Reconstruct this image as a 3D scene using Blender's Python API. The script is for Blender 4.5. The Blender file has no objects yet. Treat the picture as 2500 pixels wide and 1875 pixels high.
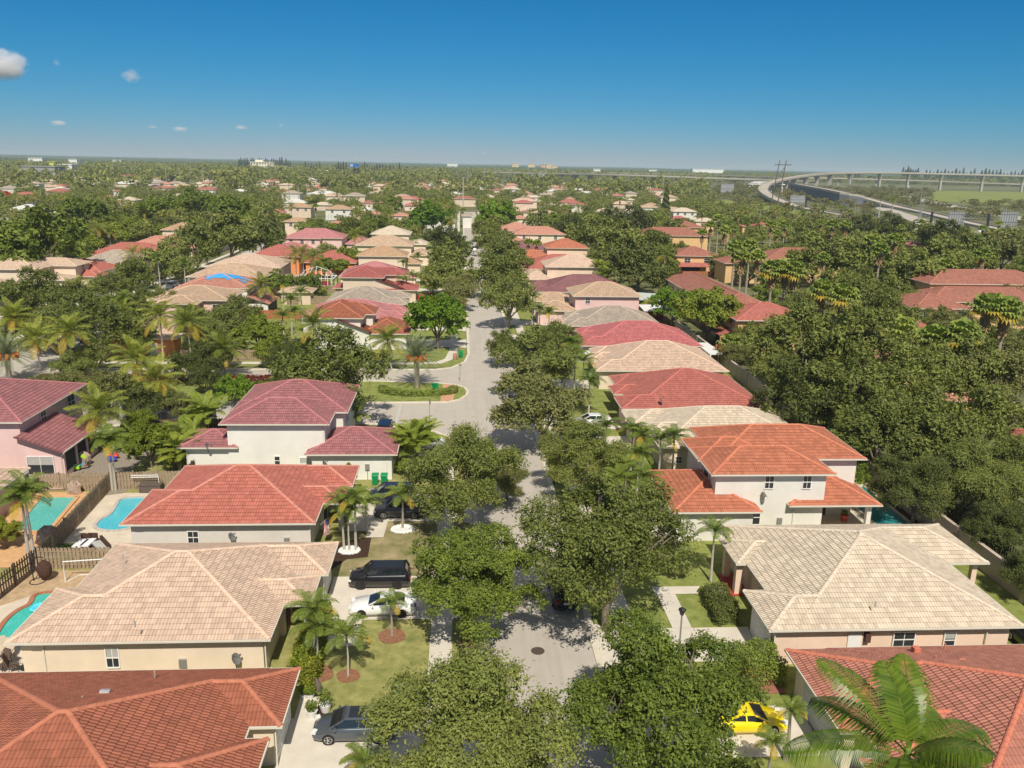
import bpy, math, random
import numpy as np
from mathutils import Vector, Matrix
SC = bpy.context.scene
COL = SC.collection
R = math.radians
rnd = random.Random(7)

# ---------------------------------------------------------------- camera
F, CX, CY, H = 2020.0, 1250.0, 937.5, 31.5
PITCH, ROLL, YAW = R(14.914), R(1.1229), R(3.710)
_f = Vector((math.sin(YAW)*math.cos(PITCH), math.cos(YAW)*math.cos(PITCH), -math.sin(PITCH)))
_r0 = Vector((math.cos(YAW), -math.sin(YAW), 0)); _u0 = _r0.cross(_f)
_r = math.cos(ROLL)*_r0 + math.sin(ROLL)*_u0
_u = -math.sin(ROLL)*_r0 + math.cos(ROLL)*_u0
cam = bpy.data.cameras.new('camera'); camo = bpy.data.objects.new('camera', cam); COL.objects.link(camo)
cam.sensor_width = 36; cam.lens = 36*F/2500; cam.clip_start = 1; cam.clip_end = 60000
m = Matrix((_r, _u, -_f)).transposed().to_4x4(); m.translation = (0, 0, H)
camo.matrix_world = m; SC.camera = camo

def ray(px, py): return _f + _r*((px-CX)/F) - _u*((py-CY)/F)
def at(px, py, z=0.0):            # point of the horizontal plane z seen at (px, py) of the photo
    d = ray(px, py); t = (z-H)/d.z
    return (d.x*t, d.y*t)
def on_y(px, py, y):              # point of the wall plane y=const -> (x, z)
    d = ray(px, py); t = y/d.y
    return (d.x*t, H+d.z*t)
def on_x(px, py, x):
    d = ray(px, py); t = x/d.x
    return (d.y*t, H+d.z*t)
def far(px, D, z=0.0):            # ground place D metres ahead under photo column px
    d = ray(px, 397+(px-1125)*0.0196); t = 1.071*D/(d.x*math.sin(YAW)+d.y*math.cos(YAW))
    return (d.x*t, d.y*t, z)
def ppm(x, y, z=0): return F/max(1, _f.dot(Vector((x, y, z-H))))

# ---------------------------------------------------------------- light
SUN_EL, SUN_AZ = R(50), R(-4)
w = bpy.data.worlds.new('World'); SC.world = w; w.use_nodes = True
nt = w.node_tree; nt.nodes.clear()
out = nt.nodes.new('ShaderNodeOutputWorld'); bg = nt.nodes.new('ShaderNodeBackground'); sky = nt.nodes.new('ShaderNodeTexSky')
sky.sky_type = 'NISHITA'; sky.sun_disc = False; sky.sun_elevation = SUN_EL; sky.sun_rotation = R(180)+SUN_AZ
sky.altitude = 0; sky.air_density = 1.0; sky.dust_density = 0.0; sky.ozone_density = 6.0
bg.inputs['Strength'].default_value = 0.1
sp_ = nt.nodes.new('ShaderNodeSeparateColor'); cb_ = nt.nodes.new('ShaderNodeCombineColor'); nt.links.new(sky.outputs[0], sp_.inputs[0])
for i_, (pw_, k_) in enumerate(((2.2, 0.53), (1.0, 0.485), (0.98, 0.685))):     # deep polarised blue of the photo
    m1 = nt.nodes.new('ShaderNodeMath'); m1.operation = 'MULTIPLY'; m1.inputs[1].default_value = 0.085; nt.links.new(sp_.outputs[i_], m1.inputs[0])
    m2 = nt.nodes.new('ShaderNodeMath'); m2.operation = 'POWER'; m2.inputs[1].default_value = pw_; nt.links.new(m1.outputs[0], m2.inputs[0])
    m3 = nt.nodes.new('ShaderNodeMath'); m3.operation = 'MULTIPLY'; m3.inputs[1].default_value = k_*10; nt.links.new(m2.outputs[0], m3.inputs[0]); nt.links.new(m3.outputs[0], cb_.inputs[i_])
# even pale fill added to the sky above the frame to lift the shadows
tc_ = nt.nodes.new('ShaderNodeTexCoord'); sx_ = nt.nodes.new('ShaderNodeSeparateXYZ'); nt.links.new(tc_.outputs['Generated'], sx_.inputs[0])
mr_ = nt.nodes.new('ShaderNodeMapRange'); mr_.interpolation_type = 'SMOOTHSTEP'; mr_.inputs['From Min'].default_value = 0.26; mr_.inputs['From Max'].default_value = 0.6; nt.links.new(sx_.outputs[2], mr_.inputs['Value'])
mx_ = nt.nodes.new('ShaderNodeMix'); mx_.data_type = 'RGBA'; nt.links.new(mr_.outputs[0], mx_.inputs[0]); nt.links.new(cb_.outputs[0], mx_.inputs[6]); mx_.inputs[7].default_value = (2.1, 2.25, 2.6, 1)
nt.links.new(mx_.outputs[2], bg.inputs['Color'])
nt.links.new(bg.outputs[0], out.inputs[0])
sun = bpy.data.lights.new('sun', 'SUN'); suno = bpy.data.objects.new('sun', sun); COL.objects.link(suno)
sun.energy = 4.2; sun.angle = R(0.53); sun.color = (1.0, 0.92, 0.79)
tosun = Vector((math.sin(-SUN_AZ)*math.cos(SUN_EL), -math.cos(SUN_AZ)*math.cos(SUN_EL), math.sin(SUN_EL)))
suno.rotation_euler = tosun.to_track_quat('Z', 'Y').to_euler()
SC.view_settings.view_transform = 'Standard'; SC.view_settings.look = 'None'; SC.view_settings.exposure = 0.23; SC.view_settings.gamma = 1
SC.cycles.max_bounces = 6; SC.cycles.transparent_max_bounces = 8; SC.cycles.volume_bounces = 4

# ---------------------------------------------------------------- materials
MC = {}
def nmat(name):
    mt = bpy.data.materials.new(name); mt.use_nodes = True
    n = mt.node_tree.nodes; b = n['Principled BSDF']
    return mt, mt.node_tree, b
def pbr(name, col, rough=0.8, metal=0.0, var=0.12, scale=1.5, bump=0.0, bscale=20, spec=0.3, var2=None, alpha=None):
    if name in MC: return MC[name]
    mt, t, b = nmat(name)
    b.inputs['Roughness'].default_value = rough; b.inputs['Metallic'].default_value = metal
    b.inputs['Specular IOR Level'].default_value = spec
    if var > 0:
        tc = t.nodes.new('ShaderNodeTexCoord'); nz = t.nodes.new('ShaderNodeTexNoise'); nz.inputs['Scale'].default_value = scale
        nz.inputs['Detail'].default_value = 6; nz.inputs['Roughness'].default_value = 0.65
        t.links.new(tc.outputs['Object'], nz.inputs['Vector'])
        cr = t.nodes.new('ShaderNodeValToRGB'); cr.color_ramp.elements[0].position = 0.3; cr.color_ramp.elements[1].position = 0.7
        c2 = var2 or [min(1, c*(1+var)) for c in col]; c1 = [c*(1-var) for c in col]
        cr.color_ramp.elements[0].color = (*c1, 1); cr.color_ramp.elements[1].color = (*c2, 1)
        t.links.new(nz.outputs[0], cr.inputs[0]); t.links.new(cr.outputs[0], b.inputs['Base Color'])
    else: b.inputs['Base Color'].default_value = (*col, 1)
    if bump > 0:
        tc2 = t.nodes.new('ShaderNodeTexCoord'); n2 = t.nodes.new('ShaderNodeTexNoise'); n2.inputs['Scale'].default_value = bscale; n2.inputs['Detail'].default_value = 4
        bp = t.nodes.new('ShaderNodeBump'); bp.inputs['Strength'].default_value = bump; bp.inputs['Distance'].default_value = 0.05
        t.links.new(tc2.outputs['Object'], n2.inputs['Vector']); t.links.new(n2.outputs[0], bp.inputs['Height']); t.links.new(bp.outputs[0], b.inputs['Normal'])
    MC[name] = mt; return mt
def math_n(t, op, a, b=None, c=None):
    n = t.nodes.new('ShaderNodeMath'); n.operation = op
    for i, v in enumerate((a, b, c)):
        if v is None: continue
        if isinstance(v, (int, float)): n.inputs[i].default_value = v
        else: t.links.new(v, n.inputs[i])
    return n.outputs[0]
def mixc(t, fac, a, b, mode='MIX'):
    n = t.nodes.new('ShaderNodeMix'); n.data_type = 'RGBA'; n.blend_type = mode
    for s, v in ((n.inputs[0], fac), (n.inputs[6], a), (n.inputs[7], b)):
        if isinstance(v, (int, float)): s.default_value = v
        elif isinstance(v, tuple): s.default_value = (*v, 1) if len(v) == 3 else v
        else: t.links.new(v, s)
    return n.outputs[2]
def tile_mat(name, col, stain=(0.2, 0.13, 0.1), stain_amt=0.35, var=0.16, rows=False, pitch=0.21, row=0.42, light=None):
    """barrel tile roof: u along the eave, v up the slope, in metres"""
    if name in MC: return MC[name]
    mt, t, b = nmat(name); b.inputs['Roughness'].default_value = 0.82; b.inputs['Specular IOR Level'].default_value = 0.25
    uv = t.nodes.new('ShaderNodeUVMap'); uv.uv_map = 'UVMap'; sp = t.nodes.new('ShaderNodeSeparateXYZ'); t.links.new(uv.outputs[0], sp.inputs[0])
    u, v = sp.outputs[0], sp.outputs[1]
    # one tile each
    tu = math_n(t, 'FLOOR', math_n(t, 'DIVIDE', u, pitch*1.5)); tv = math_n(t, 'FLOOR', math_n(t, 'DIVIDE', v, row))
    cv = t.nodes.new('ShaderNodeCombineXYZ'); t.links.new(tu, cv.inputs[0]); t.links.new(tv, cv.inputs[1])
    wn = t.nodes.new('ShaderNodeTexWhiteNoise'); wn.noise_dimensions = '3D'; t.links.new(cv.outputs[0], wn.inputs['Vector'])
    c1 = tuple(c*(1-var) for c in col); c2 = tuple(min(0.95, c*(1+var)) for c in (light or col))
    base = mixc(t, wn.outputs[0], c1, c2)
    tc = t.nodes.new('ShaderNodeTexCoord')
    nz = t.nodes.new('ShaderNodeTexNoise'); nz.inputs['Scale'].default_value = 0.45; nz.inputs['Detail'].default_value = 8; nz.inputs['Roughness'].default_value = 0.7
    t.links.new(tc.outputs['Object'], nz.inputs['Vector'])
    cr = t.nodes.new('ShaderNodeValToRGB'); cr.color_ramp.elements[0].position = 0.48; cr.color_ramp.elements[1].position = 0.75
    t.links.new(nz.outputs[0], cr.inputs[0])
    fac = math_n(t, 'MULTIPLY', cr.outputs[0], stain_amt)
    base = mixc(t, fac, base, tuple(stain))
    # streaks of age down the slope
    cs = t.nodes.new('ShaderNodeCombineXYZ'); t.links.new(math_n(t, 'MULTIPLY', u, 2.2), cs.inputs[0]); t.links.new(math_n(t, 'MULTIPLY', v, 0.35), cs.inputs[1])
    n3 = t.nodes.new('ShaderNodeTexNoise'); n3.inputs['Scale'].default_value = 1.3; n3.inputs['Detail'].default_value = 5; t.links.new(cs.outputs[0], n3.inputs['Vector'])
    c3 = t.nodes.new('ShaderNodeValToRGB'); c3.color_ramp.elements[0].position = 0.45; c3.color_ramp.elements[1].position = 0.8; t.links.new(n3.outputs[0], c3.inputs[0])
    base = mixc(t, math_n(t, 'MULTIPLY', c3.outputs[0], stain_amt*0.8), base, tuple(stain))
    ph = math_n(t, 'ABSOLUTE', math_n(t, 'SINE', math_n(t, 'MULTIPLY', u, math.pi/pitch)))
    # darker where two barrels meet
    groove = math_n(t, 'LESS_THAN', ph, 0.22)
    base = mixc(t, math_n(t, 'MULTIPLY', groove, 0.28), base, tuple(c*0.35 for c in col))
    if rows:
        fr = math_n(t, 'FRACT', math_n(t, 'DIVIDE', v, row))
        ln = math_n(t, 'LESS_THAN', fr, 0.13)  # shadow gap under each course, painted as a dark line
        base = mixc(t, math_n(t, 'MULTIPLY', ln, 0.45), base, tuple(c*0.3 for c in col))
    t.links.new(base, b.inputs['Base Color'])
    bp = t.nodes.new('ShaderNodeBump'); bp.inputs['Strength'].default_value = 0.8; bp.inputs['Distance'].default_value = 0.06
    t.links.new(ph, bp.inputs['Height']); t.links.new(bp.outputs[0], b.inputs['Normal'])
    MC[name] = mt; return mt
def leaf_mat(name, c1, c2, rough=0.55, trans=0.25, scale=0.9):
    if name in MC: return MC[name]
    mt, t, b = nmat(name)
    b.inputs['Roughness'].default_value = rough; b.inputs['Specular IOR Level'].default_value = 0.22
    tc = t.nodes.new('ShaderNodeTexCoord'); nz = t.nodes.new('ShaderNodeTexNoise'); nz.inputs['Scale'].default_value = scale; nz.inputs['Detail'].default_value = 3
    t.links.new(tc.outputs['Object'], nz.inputs['Vector'])
    geo = t.nodes.new('ShaderNodeNewGeometry')
    oi = t.nodes.new('ShaderNodeObjectInfo')
    f = math_n(t, 'ADD', math_n(t, 'MULTIPLY', nz.outputs[0], 1.1), math_n(t, 'MULTIPLY', geo.outputs['Random Per Island'], 0.55))
    f = math_n(t, 'ADD', f, math_n(t, 'MULTIPLY', oi.outputs['Random'], 0.35)); f = math_n(t, 'SUBTRACT', f, 0.55)
    cl = t.nodes.new('ShaderNodeClamp'); t.links.new(f, cl.inputs[0])
    base = mixc(t, cl.outputs[0], tuple(c1), tuple(c2))
    t.links.new(base, b.inputs['Base Color'])
    tr = t.nodes.new('ShaderNodeBsdfTranslucent'); t.links.new(mixc(t, 1.0, base, (1.25, 1.35, 0.55), 'MULTIPLY'), tr.inputs['Color'])
    mx = t.nodes.new('ShaderNodeMixShader'); mx.inputs[0].default_value = trans
    t.links.new(b.outputs[0], mx.inputs[1]); t.links.new(tr.outputs[0], mx.inputs[2])
    t.links.new(mx.outputs[0], t.nodes['Material Output'].inputs['Surface'])
    MC[name] = mt; return mt

# ---------------------------------------------------------------- mesh building
class MB:
    def __init__(s): s.v = []; s.f = []; s.uv = {}; s.mi = []
    def add(s, vs, fs, mi=0):
        o = len(s.v); s.v += [tuple(v) for v in vs]
        for f in fs: s.f.append(tuple(i+o for i in f)); s.mi.append(mi)
        return s
    def quad(s, a, b, c, d, mi=0, uv=None):
        s.add([a, b, c, d], [(0, 1, 2, 3)], mi)
        if uv: s.uv[len(s.f)-1] = uv
        return s
    def poly(s, pts, z=None, mi=0):
        vs = [(p[0], p[1], z if z is not None else p[2]) for p in pts]
        a = sum(vs[i-1][0]*vs[i][1]-vs[i][0]*vs[i-1][1] for i in range(len(vs)))
        if a < 0 and z is not None: vs = vs[::-1]
        s.add(vs, [tuple(range(len(vs)))], mi); return s
    def prism(s, pts, z0, z1, mi=0):
        a = sum(pts[i-1][0]*pts[i][1]-pts[i][0]*pts[i-1][1] for i in range(len(pts)))
        if a < 0: pts = pts[::-1]
        n = len(pts); vs = [(p[0], p[1], z0) for p in pts]+[(p[0], p[1], z1) for p in pts]
        fs = [tuple(range(n, 2*n)), tuple(range(n-1, -1, -1))]+[(i, (i+1) % n, n+(i+1) % n, n+i) for i in range(n)]
        return s.add(vs, fs, mi)
    def box(s, x0, x1, y0, y1, z0, z1, mi=0):
        return s.add([(x0,y0,z0),(x1,y0,z0),(x1,y1,z0),(x0,y1,z0),(x0,y0,z1),(x1,y0,z1),(x1,y1,z1),(x0,y1,z1)],
                     [(0,3,2,1),(4,5,6,7),(0,1,5,4),(1,2,6,5),(2,3,7,6),(3,0,4,7)], mi)
    def obox(s, c, sz, rz=0, mi=0, ry=0):
        M = Matrix.Translation(c) @ Matrix.Rotation(rz, 4, 'Z') @ Matrix.Rotation(ry, 4, 'Y'); a, b, d = sz[0]/2, sz[1]/2, sz[2]/2
        vs = [M @ Vector(p) for p in ((-a,-b,-d),(a,-b,-d),(a,b,-d),(-a,b,-d),(-a,-b,d),(a,-b,d),(a,b,d),(-a,b,d))]
        return s.add(vs, [(0,3,2,1),(4,5,6,7),(0,1,5,4),(1,2,6,5),(2,3,7,6),(3,0,4,7)], mi)
    def bar(s, p, q, w, h=None, mi=0):
        p, q = Vector(p), Vector(q); h = h or w; d = (q-p); 
        if d.length < 1e-6: return s
        d.normalize(); up = Vector((0, 0, 1)) if abs(d.z) < 0.95 else Vector((0, 1, 0))
        a = d.cross(up).normalized()*w/2; b = a.cross(d).normalized()*h/2
        vs = [p-a-b, p+a-b, p+a+b, p-a+b, q-a-b, q+a-b, q+a+b, q-a+b]
        return s.add(vs, [(0,1,2,3),(7,6,5,4),(0,4,5,1),(1,5,6,2),(2,6,7,3),(3,7,4,0)], mi)
    def tube(s, pts, rad, n=8, cap=True, mi=0):
        pts = [Vector(p) for p in pts]; o = len(s.v); k = len(pts)
        rs = rad if isinstance(rad, (list, tuple)) else [rad]*k
        up = Vector((0.13, 0.31, 0.94))
        for i, p in enumerate(pts):
            d = (pts[min(i+1, k-1)]-pts[max(i-1, 0)]).normalized()
            a = d.cross(up if abs(d.dot(up)) < 0.95 else Vector((1, 0, 0))).normalized(); b = d.cross(a)
            for j in range(n):
                t = 2*math.pi*j/n; s.v.append(tuple(p+a*math.cos(t)*rs[i]+b*math.sin(t)*rs[i]))
        for i in range(k-1):
            for j in range(n):
                s.f.append((o+i*n+j, o+i*n+(j+1) % n, o+(i+1)*n+(j+1) % n, o+(i+1)*n+j)); s.mi.append(mi)
        if cap:
            s.f.append(tuple(o+j for j in range(n-1, -1, -1))); s.mi.append(mi)
            s.f.append(tuple(o+(k-1)*n+j for j in range(n))); s.mi.append(mi)
        return s
    def lathe(s, c, prof, n=16, mi=0):
        o = len(s.v)
        for r_, z in prof:
            for j in range(n):
                t = 2*math.pi*j/n; s.v.append((c[0]+r_*math.cos(t), c[1]+r_*math.sin(t), c[2]+z))
        for i in range(len(prof)-1):
            for j in range(n): s.f.append((o+i*n+j, o+i*n+(j+1) % n, o+(i+1)*n+(j+1) % n, o+(i+1)*n+j)); s.mi.append(mi)
        s.f.append(tuple(o+(len(prof)-1)*n+j for j in range(n))); s.mi.append(mi)
        s.f.append(tuple(o+j for j in range(n-1, -1, -1))); s.mi.append(mi)
        return s
    def blob(s, c, rx, ry, rz, nu=10, nv=7, jit=0.0, seed=0, mi=0):
        rr = random.Random(seed); o = len(s.v)
        for i in range(nv+1):
            th = math.pi*i/nv
            for j in range(nu):
                ph = 2*math.pi*j/nu; k = 1+(rr.random()-0.5)*jit
                s.v.append((c[0]+rx*k*math.sin(th)*math.cos(ph), c[1]+ry*k*math.sin(th)*math.sin(ph), c[2]+rz*k*math.cos(th)))
        for i in range(nv):
            for j in range(nu): s.f.append((o+i*nu+j, o+(i+1)*nu+j, o+(i+1)*nu+(j+1) % nu, o+i*nu+(j+1) % nu)); s.mi.append(mi)
        return s
    def build(s, name, mats, parent=None, org=(0, 0, 0), smooth=False):
        me = bpy.data.meshes.new(name)
        if any(org): vs = [(v[0]-org[0], v[1]-org[1], v[2]-org[2]) for v in s.v]
        else: vs = s.v
        me.from_pydata(vs, [], s.f)
        if not isinstance(mats, (list, tuple)): mats = [mats]
        for mm in mats: me.materials.append(mm)
        if len(mats) > 1: me.polygons.foreach_set('material_index', s.mi)
        if s.uv:
            ul = me.uv_layers.new(name='UVMap')
            for fi, uvs in s.uv.items():
                p = me.polygons[fi]
                for k, li in enumerate(p.loop_indices): ul.data[li].uv = uvs[k % len(uvs)]
        if smooth: me.polygons.foreach_set('use_smooth', [True]*len(me.polygons))
        me.update()
        o = bpy.data.objects.new(name, me); COL.objects.link(o)
        if parent: o.parent = parent
        return o
def empty(name, loc, rz=0):
    e = bpy.data.objects.new(name, None); e.empty_display_size = 0.3; COL.objects.link(e); e.location = loc; e.rotation_euler = (0, 0, rz); return e
USED = {}
def tag(o, label, cat, group=None):
    o['label'] = label; o['category'] = cat
    if group: o['group'] = group
    USED.setdefault(label, []).append(o.name)
    return o
def struct(o, kind='structure'): o['kind'] = kind; return o
def dup(root, loc, rz=None, scale=None, parent=None):
    c = root.copy(); COL.objects.link(c); c.parent = parent
    if parent is None:
        c.location = loc
        if rz is not None: c.rotation_euler = (0, 0, rz)
        if scale is not None: c.scale = scale if not isinstance(scale, (int, float)) else (scale,)*3
    for ch in KIDS.get(root.name, root.children): 
        dup(ch, None, parent=c)
    return c
KIDS = {}
class Thing:
    """an Empty at the base; parts are written in world coordinates"""
    def __init__(s, name, loc, label, cat, group=None):
        s.o = Vector((*loc, 0)) if len(loc) == 2 else Vector(loc)
        s.r = empty(name, s.o); tag(s.r, label, cat, group)
    def part(s, name, mb, mats, parent=None, smooth=False, label=None):
        p = mb.build(name, mats, parent or s.r, s.o, smooth)
        if label: p['label'] = label
        return p
def single(name, mb, mats, label, cat, group=None, smooth=False, org=None):
    if org is None:
        xs = [v[0] for v in mb.v]; ys = [v[1] for v in mb.v]; zs = [v[2] for v in mb.v]
        org = ((min(xs)+max(xs))/2, (min(ys)+max(ys))/2, min(zs))
    o = mb.build(name, mats, None, org, smooth); o.location = org
    return tag(o, label, cat, group)
# ---------------------------------------------------------------- ground, roads, paving
GRASS = pbr('grass', (0.25, 0.27, 0.075), 0.95, var=0.35, scale=1.1, bump=0.6, bscale=9, var2=(0.37, 0.35, 0.13))
GRASS2 = pbr('grass_green', (0.18, 0.24, 0.05), 0.95, var=0.3, scale=1.1, bump=0.6, bscale=9, var2=(0.30, 0.32, 0.09))
PATCHY = pbr('grass_patchy', (0.16, 0.18, 0.045), 0.95, var=0.2, scale=0.5, bump=0.6, bscale=9, var2=(0.42, 0.33, 0.2))
SOIL = pbr('soil_ground', (0.10, 0.12, 0.04), 1.0, var=0.35, scale=0.06, var2=(0.22, 0.22, 0.10))
def asphalt_mat():
    mt, t, b = nmat('asphalt'); b.inputs['Roughness'].default_value = 0.9
    tc = t.nodes.new('ShaderNodeTexCoord')
    n1 = t.nodes.new('ShaderNodeTexNoise'); n1.inputs['Scale'].default_value = 0.35; n1.inputs['Detail'].default_value = 8; n1.inputs['Roughness'].default_value = .7
    n2 = t.nodes.new('ShaderNodeTexNoise'); n2.inputs['Scale'].default_value = 14; n2.inputs['Detail'].default_value = 3
    t.links.new(tc.outputs['Object'], n1.inputs['Vector']); t.links.new(tc.outputs['Object'], n2.inputs['Vector'])
    a = mixc(t, n1.outputs[0], (0.40, 0.365, 0.315), (0.56, 0.51, 0.445)); a = mixc(t, math_n(t, 'MULTIPLY', n2.outputs[0], 0.22), a, (0.27, 0.245, 0.215))
    mp = t.nodes.new('ShaderNodeMapping'); mp.inputs['Scale'].default_value = (1.1, .05, 1); t.links.new(tc.outputs['Object'], mp.inputs[0])
    n4 = t.nodes.new('ShaderNodeTexNoise'); n4.inputs['Scale'].default_value = 1.0; n4.inputs['Detail'].default_value = 3; t.links.new(mp.outputs[0], n4.inputs['Vector'])
    c4 = t.nodes.new('ShaderNodeValToRGB'); c4.color_ramp.elements[0].position = .5; c4.color_ramp.elements[1].position = .72; t.links.new(n4.outputs[0], c4.inputs[0])
    a = mixc(t, math_n(t, 'MULTIPLY', c4.outputs[0], .3), a, (.30, .27, .235))
    n5 = t.nodes.new('ShaderNodeTexNoise'); n5.inputs['Scale'].default_value = .9; n5.inputs['Detail'].default_value = 2; t.links.new(tc.outputs['Object'], n5.inputs['Vector'])
    a = mixc(t, math_n(t, 'MULTIPLY', math_n(t, 'GREATER_THAN', n5.outputs[0], .71), .35), a, (.2, .18, .16))
    t.links.new(a, b.inputs['Base Color']); return mt
ASPH = asphalt_mat()
CONC = pbr('concrete', (0.62, 0.57, 0.49), 0.85, var=0.1, scale=0.6, bump=0.15, bscale=12)
CONC2 = pbr('kerb_concrete', (0.63, 0.58, 0.48), 0.85, var=0.12, scale=0.9)
DECK = pbr('pool_deck_stone', (0.62, 0.54, 0.43), 0.85, var=0.14, scale=0.8)
MULCH = pbr('mulch', (0.055, 0.03, 0.02), 1.0, var=0.4, scale=6, bump=0.8, bscale=18)
REDMULCH = pbr('red_mulch', (0.27, 0.13, 0.075), 1.0, var=0.35, scale=5, bump=0.6, bscale=18)
SAND = pbr('sandy_soil', (0.46, 0.33, 0.2), 0.95, var=0.25, scale=1.6, bump=0.3, bscale=10)
GRAVEL = pbr('gravel', (0.28, 0.24, 0.19), 0.95, var=0.35, scale=5, bump=0.5, bscale=25)

def ringgrid():      # one sheet out to the horizon
    mb = MB(); rs = [0, 60, 150, 400, 1000, 2500, 6000, 12000]; n = 48
    mb.v.append((0, 0, -0.02))
    for r_ in rs[1:]:
        for j in range(n): t = 2*math.pi*j/n; mb.v.append((r_*math.cos(t), r_*math.sin(t), -0.02))
    for j in range(n): mb.f.append((0, 1+j, 1+(j+1) % n)); mb.mi.append(0)
    for i in range(len(rs)-2):
        for j in range(n): a = 1+i*n; b = a+n; mb.f.append((a+j, b+j, b+(j+1) % n, a+(j+1) % n)); mb.mi.append(0)
    return mb
struct(ringgrid().build('ground', SOIL))
def sheet(name, polys, z, mat):
    mb = MB()
    for p in polys:
        if len(p) == 4 and not isinstance(p[0], (tuple, list)): x0, x1, y0, y1 = p; p = [(x0, y0), (x1, y0), (x1, y1), (x0, y1)]
        mb.poly(p, z)
    return struct(mb.build(name, mat))
def arc(cx, cy, r, a0, a1, n=8): return [(cx+r*math.cos(R(a0+(a1-a0)*i/n)), cy+r*math.sin(R(a0+(a1-a0)*i/n))) for i in range(n+1)]
# lawns (each lot its own sheet)
sheet('lawn', [(-40, 1.2, 5, 95.5)], 0.0, GRASS)
sheet('front_lawn', [(8.9, 42.6, 5, 360)], 0.0, GRASS2)
sheet('far_lawn', [(-60, 1.1, 128.5, 380)], 0.0, GRASS2)
sheet('garden_soil', [(-60, -34.1, 78, 95)], 0.006, GRAVEL)
sheet('patchy_lawn', [(-9.6, -2.1, 59.3, 69.4)], 0.006, PATCHY)
# streets
main = [(1.55, -30), (9.05, -30), (9.05, 560), (1.55, 560), (1.55, 137), (0.9, 131.5)]+[(-1.2, 127.6), (-4, 126.3), (-60, 126), (-75, 126), (-75, 97.6)]+[(-10.5, 98.6), (-6.2, 97.6), (-3, 95.7), (-0.8, 93), (0.8, 89.4), (1.55, 84)]
sheet('street', [main, (-75, -62.5, 126, 420), [(-62.5,380),(-62.5,372),(1.55,372),(1.55,380)]], 0.012, ASPH)
sheet('side_street', [[(-108, 318), (-60, 318), (-60, 310), (-108, 310)], (44.5, 230, 268, 276), (106, 114, 60, 150)], 0.008, ASPH)
# kerb and gutter strips: real low steps
def kerb(name, pts, w=0.42, h=0.11):
    mb = MB(); n = len(pts)
    for i in range(n-1):
        p, q = Vector((*pts[i], 0)), Vector((*pts[i+1], 0)); d = (q-p).normalized(); a = Vector((-d.y, d.x, 0))*w/2
        e = d*0.02
        mb.add([p-a-e, q-a+e, q+a+e, p+a-e, p-a-e+Vector((0,0,h)), q-a+e+Vector((0,0,h)), q+a+e+Vector((0,0,h)), p+a-e+Vector((0,0,h))],
               [(4,5,6,7),(0,1,5,4),(1,2,6,5),(2,3,7,6),(3,0,4,7)])
    return struct(mb.build(name, CONC2))
kerb('kerb', [(9.2, -20), (9.2, 560)], 0.5)
kerb('kerb', [(1.4, -20), (1.4, 84), (0.65, 89.2), (-0.95, 92.8), (-3.1, 95.5), (-6.3, 97.4), (-10.6, 98.45), (-62.6, 97.5)], 0.45)
kerb('kerb', [(1.4, 560), (1.4, 380.4)], .45); kerb('kerb', [(1.4, 371.6), (1.4, 137), (0.75, 131.6), (-1.3, 127.8), (-4, 126.5), (-62.3, 126.2), (-62.3, 371)], 0.45)
# planted middle of the boulevard
med = [(-60, 107.9), (-10.1, 107.9), (-1.6, 108.2)]+[(0.0, 109.5), (0.9, 111.5), (1.1, 113.6), (0.6, 115.9), (-0.9, 117.4), (-3.4, 118.2)]+[(-13, 119.2), (-60, 119.4)]
sheet('median_lawn', [med], 0.07, GRASS2)
kerb('kerb', med+[med[0]], 0.4, 0.13)
sheet('brick_crossing', [[(-2.7, 108.3), (-0.95, 108.9), (-0.6, 117.0), (-2.5, 117.6)]], 0.076, pbr('pink_pavers', (0.55, 0.3, 0.19), 0.9, var=0.12, scale=3))
# pavements
SW = 1.5
pav = [(-2.0, -0.45, -20, 86)]
mbp = MB()
def strip(mb, pts, w, z):
    for i in range(len(pts)-1):
        p, q = Vector((*pts[i], z)), Vector((*pts[i+1], z)); d = (q-p).normalized(); a = Vector((-d.y, d.x, 0))*w/2
        p2 = Vector((*pts[i-1], z)) if i else None; mb_l = [p-a, q-a, q+a, p+a]
        mb.add(mb_l, [(0, 1, 2, 3)])
def smooth_strip(mb, pts, w, z):
    L, Rr = [], []
    for i, p in enumerate(pts):
        a = Vector(pts[max(0, i-1)]); b = Vector(pts[min(len(pts)-1, i+1)]); d = (b-a).normalized(); nrm = Vector((-d.y, d.x))*w/2
        L.append((p[0]+nrm.x, p[1]+nrm.y, z)); Rr.append((p[0]-nrm.x, p[1]-nrm.y, z))
    for i in range(len(pts)-1): mb.add([Rr[i], Rr[i+1], L[i+1], L[i]], [(0, 1, 2, 3)])
mb = MB(); smooth_strip(mb, [(-1.25, -20), (-1.25, 80), (-1.6, 86), (-3.1, 91.0), (-5.2, 93.6), (-8, 95.2), (-12, 96.0), (-62, 95.8)], SW, 0.03)
struct(mb.build('pavement', CONC))
mb = MB(); smooth_strip(mb, [(11.7, -20), (11.7, 560)], SW, 0.03); struct(mb.build('pavement', CONC))
mb = MB(); smooth_strip(mb, [(-1.2, 560), (-1.2, 140), (-1.8, 134), (-3.4, 131.3), (-7, 130.6), (-60, 130.4)], SW, 0.03); struct(mb.build('pavement', CONC))
mb = MB(); smooth_strip(mb, [(-59, 134), (-59.5, 360)], SW, 0.03); smooth_strip(mb, [(-78, 121), (-78.5, 420)], SW, 0.03); struct(mb.build('pavement', CONC))
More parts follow.
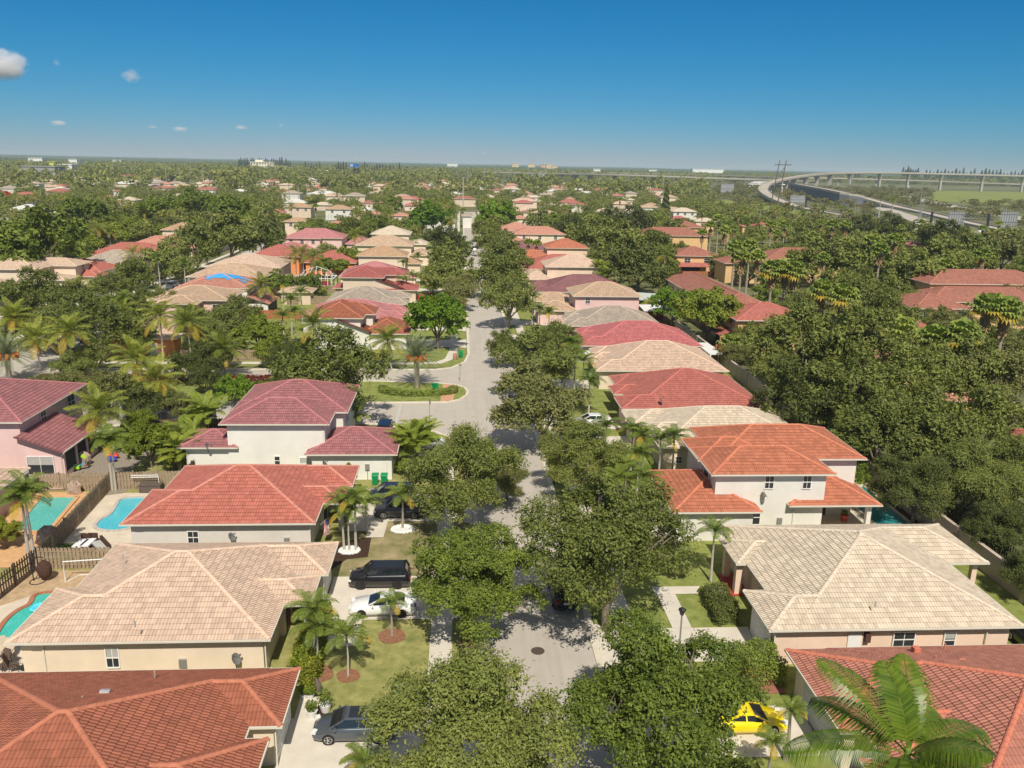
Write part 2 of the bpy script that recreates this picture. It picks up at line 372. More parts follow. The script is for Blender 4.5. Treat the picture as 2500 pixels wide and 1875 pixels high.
# driveways (y ranges on the left, y ranges on the right)
def drives():
    k = 0
    spec = [(-9.9, 1.15, 36.9, 42.2), (-9.8, 1.15, 52.9, 59.3), (-9.9, 1.15, 69.6, 76.2), (-6.6, 0.4, 87.0, 91.2)]
    for s in spec: mb = MB(); mb.poly([(s[0], s[2]), (s[1]-1.2, s[2]), (s[1], s[2]-0.8), (s[1], s[3]+0.8), (s[1]-1.2, s[3]), (s[0], s[3])], 0.042); struct(mb.build('driveway', CONC))
    for y0, y1, xe in ((38.0, 42.4, 20.5), (47.1, 51.2, 20.4), (66.0, 71.5, 19), (89.2, 93.6, 20.2), (96.4, 101.2, 20.2), (115.4, 120.6, 19.5), (132.5, 137, 20), (149, 154, 19.5), (164, 169, 17.5), (184, 190, 19), (200, 206, 19), (220, 226, 19), (236, 242, 19), (262, 267, 19), (285, 290, 19)):
        mb = MB(); mb.poly([(9.45, y0-.8), (10.7, y0), (xe, y0), (xe, y1), (10.7, y1), (9.45, y1+.8)], 0.042); struct(mb.build('driveway', CONC))
    for y0, y1, xe in ((143, 149, -9.5), (158, 163, -11), (174, 179, -12), (190.5, 196, -13), (208, 213, -13), (226, 231, -13), (242, 247, -14), (262, 267, -14), (283, 288, -14)):
        mb = MB(); mb.poly([(1.1, y0-.8), (-.2, y0), (xe, y0), (xe, y1), (-.2, y1), (1.1, y1+.8)], 0.042); struct(mb.build('driveway', CONC))
    for y0, y1 in ((160, 165), (176, 181), (192, 197), (214, 219), (230, 235), (246, 251)):
        mb = MB(); mb.poly([(-62, y0), (-56, y0), (-56, y1), (-62, y1)], 0.042); mb.poly([(-75.3, y0+4), (-92, y0+4), (-92, y1+5), (-75.3, y1+5)], 0.042); struct(mb.build('driveway', CONC))
drives()
WALK = CONC
mb = MB(); mb.poly([(14.9, 55.9), (20.6, 56.0), (20.6, 57.1), (14.8, 57.1)], 0.047); mb.poly([(15.0, 51.2), (16.4, 51.2), (16.4, 55.9), (15.0, 55.9)], 0.05); struct(mb.build('garden_path', CONC))
mb = MB(); mb.poly([(-9.6, 41.9), (-8.4, 41.9), (-8.4, 44.2), (-9.6, 44.2)], 0.046); struct(mb.build('garden_path', CONC))
mb = MB(); mb.poly([(-9.9, 49.6), (-6.9, 49.6), (-6.9, 50.9), (-9.9, 50.9)], 0.046); mb.poly([(-8.1, 50.9), (-6.9, 50.9), (-6.9, 54.4), (-8.1, 54.4)], 0.046); struct(mb.build('garden_path', CONC))
mb = MB(); mb.poly([(-8.1, 66.3), (-6.6, 66.3), (-6.4, 71.6), (-8.0, 71.6)], 0.046); mb.poly([(-10.0, 67.6), (-8.1, 67.6), (-8.1, 70), (-10.0, 70)], 0.046); struct(mb.build('garden_path', CONC))
sheet('brick_path', [[(18.3, 43.6), (20.3, 43.6), (20.0, 46.3), (17.7, 46.3)]], 0.046, pbr('red_pavers', (0.33, 0.13, 0.1), 0.9, var=0.2, scale=4))
sheet('mulch_bed', [[at(798,1400), at(800,1330), at(907,1310), at(898,1360), at(846,1366)], [at(746,1680), at(768,1672), at(806,1712), at(800,1752), at(775,1752)]], 0.02, MULCH)
def ring(name, c, r, mat, z=0.03, n=20, sx=1.0):
    mb = MB(); mb.poly([(c[0]+r*sx*math.cos(2*math.pi*i/n)*(1+.06*math.sin(5*i)), c[1]+r*math.sin(2*math.pi*i/n)) for i in range(n)], z); return struct(mb.build(name, mat))
ring('mulch_ring', at(957, 1553), 0.95, REDMULCH); ring('mulch_ring', at(850, 1650), 0.75, REDMULCH); ring('mulch_ring', at(776, 1645), 1.0, REDMULCH)
sheet('tree_bed', [(0.1, 1.1, 44, 47.6), (0.1, 1.1, 49.2, 53)], 0.02, REDMULCH)
# grass gaps in the corner pavement
sheet('corner_lawn', [[(-9.0, 97.9), (-3.9, 95.2), (-3.3, 94.6), (-4.6, 94.4), (-9.8, 97.2)]], 0.034, GRASS)
mb = MB(); mb.poly([(-0.9, 92.2), (0.35, 92.4), (0.6, 91.2), (-0.4, 91.0)], 0.05); struct(mb.build('storm_drain', pbr('drain_iron', (0.12, 0.05, 0.045), 0.8)))
# manhole cover
mb = MB(); mb.lathe((5.24, 48.7, 0.012), [(0.0, 0), (0.46, 0.0), (0.46, 0.012), (0.4, 0.016), (0.38, 0.01), (0.0, 0.012)], 24)
struct(mb.build('manhole_cover', pbr('iron_cover', (0.09, 0.065, 0.05), 0.7, var=0.3, scale=9)))
# back yards and pools
sheet('pool_terrace', [[(-34.0, 76.5), (-26, 77.2), (-26, 62), (-28.2, 62), (-30, 65.5), (-33.6, 65.8)]], 0.012, DECK)
sheet('artificial_turf', [[(-33.3, 61.4), (-27.9, 61.6), (-28.0, 63.8), (-29.6, 65.2), (-33.4, 65.6)]], 0.016, pbr('turf', (0.05, 0.1, 0.02), 0.95, var=0.25, scale=5))
sheet('gravel_bed', [[at(268,1195), at(330,1185), at(300,1205), at(240,1212)]], 0.02, GRAVEL)
sheet('sandy_yard', [[(-34, 60.9), (-26.5, 60.9), (-26.5, 40), (-40, 40), (-40, 50)]], 0.01, SAND)
sheet('pool_terrace', [[(-40, 44.4), (-26.6, 44.4), (-26.6, 46.5), (-27.4, 52.8), (-27, 55.4), (-28.5, 57.6), (-31.5, 57.0), (-33.6, 55.0), (-36, 50), (-40, 48)]], 0.018, DECK)
sheet('pool_terrace', [[(-42.5, 77), (-35, 77), (-33.8, 73), (-34.2, 61.5), (-42.5, 61.5)]], 0.012, pbr('orange_pavers', (0.6, 0.36, 0.18), 0.9, var=0.15, scale=2))
def pool(name, pts, label, col, col2, z=0.03, rim=None):
    """a tiled basin with coping and water"""
    n = len(pts); c = (sum(p[0] for p in pts)/n, sum(p[1] for p in pts)/n)
    T = Thing(name, c, label, 'swimming pool')
    mb = MB(); mb.poly(pts, z); T.part('water', mb, water_mat('water_'+str(len(MC)), col, col2))
    mb = MB(); cc = [(c[0]+(p[0]-c[0])*1.0, c[1]+(p[1]-c[1])) for p in pts]
    for i in range(n):
        p, q = Vector((*pts[i], 0)), Vector((*pts[(i+1) % n], 0)); d = (q-p)
        if d.length < 1e-4: continue
        mb.bar((p.x, p.y, z+0.03), (q.x, q.y, z+0.03), 0.34, 0.10)
    T.part('coping', mb, rim or DECK)
    return T
def water_mat(name, c1, c2):
    mt, t, b = nmat(name); b.inputs['Roughness'].default_value = 0.06; b.inputs['Specular IOR Level'].default_value = 0.5
    tc = t.nodes.new('ShaderNodeTexCoord'); nz = t.nodes.new('ShaderNodeTexNoise'); nz.inputs['Scale'].default_value = 0.5; nz.inputs['Detail'].default_value = 2
    vr = t.nodes.new('ShaderNodeTexVoronoi'); vr.feature = 'DISTANCE_TO_EDGE'; vr.inputs['Scale'].default_value = 3.5
    t.links.new(tc.outputs['Object'], nz.inputs['Vector']); t.links.new(tc.outputs['Object'], vr.inputs['Vector'])
    a = mixc(t, nz.outputs[0], c1, c2)
    a = mixc(t, math_n(t, 'MULTIPLY', math_n(t, 'LESS_THAN', vr.outputs['Distance'], 0.05), 0.12), a, (0.6, 0.9, 0.9))
    t.links.new(a, b.inputs['Base Color'])
    n2 = t.nodes.new('ShaderNodeTexNoise'); n2.inputs['Scale'].default_value = 4; bp = t.nodes.new('ShaderNodeBump'); bp.inputs['Strength'].default_value = 0.15; bp.inputs['Distance'].default_value = 0.05
    t.links.new(tc.outputs['Object'], n2.inputs['Vector']); t.links.new(n2.outputs[0], bp.inputs['Height']); t.links.new(bp.outputs[0], b.inputs['Normal'])
    return mt
def smoothpoly(pts, it=2):
    for _ in range(it):
        q = []
        for i in range(len(pts)):
            a, b = pts[i], pts[(i+1) % len(pts)]
            q += [(a[0]*.75+b[0]*.25, a[1]*.75+b[1]*.25), (a[0]*.25+b[0]*.75, a[1]*.25+b[1]*.75)]
        pts = q
    return pts
p1 = smoothpoly([at(226,1291), at(240,1270), at(268,1258), at(282,1236), at(290,1218), at(340,1214), at(400,1216), at(380,1250), at(330,1290), at(270,1300)])
pool('swimming_pool', p1, 'kidney shaped blue pool behind the coral red roofed house', (0.05, 0.42, 0.55), (0.10, 0.55, 0.62), rim=pbr('pale_coping', (0.5, 0.45, 0.4)))
p2 = smoothpoly([at(-30,1600), at(0,1530), at(40,1492), at(75,1478), at(82,1452), at(135,1446), at(170,1460), at(80,1530), at(20,1575)])
pool('swimming_pool', p2, 'turquoise pool with brick red rim behind the beige roofed house', (0.02, 0.40, 0.34), (0.07, 0.55, 0.45), z=0.05, rim=pbr('brick_coping', (0.4, 0.17, 0.1)))
p3 = [at(96,1212), at(188,1213), at(150,1262), at(96,1300), at(50,1300), at(60,1318), at(-10,1318), at(0,1270)]
pool('swimming_pool', [at(100,1214), at(190,1214), at(118,1300), at(30,1300)], 'angular green pool beyond the wooden fence at the left', (0.06, 0.42, 0.38), (0.12, 0.5, 0.45), z=0.05, rim=pbr('orange_coping', (0.6, 0.36, 0.18)))
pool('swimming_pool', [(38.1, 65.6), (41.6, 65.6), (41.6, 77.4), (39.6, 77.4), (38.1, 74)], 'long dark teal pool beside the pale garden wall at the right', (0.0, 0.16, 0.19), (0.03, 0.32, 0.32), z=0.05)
sheet('pool_terrace', [(31, 42.5, 62.4, 79)], 0.012, DECK)
sheet('shady_yard', [(37.2, 42.5, 44, 62.2)], 0.012, GRASS2)
# ---------------------------------------------------------------- houses
def stucco(name, col): return pbr('stucco_'+name, col, 0.88, var=0.07, scale=0.5, bump=0.12, bscale=30)
ST = dict(cream=stucco('cream', (0.74, 0.62, 0.48)), white=stucco('white', (0.70, 0.685, 0.63)), grey=stucco('grey', (0.62, 0.585, 0.55)), pale=stucco('pale', (0.74, 0.73, 0.67)),
          pink=stucco('pink', (0.72, 0.51, 0.48)), peach=stucco('peach', (0.76, 0.58, 0.46)), yellow=stucco('yellow', (0.70, 0.46, 0.23)), beige=stucco('beige', (0.66, 0.54, 0.42)),
          orange=stucco('orange', (0.75, 0.28, 0.12)), rose=stucco('rose', (0.70, 0.49, 0.42)), tan=stucco('tan', (0.55, 0.42, 0.28)))
RT = {}
def roofmat(k):
    C_ = dict(terra=(0.36, 0.125, 0.075), terra2=(0.46, 0.19, 0.135), coral=(0.50, 0.165, 0.125), cream=(0.62, 0.455, 0.345), ivory=(0.655, 0.555, 0.43), maroon=(0.38, 0.155, 0.16), pink=(0.52, 0.22, 0.22),
              beige=(0.56, 0.40, 0.28), red=(0.42, 0.135, 0.12), red2=(0.46, 0.155, 0.125), plum=(0.27, 0.125, 0.13), orange=(0.5, 0.18, 0.105), brown=(0.39, 0.16, 0.115), grey=(0.45, 0.38, 0.31), salmon=(0.56, 0.27, 0.2), tan=(0.5, 0.33, 0.2), crimson=(0.51, 0.165, 0.165), slate=(0.08,0.08,0.11), white=(0.72,0.7,0.66), wood=(0.40,0.23,0.15))[k]
    st = dict(ivory=(0.42, 0.3, 0.22), cream=(0.5, 0.38, 0.3), maroon=(0.16, 0.09, 0.09), terra=(0.22, 0.09, 0.06), brown=(0.16, 0.09, 0.07), grey=(0.24, 0.2, 0.16)).get(k, tuple(c*0.5 for c in C_))
    amt = dict(maroon=0.45, terra=0.35, brown=0.45, grey=0.6, ivory=0.22, cream=.15, plum=0.6, coral=.12, crimson=.1, salmon=.2, wood=.5, beige=.3).get(k, 0.3)
    return C_, st, amt
def RM(k, rows):
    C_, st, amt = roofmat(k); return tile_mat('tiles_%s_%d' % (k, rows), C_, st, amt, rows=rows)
def CM(k):
    C_, st, amt = roofmat(k); l = {'terra': (0.47, 0.175, 0.105), 'terra2': (0.56, 0.19, 0.12), 'ivory': (0.64, 0.545, 0.43), 'coral': (0.57, 0.24, 0.185)}.get(k, tuple(min(.9, c*1.12) for c in C_))
    return pbr('cap_'+k, l, 0.8, var=0.18, scale=2.5)
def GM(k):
    C_, st, amt = roofmat(k); return pbr('gap_shade_'+k, tuple(c*0.32 for c in C_), 0.95, var=0)  # dark riser tone paints in the shadow gap between tile rows
TRIM = pbr('white_trim', (0.66, 0.62, 0.53), 0.5, var=0.04)
FRAME = pbr('white_frame', (0.8, 0.79, 0.76), 0.5, var=0.02)
GLASS = None
def glass():
    mt, t, b = nmat('window_glass'); b.inputs['Base Color'].default_value = (0.035, 0.04, 0.045, 1); b.inputs['Roughness'].default_value = 0.08; b.inputs['Specular IOR Level'].default_value = 0.7; return mt
GLASS = glass()
BLIND = pbr('window_blind', (0.42, 0.42, 0.4), 0.5, var=0.1, scale=4)
DARK = pbr('dark_screen', (0.02, 0.02, 0.022), 0.6, var=0.1)
WOODF = None

ROWH = 0.42
def slope(tb, A, B, Cc, D, fine):
    A, B, Cc, D = map(Vector, (A, B, Cc, D)); e = (B-A); eu = e.normalized()
    mid_t = (Cc+D)/2; ml = (mid_t-(A+eu*(mid_t-A).dot(eu))).length
    def uv(p): r_ = p-A; u = r_.dot(eu); return (u+A.x*0.37+A.y*0.13, (r_-eu*u).length)
    if not fine:
        if (Cc-D).length < 1e-3: tb.add([A, B, Cc], [(0, 1, 2)], 0); tb.uv[len(tb.f)-1] = [uv(A), uv(B), uv(Cc)]
        else: tb.quad(A, B, Cc, D, 0, [uv(A), uv(B), uv(Cc), uv(D)])
        return
    n = max(1, int(math.ceil(ml/ROWH))); up = Vector((0, 0, 0.045)); dn = ml
    outw = (A-D)-eu*((A-D).dot(eu)); outw = outw.normalized()*0.03 if outw.length > 1e-6 else Vector()
    for k in range(n):
        t0, t1 = k*ROWH/ml, min(1, (k+1)*ROWH/ml)
        l0, r0, l1, r1 = A.lerp(D, t0), B.lerp(Cc, t0), A.lerp(D, t1), B.lerp(Cc, t1)
        if (r0-l0).length < 0.02: break
        a, b = l0+up+outw, r0+up+outw
        v0, v1 = k*ROWH+0.001, (k+1)*ROWH-0.001
        U = lambda p: (p-A).dot(eu)+A.x*0.37+A.y*0.13
        if (r1-l1).length < 0.01: tb.add([a, b, r1], [(0, 1, 2)], 0); tb.uv[len(tb.f)-1] = [(U(a), v0), (U(b), v0), (U(r1), v1)]
        else: tb.quad(a, b, r1, l1, 0, [(U(a), v0), (U(b), v0), (U(r1), v1), (U(l1), v1)])
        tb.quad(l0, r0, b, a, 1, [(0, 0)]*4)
def capline(cb, P, Q, fine, r=0.15):
    P, Q = Vector(P), Vector(Q); d = Q-P; L = d.length
    if L < 0.05: return
    d.normalize(); s = d.cross(Vector((0, 0, 1))).normalized(); up = s.cross(d)
    n = int(math.ceil(L/0.42)) if fine else 1; seg = 5
    for k in range(n):
        p, q = P+d*(L*k/n-0.02), P+d*(L*(k+1)/n+0.02); o = len(cb.v)
        for pt, rr in ((p, r*1.12 if fine else r), (q, r*0.9 if fine else r)):
            for j in range(seg+1):
                a = math.pi*j/seg; cb.v.append(tuple(pt+s*math.cos(a)*rr+up*(math.sin(a)*rr*0.75-0.0)))
        for j in range(seg): cb.f.append((o+j, o+j+1, o+seg+1+j+1, o+seg+1+j)); cb.mi.append(0)
        cb.f.append(tuple(o+j for j in range(seg, -1, -1))); cb.mi.append(0)
def hiproof(tb, cb, x0, x1, y0, y1, z, t, ends, fine, axis=None, cut={}):
    X, Y = x1-x0, y1-y0
    def cc_(key, P_, T_):
        P_, T_ = Vector(P_), Vector(T_); k_ = cut.get(key, 0)
        return P_.lerp(T_, min(.97, k_/max(.1, abs(T_.x-P_.x))))
    ax = axis or ('x' if X >= Y else 'y')
    if ax == 'x':
        r_ = Y/2; ym = (y0+y1)/2; h = z+r_*t
        a = x0+(min(r_, X) if ends[0] == 'h' else 0); b = x1-(min(r_, X) if ends[1] == 'h' else 0)
        if a > b: a = b = (a+b)/2
        P, Q = (a, ym, h), (b, ym, h); SW, SE, NE, NW = (x0, y0, z), (x1, y0, z), (x1, y1, z), (x0, y1, z)
        slope(tb, SW, SE, Q, P, fine); slope(tb, NE, NW, P, Q, fine)
        if ends[1] == 'h': slope(tb, SE, NE, Q, Q, fine)
        else: tb.add([SE, NE, Q], [(0, 1, 2)], 2)
        if ends[0] == 'h': slope(tb, NW, SW, P, P, fine)
        else: tb.add([NW, SW, P], [(0, 1, 2)], 2)
        capline(cb, P, Q, fine)
        for c, T_, e, key in ((SW, P, 0, 'SW'), (NW, P, 0, 'NW'), (SE, Q, 1, 'SE'), (NE, Q, 1, 'NE')):
            if ends[e] != 'n': capline(cb, cc_(key, c, T_), T_, fine)
    else:
        r_ = X/2; xm = (x0+x1)/2; h = z+r_*t
        a = y0+(min(r_, Y/2) if ends[0] == 'h' else 0); b = y1-(min(r_, Y/2) if ends[1] == 'h' else 0)
        P, Q = (xm, a, h), (xm, b, h); SW, SE, NE, NW = (x0, y0, z), (x1, y0, z), (x1, y1, z), (x0, y1, z)
        slope(tb, SE, NE, Q, P, fine); slope(tb, NW, SW, P, Q, fine)
        if ends[0] == 'h': slope(tb, SW, SE, P, P, fine)
        else: tb.add([SW, SE, P], [(0, 1, 2)], 2)
        if ends[1] == 'h': slope(tb, NE, NW, Q, Q, fine)
        else: tb.add([NE, NW, Q], [(0, 1, 2)], 2)
        capline(cb, P, Q, fine)
        for c, T_, key in ((SW, P, 'SW'), (SE, P, 'SE'), (NE, Q, 'NE'), (NW, Q, 'NW')): capline(cb, cc_(key, c, T_), T_, fine)
    return h
def gutter(gb, x0, x1, y0, y1, z, k=0):
    w = 0.10+k*0.002; h0, h1 = z-0.11-k*0.002, z+0.01+k*.001
    gb.box(x0-w, x1+w, y0-w, y0, h0, h1); gb.box(x0-w, x1+w, y1, y1+w, h0, h1)
    gb.box(x0-w, x0, y0, y1, h0, h1); gb.box(x1, x1+w, y0, y1, h0, h1)
ALLH = []     # footprints, so trees keep out of the walls
class House:
    def __init__(s, name, label, cat, blocks, wall, roof, fine=True, t=0.39, inset=0.55, group=None, trim=TRIM, rz=0, piv=None):
        xs = [b[0] for b in blocks]+[b[1] for b in blocks]; ys = [b[2] for b in blocks]+[b[3] for b in blocks]
        s.T = Thing(name, ((min(xs)+max(xs))/2, (min(ys)+max(ys))/2), label, cat, group); s.group = group; s.inset = inset
        ALLH.append((min(xs), max(xs), min(ys), max(ys)))
        wb, tb, gb = MB(), MB(), MB(); caps = []
        for k, b in enumerate(blocks):
            x0, x1, y0, y1, z = b[:5]; o = b[5] if len(b) > 5 else {}
            ends = o.get('e', 'hh'); tt = o.get('t', t); zz = z-0.014*k; wx = (x0, x1); M0 = blocks[0]; ax_ = o.get('axis')
            if k and abs(z-M0[4]) < .2 and 'e' not in o and 'nb' not in o:
                r2 = (y1-y0)/2
                if x0 < M0[0]-.3 and M0[0] < x1 < M0[1] and M0[0]+r2 < M0[1]: x1 = M0[0]+r2+.05; ends = 'hn'; ax_ = 'x'
                elif x1 > M0[1]+.3 and M0[0] < x0 < M0[1] and M0[1]-r2 > M0[0]: x0 = M0[1]-r2-.05; ends = 'nh'; ax_ = 'x'
            cut = {}; cb = MB(); caps.append(cb)
            if k == 0:
                for b2 in blocks[1:]:
                    if abs(b2[4]-z) > .2: continue
                    r2 = (b2[3]-b2[2])/2
                    if b2[0] < x0-.3 and x0 < b2[1] < x1:
                        if abs(b2[2]-y0) < .3: cut['SW'] = r2
                        if abs(b2[3]-y1) < .3: cut['NW'] = r2
                    elif b2[1] > x1+.3 and x0 < b2[0] < x1:
                        if abs(b2[2]-y0) < .3: cut['SE'] = r2
                        if abs(b2[3]-y1) < .3: cut['NE'] = r2
            hiproof(tb, cb, x0, x1, y0, y1, zz, tt, ends, fine, ax_, cut)
            gutter(gb, x0, x1, y0, y1, zz, k)
            tb.box(x0, x1, y0, y1, zz-0.10-0.003*k, zz-0.06-0.003*k, 2)
            if o.get('walls', True):
                i = inset-0.003*k; z0 = o.get('z0', 0)
                wx0, wx1, wy0, wy1 = x0+i, x1-i, y0+i, y1-i
                if 'w' in o: wx0, wx1, wy0, wy1 = o['w']
                wb.box(wx0, wx1, wy0, wy1, z0-(0.002*k if z0 == 0 else 0), zz-0.09)
        s.wall = s.T.part('wall', wb, ST[wall] if isinstance(wall, str) else wall)
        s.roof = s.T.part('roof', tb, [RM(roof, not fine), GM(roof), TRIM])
        for cb in caps:
            if cb.v: s.T.part('ridge_cap', cb, CM(roof), s.roof)
        s.T.part('gutter', gb, trim, s.roof)
        s.roofk = roof; s.fine = fine
    def win(s, side, plane, px, blind=0, style='hung', cols=2, w=None):
        """window seen at photo box px on the wall plane"""
        if w: a0, a1, z0, z1 = w
        elif side in 'SN':
            a = on_y((px[0]+px[2])/2-(px[2]-px[0])/2, px[1], plane); b = on_y(px[2], px[3], plane); a0, z1, a1, z0 = a[0], a[1], b[0], b[1]
        else:
            a = on_x(px[0], px[1], plane); b = on_x(px[2], px[3], plane); a0, z1, a1, z0 = a[0], a[1], b[0], b[1]
            if a0 > a1: a0, a1 = a1, a0
        z0, z1 = min(z0, z1), max(z0, z1)
        d = {'S': -1, 'N': 1, 'E': 1, 'W': -1}[side]; plane = plane+d*0.065
        fb, pb, bb = MB(), MB(), MB()
        def bx(m, u0, u1, v0, v1, t0, t1):
            lo, hi = sorted((plane+d*t0, plane+d*t1))
            if side in 'SN': m.box(u0, u1, lo, hi, v0, v1)
            else: m.box(lo, hi, u0, u1, v0, v1)
        f = 0.07
        bx(fb, a0-f, a0, z0-f, z1+f, -0.02, 0.06); bx(fb, a1, a1+f, z0-f, z1+f, -0.02, 0.06)
        bx(fb, a0, a1, z1, z1+f, -0.02, 0.058); bx(fb, a0, a1, z0-f, z0, -0.02, 0.09)
        for c in range(1, cols): u = a0+(a1-a0)*c/cols; bx(fb, u-0.02, u+0.02, z0, z1, -0.02, 0.045)
        if style == 'hung': zm = (z0+z1)/2; bx(fb, a0, a1, zm-0.03, zm+0.03, -0.02, 0.05)
        bx(pb, a0, a1, z0, z1, -0.02, 0.02)
        W_ = s.T.part('window', fb, FRAME)
        s.T.part('pane', pb, GLASS, W_)
        if blind: bx(bb, a0+.02, a1-.02, z1-(z1-z0)*blind, z1-.02, 0.02, 0.026); s.T.part('blind', bb, BLIND, W_)
        return W_
    def auto_win(s, side, plane, u0, u1, z, n, w=1.1, h=1.3, blind=0):
        for i in range(n):
            u = u0+(u1-u0)*(i+0.5)/n; s.win(side, plane, None, w=(u-w/2, u+w/2, z-h/2, z+h/2), blind=blind if i % 2 else 0)
    def slab(s, name, x0, x1, y0, y1, z0, z1, mat, parent=None):
        mb = MB(); mb.box(x0, x1, y0, y1, z0, z1); return s.T.part(name, mb, mat, parent)
    def pipe(s, x, y, z1, z0=0.05, w=0.08):
        mb = MB(); mb.box(x-w/2, x+w/2, y-w/2, y+w/2, z0, z1); return s.T.part('downspout', mb, TRIM)
    def vent(s, px, py, z, kind='stub', mat=None):
        x, y = at(px, py, z); mb = MB()
        if kind == 'stub': mb.lathe((x, y, z-0.1), [(0.05, 0), (0.05, 0.4), (0.0, 0.4)], 8)
        elif kind == 'box': mb.box(x-0.2, x+0.2, y-0.2, y+0.2, z-0.2, z+0.22)
        else: mb.tube([(x-0.25, y, z+0.02), (x+0.25, y, z+0.02)], 0.24, 12)
        return s.T.part('roof_vent', mb, mat or pbr('vent_metal', (0.5, 0.47, 0.43), 0.5, metal=0.4), s.roof)
    def dish(s, p, rz=0.6, mat=None):
        x, y, z = p; mb = MB(); mb.tube([(x, y, z), (x, y, z+0.45), (x, y-0.18, z+0.62)], 0.03, 6)
        o = len(mb.v); c = Vector((x, y-0.2, z+0.75)); ax = Vector((0.8, -0.12, 0.55)).normalized()
        a = ax.cross(Vector((0, 0, 1))).normalized(); b = ax.cross(a)
        for i in range(4):
            rr = 0.42*i/3
            for j in range(14): t = 2*math.pi*j/14; mb.v.append(tuple(c+(a*math.cos(t)*1.05+b*math.sin(t)*0.9)*rr+ax*(0.12*(i/3)**2)))
        for i in range(3):
            for j in range(14): mb.f.append((o+i*14+j, o+i*14+(j+1) % 14, o+(i+1)*14+(j+1) % 14, o+(i+1)*14+j)); mb.mi.append(0)
        mb.tube([c-b*0.38, c+ax*0.5-b*0.1], 0.015, 5); e = c+ax*0.5-b*0.1; mb.box(e.x-.05, e.x+.05, e.y-.05, e.y+.05, e.z-.05, e.z+.05)
        return s.T.part('satellite_dish', mb, mat or pbr('dish_grey', (0.16, 0.16, 0.165), 0.5, var=0.1))
    def door(s, name, side, plane, u0, u1, z1, mat, panels=0):
        d = {'S': -1, 'E': 1, 'W': -1, 'N': 1}[side]; plane = plane+d*0.06; mb = MB()
        def bx(a0, a1, z0, z2, t):
            lo, hi = sorted((plane-0.02*d, plane+d*t))
            if side in 'SN': mb.box(a0, a1, lo, hi, z0, z2)
            else: mb.box(lo, hi, a0, a1, z0, z2)
        bx(u0, u1, 0.05, z1, 0.03)
        if panels:
            nz = panels; nu = 4
            for i in range(nz):
                for j in range(nu):
                    a0 = u0+(u1-u0)*(j+0.1)/nu; a1 = u0+(u1-u0)*(j+0.9)/nu; bx(a0, a1, 0.05+(z1-.05)*(i+0.12)/nz, 0.05+(z1-.05)*(i+0.88)/nz, 0.045)
        return s.T.part(name, mb, mat)
GDOOR = pbr('garage_door_white', (0.74, 0.73, 0.7), 0.55, var=0.03)

# --- left side of the street, nearest first
h = House('house', 'terracotta tiled bungalow at the bottom left corner, its roof filling the foreground', 'house',
    [(-26.7, -10.95, 27.6, 42.9, 2.9), (-17.5, -9.3, 37.8, 42.88, 2.9), (-18.5, -9.75, 30.2, 36.8, 2.9)], 'cream', 'terra')
h.vent(258, 1694, 4.6, 'drum', pbr('vent_steel', (0.6, 0.6, 0.6), 0.35, metal=0.6)); h.vent(203, 1712, 4.8); h.vent(378, 1650, 3.8)
h.door('garage_door', 'E', -9.85, 38.5, 42.2, 2.3, GDOOR, 4); h.pipe(-9.7, 38.2, 2.8); h.pipe(-10.9, 37.0, 2.8)
h = House('house', 'beige roofed cream bungalow in front of the coral red roof', 'house',
    [(-26.1, -11.7, 46.0, 59.5, 2.9), (-27.4, -18, 46.05, 52.65, 2.9), (-18, -9.45, 54.35, 59.45, 2.9), (-19, -9.95, 50.2, 54.2, 2.9, dict(w=(-16, -11.9, 51, 53.6)))], 'cream', 'cream')
h.win('S', 46.6, (259, 1582, 293, 1626), blind=0.5); h.dish((-13.9, 46.3, 0.7)); h.pipe(-12.1, 46.5, 2.8); h.pipe(-25.5, 46.5, 2.8)
h.vent(300, 1362, 4.6); h.vent(330, 1527, 4.2); h.door('garage_door', 'E', -10.0, 55.1, 58.8, 2.3, GDOOR, 4); h.pipe(-10.3, 50.6, 2.8, w=.3); h.pipe(-10.3, 54.0, 2.8, w=.3)
h.door('front_door', 'E', -11.9, 51.6, 52.8, 2.2, pbr('door_wine', (0.14, 0.05, 0.05), 0.5))
h = House('house', 'coral red roofed grey bungalow with a flag by its entrance', 'house',
    [(-26.2, -11.8, 63.0, 76.2, 2.9), (-27.2, -18, 63.05, 70.3, 2.9), (-18, -9.8, 71.2, 76.18, 2.9), (-19, -10.05, 67.2, 71.1, 2.9, dict(w=(-16, -12, 68, 70.6)))], 'grey', 'coral')
h.win('S', 63.6, (459, 1297, 486, 1325)); h.dish((-18.6, 63.3, 0.9)); h.pipe(-12.3, 63.5, 2.8); h.pipe(-10.4, 67.6, 2.8, w=.35); h.pipe(-10.4, 70.8, 2.8, w=.35)
h.door('garage_door', 'E', -10.35, 72.0, 75.6, 2.3, GDOOR, 4); h.door('front_door', 'E', -12.0, 68.6, 69.8, 2.2, DARK)
H3 = h
h = House('house', 'two storey house with weathered maroon roof and blank pale side wall at the corner', 'house',
    [(-24.0, -13.2, 80.4, 88.4, 5.8), (-23.98, -11.9, 84.6, 95.4, 5.8, dict(nb=1)), (-15.5, -6.4, 79.4, 87.5, 2.95), (-28.3, -22.5, 80.6, 86, 3.3, dict(e='hh'))], 'pale', 'maroon')
h.win('S', 81.0, (671, 1114, 684, 1134), cols=1); h.win('S', 81.0, (733, 1117, 760, 1131), blind=1, cols=1, style='fix'); h.dish((-25.4, 80.8, 2.6)); h.dish((-13.6, 79.3, 1.2)); h.pipe(-7.4, 79.9, 2.8); h.pipe(-13.9, 80.9, 5.6)
h.auto_win('E', -12.45, 86, 94, 4.4, 2)
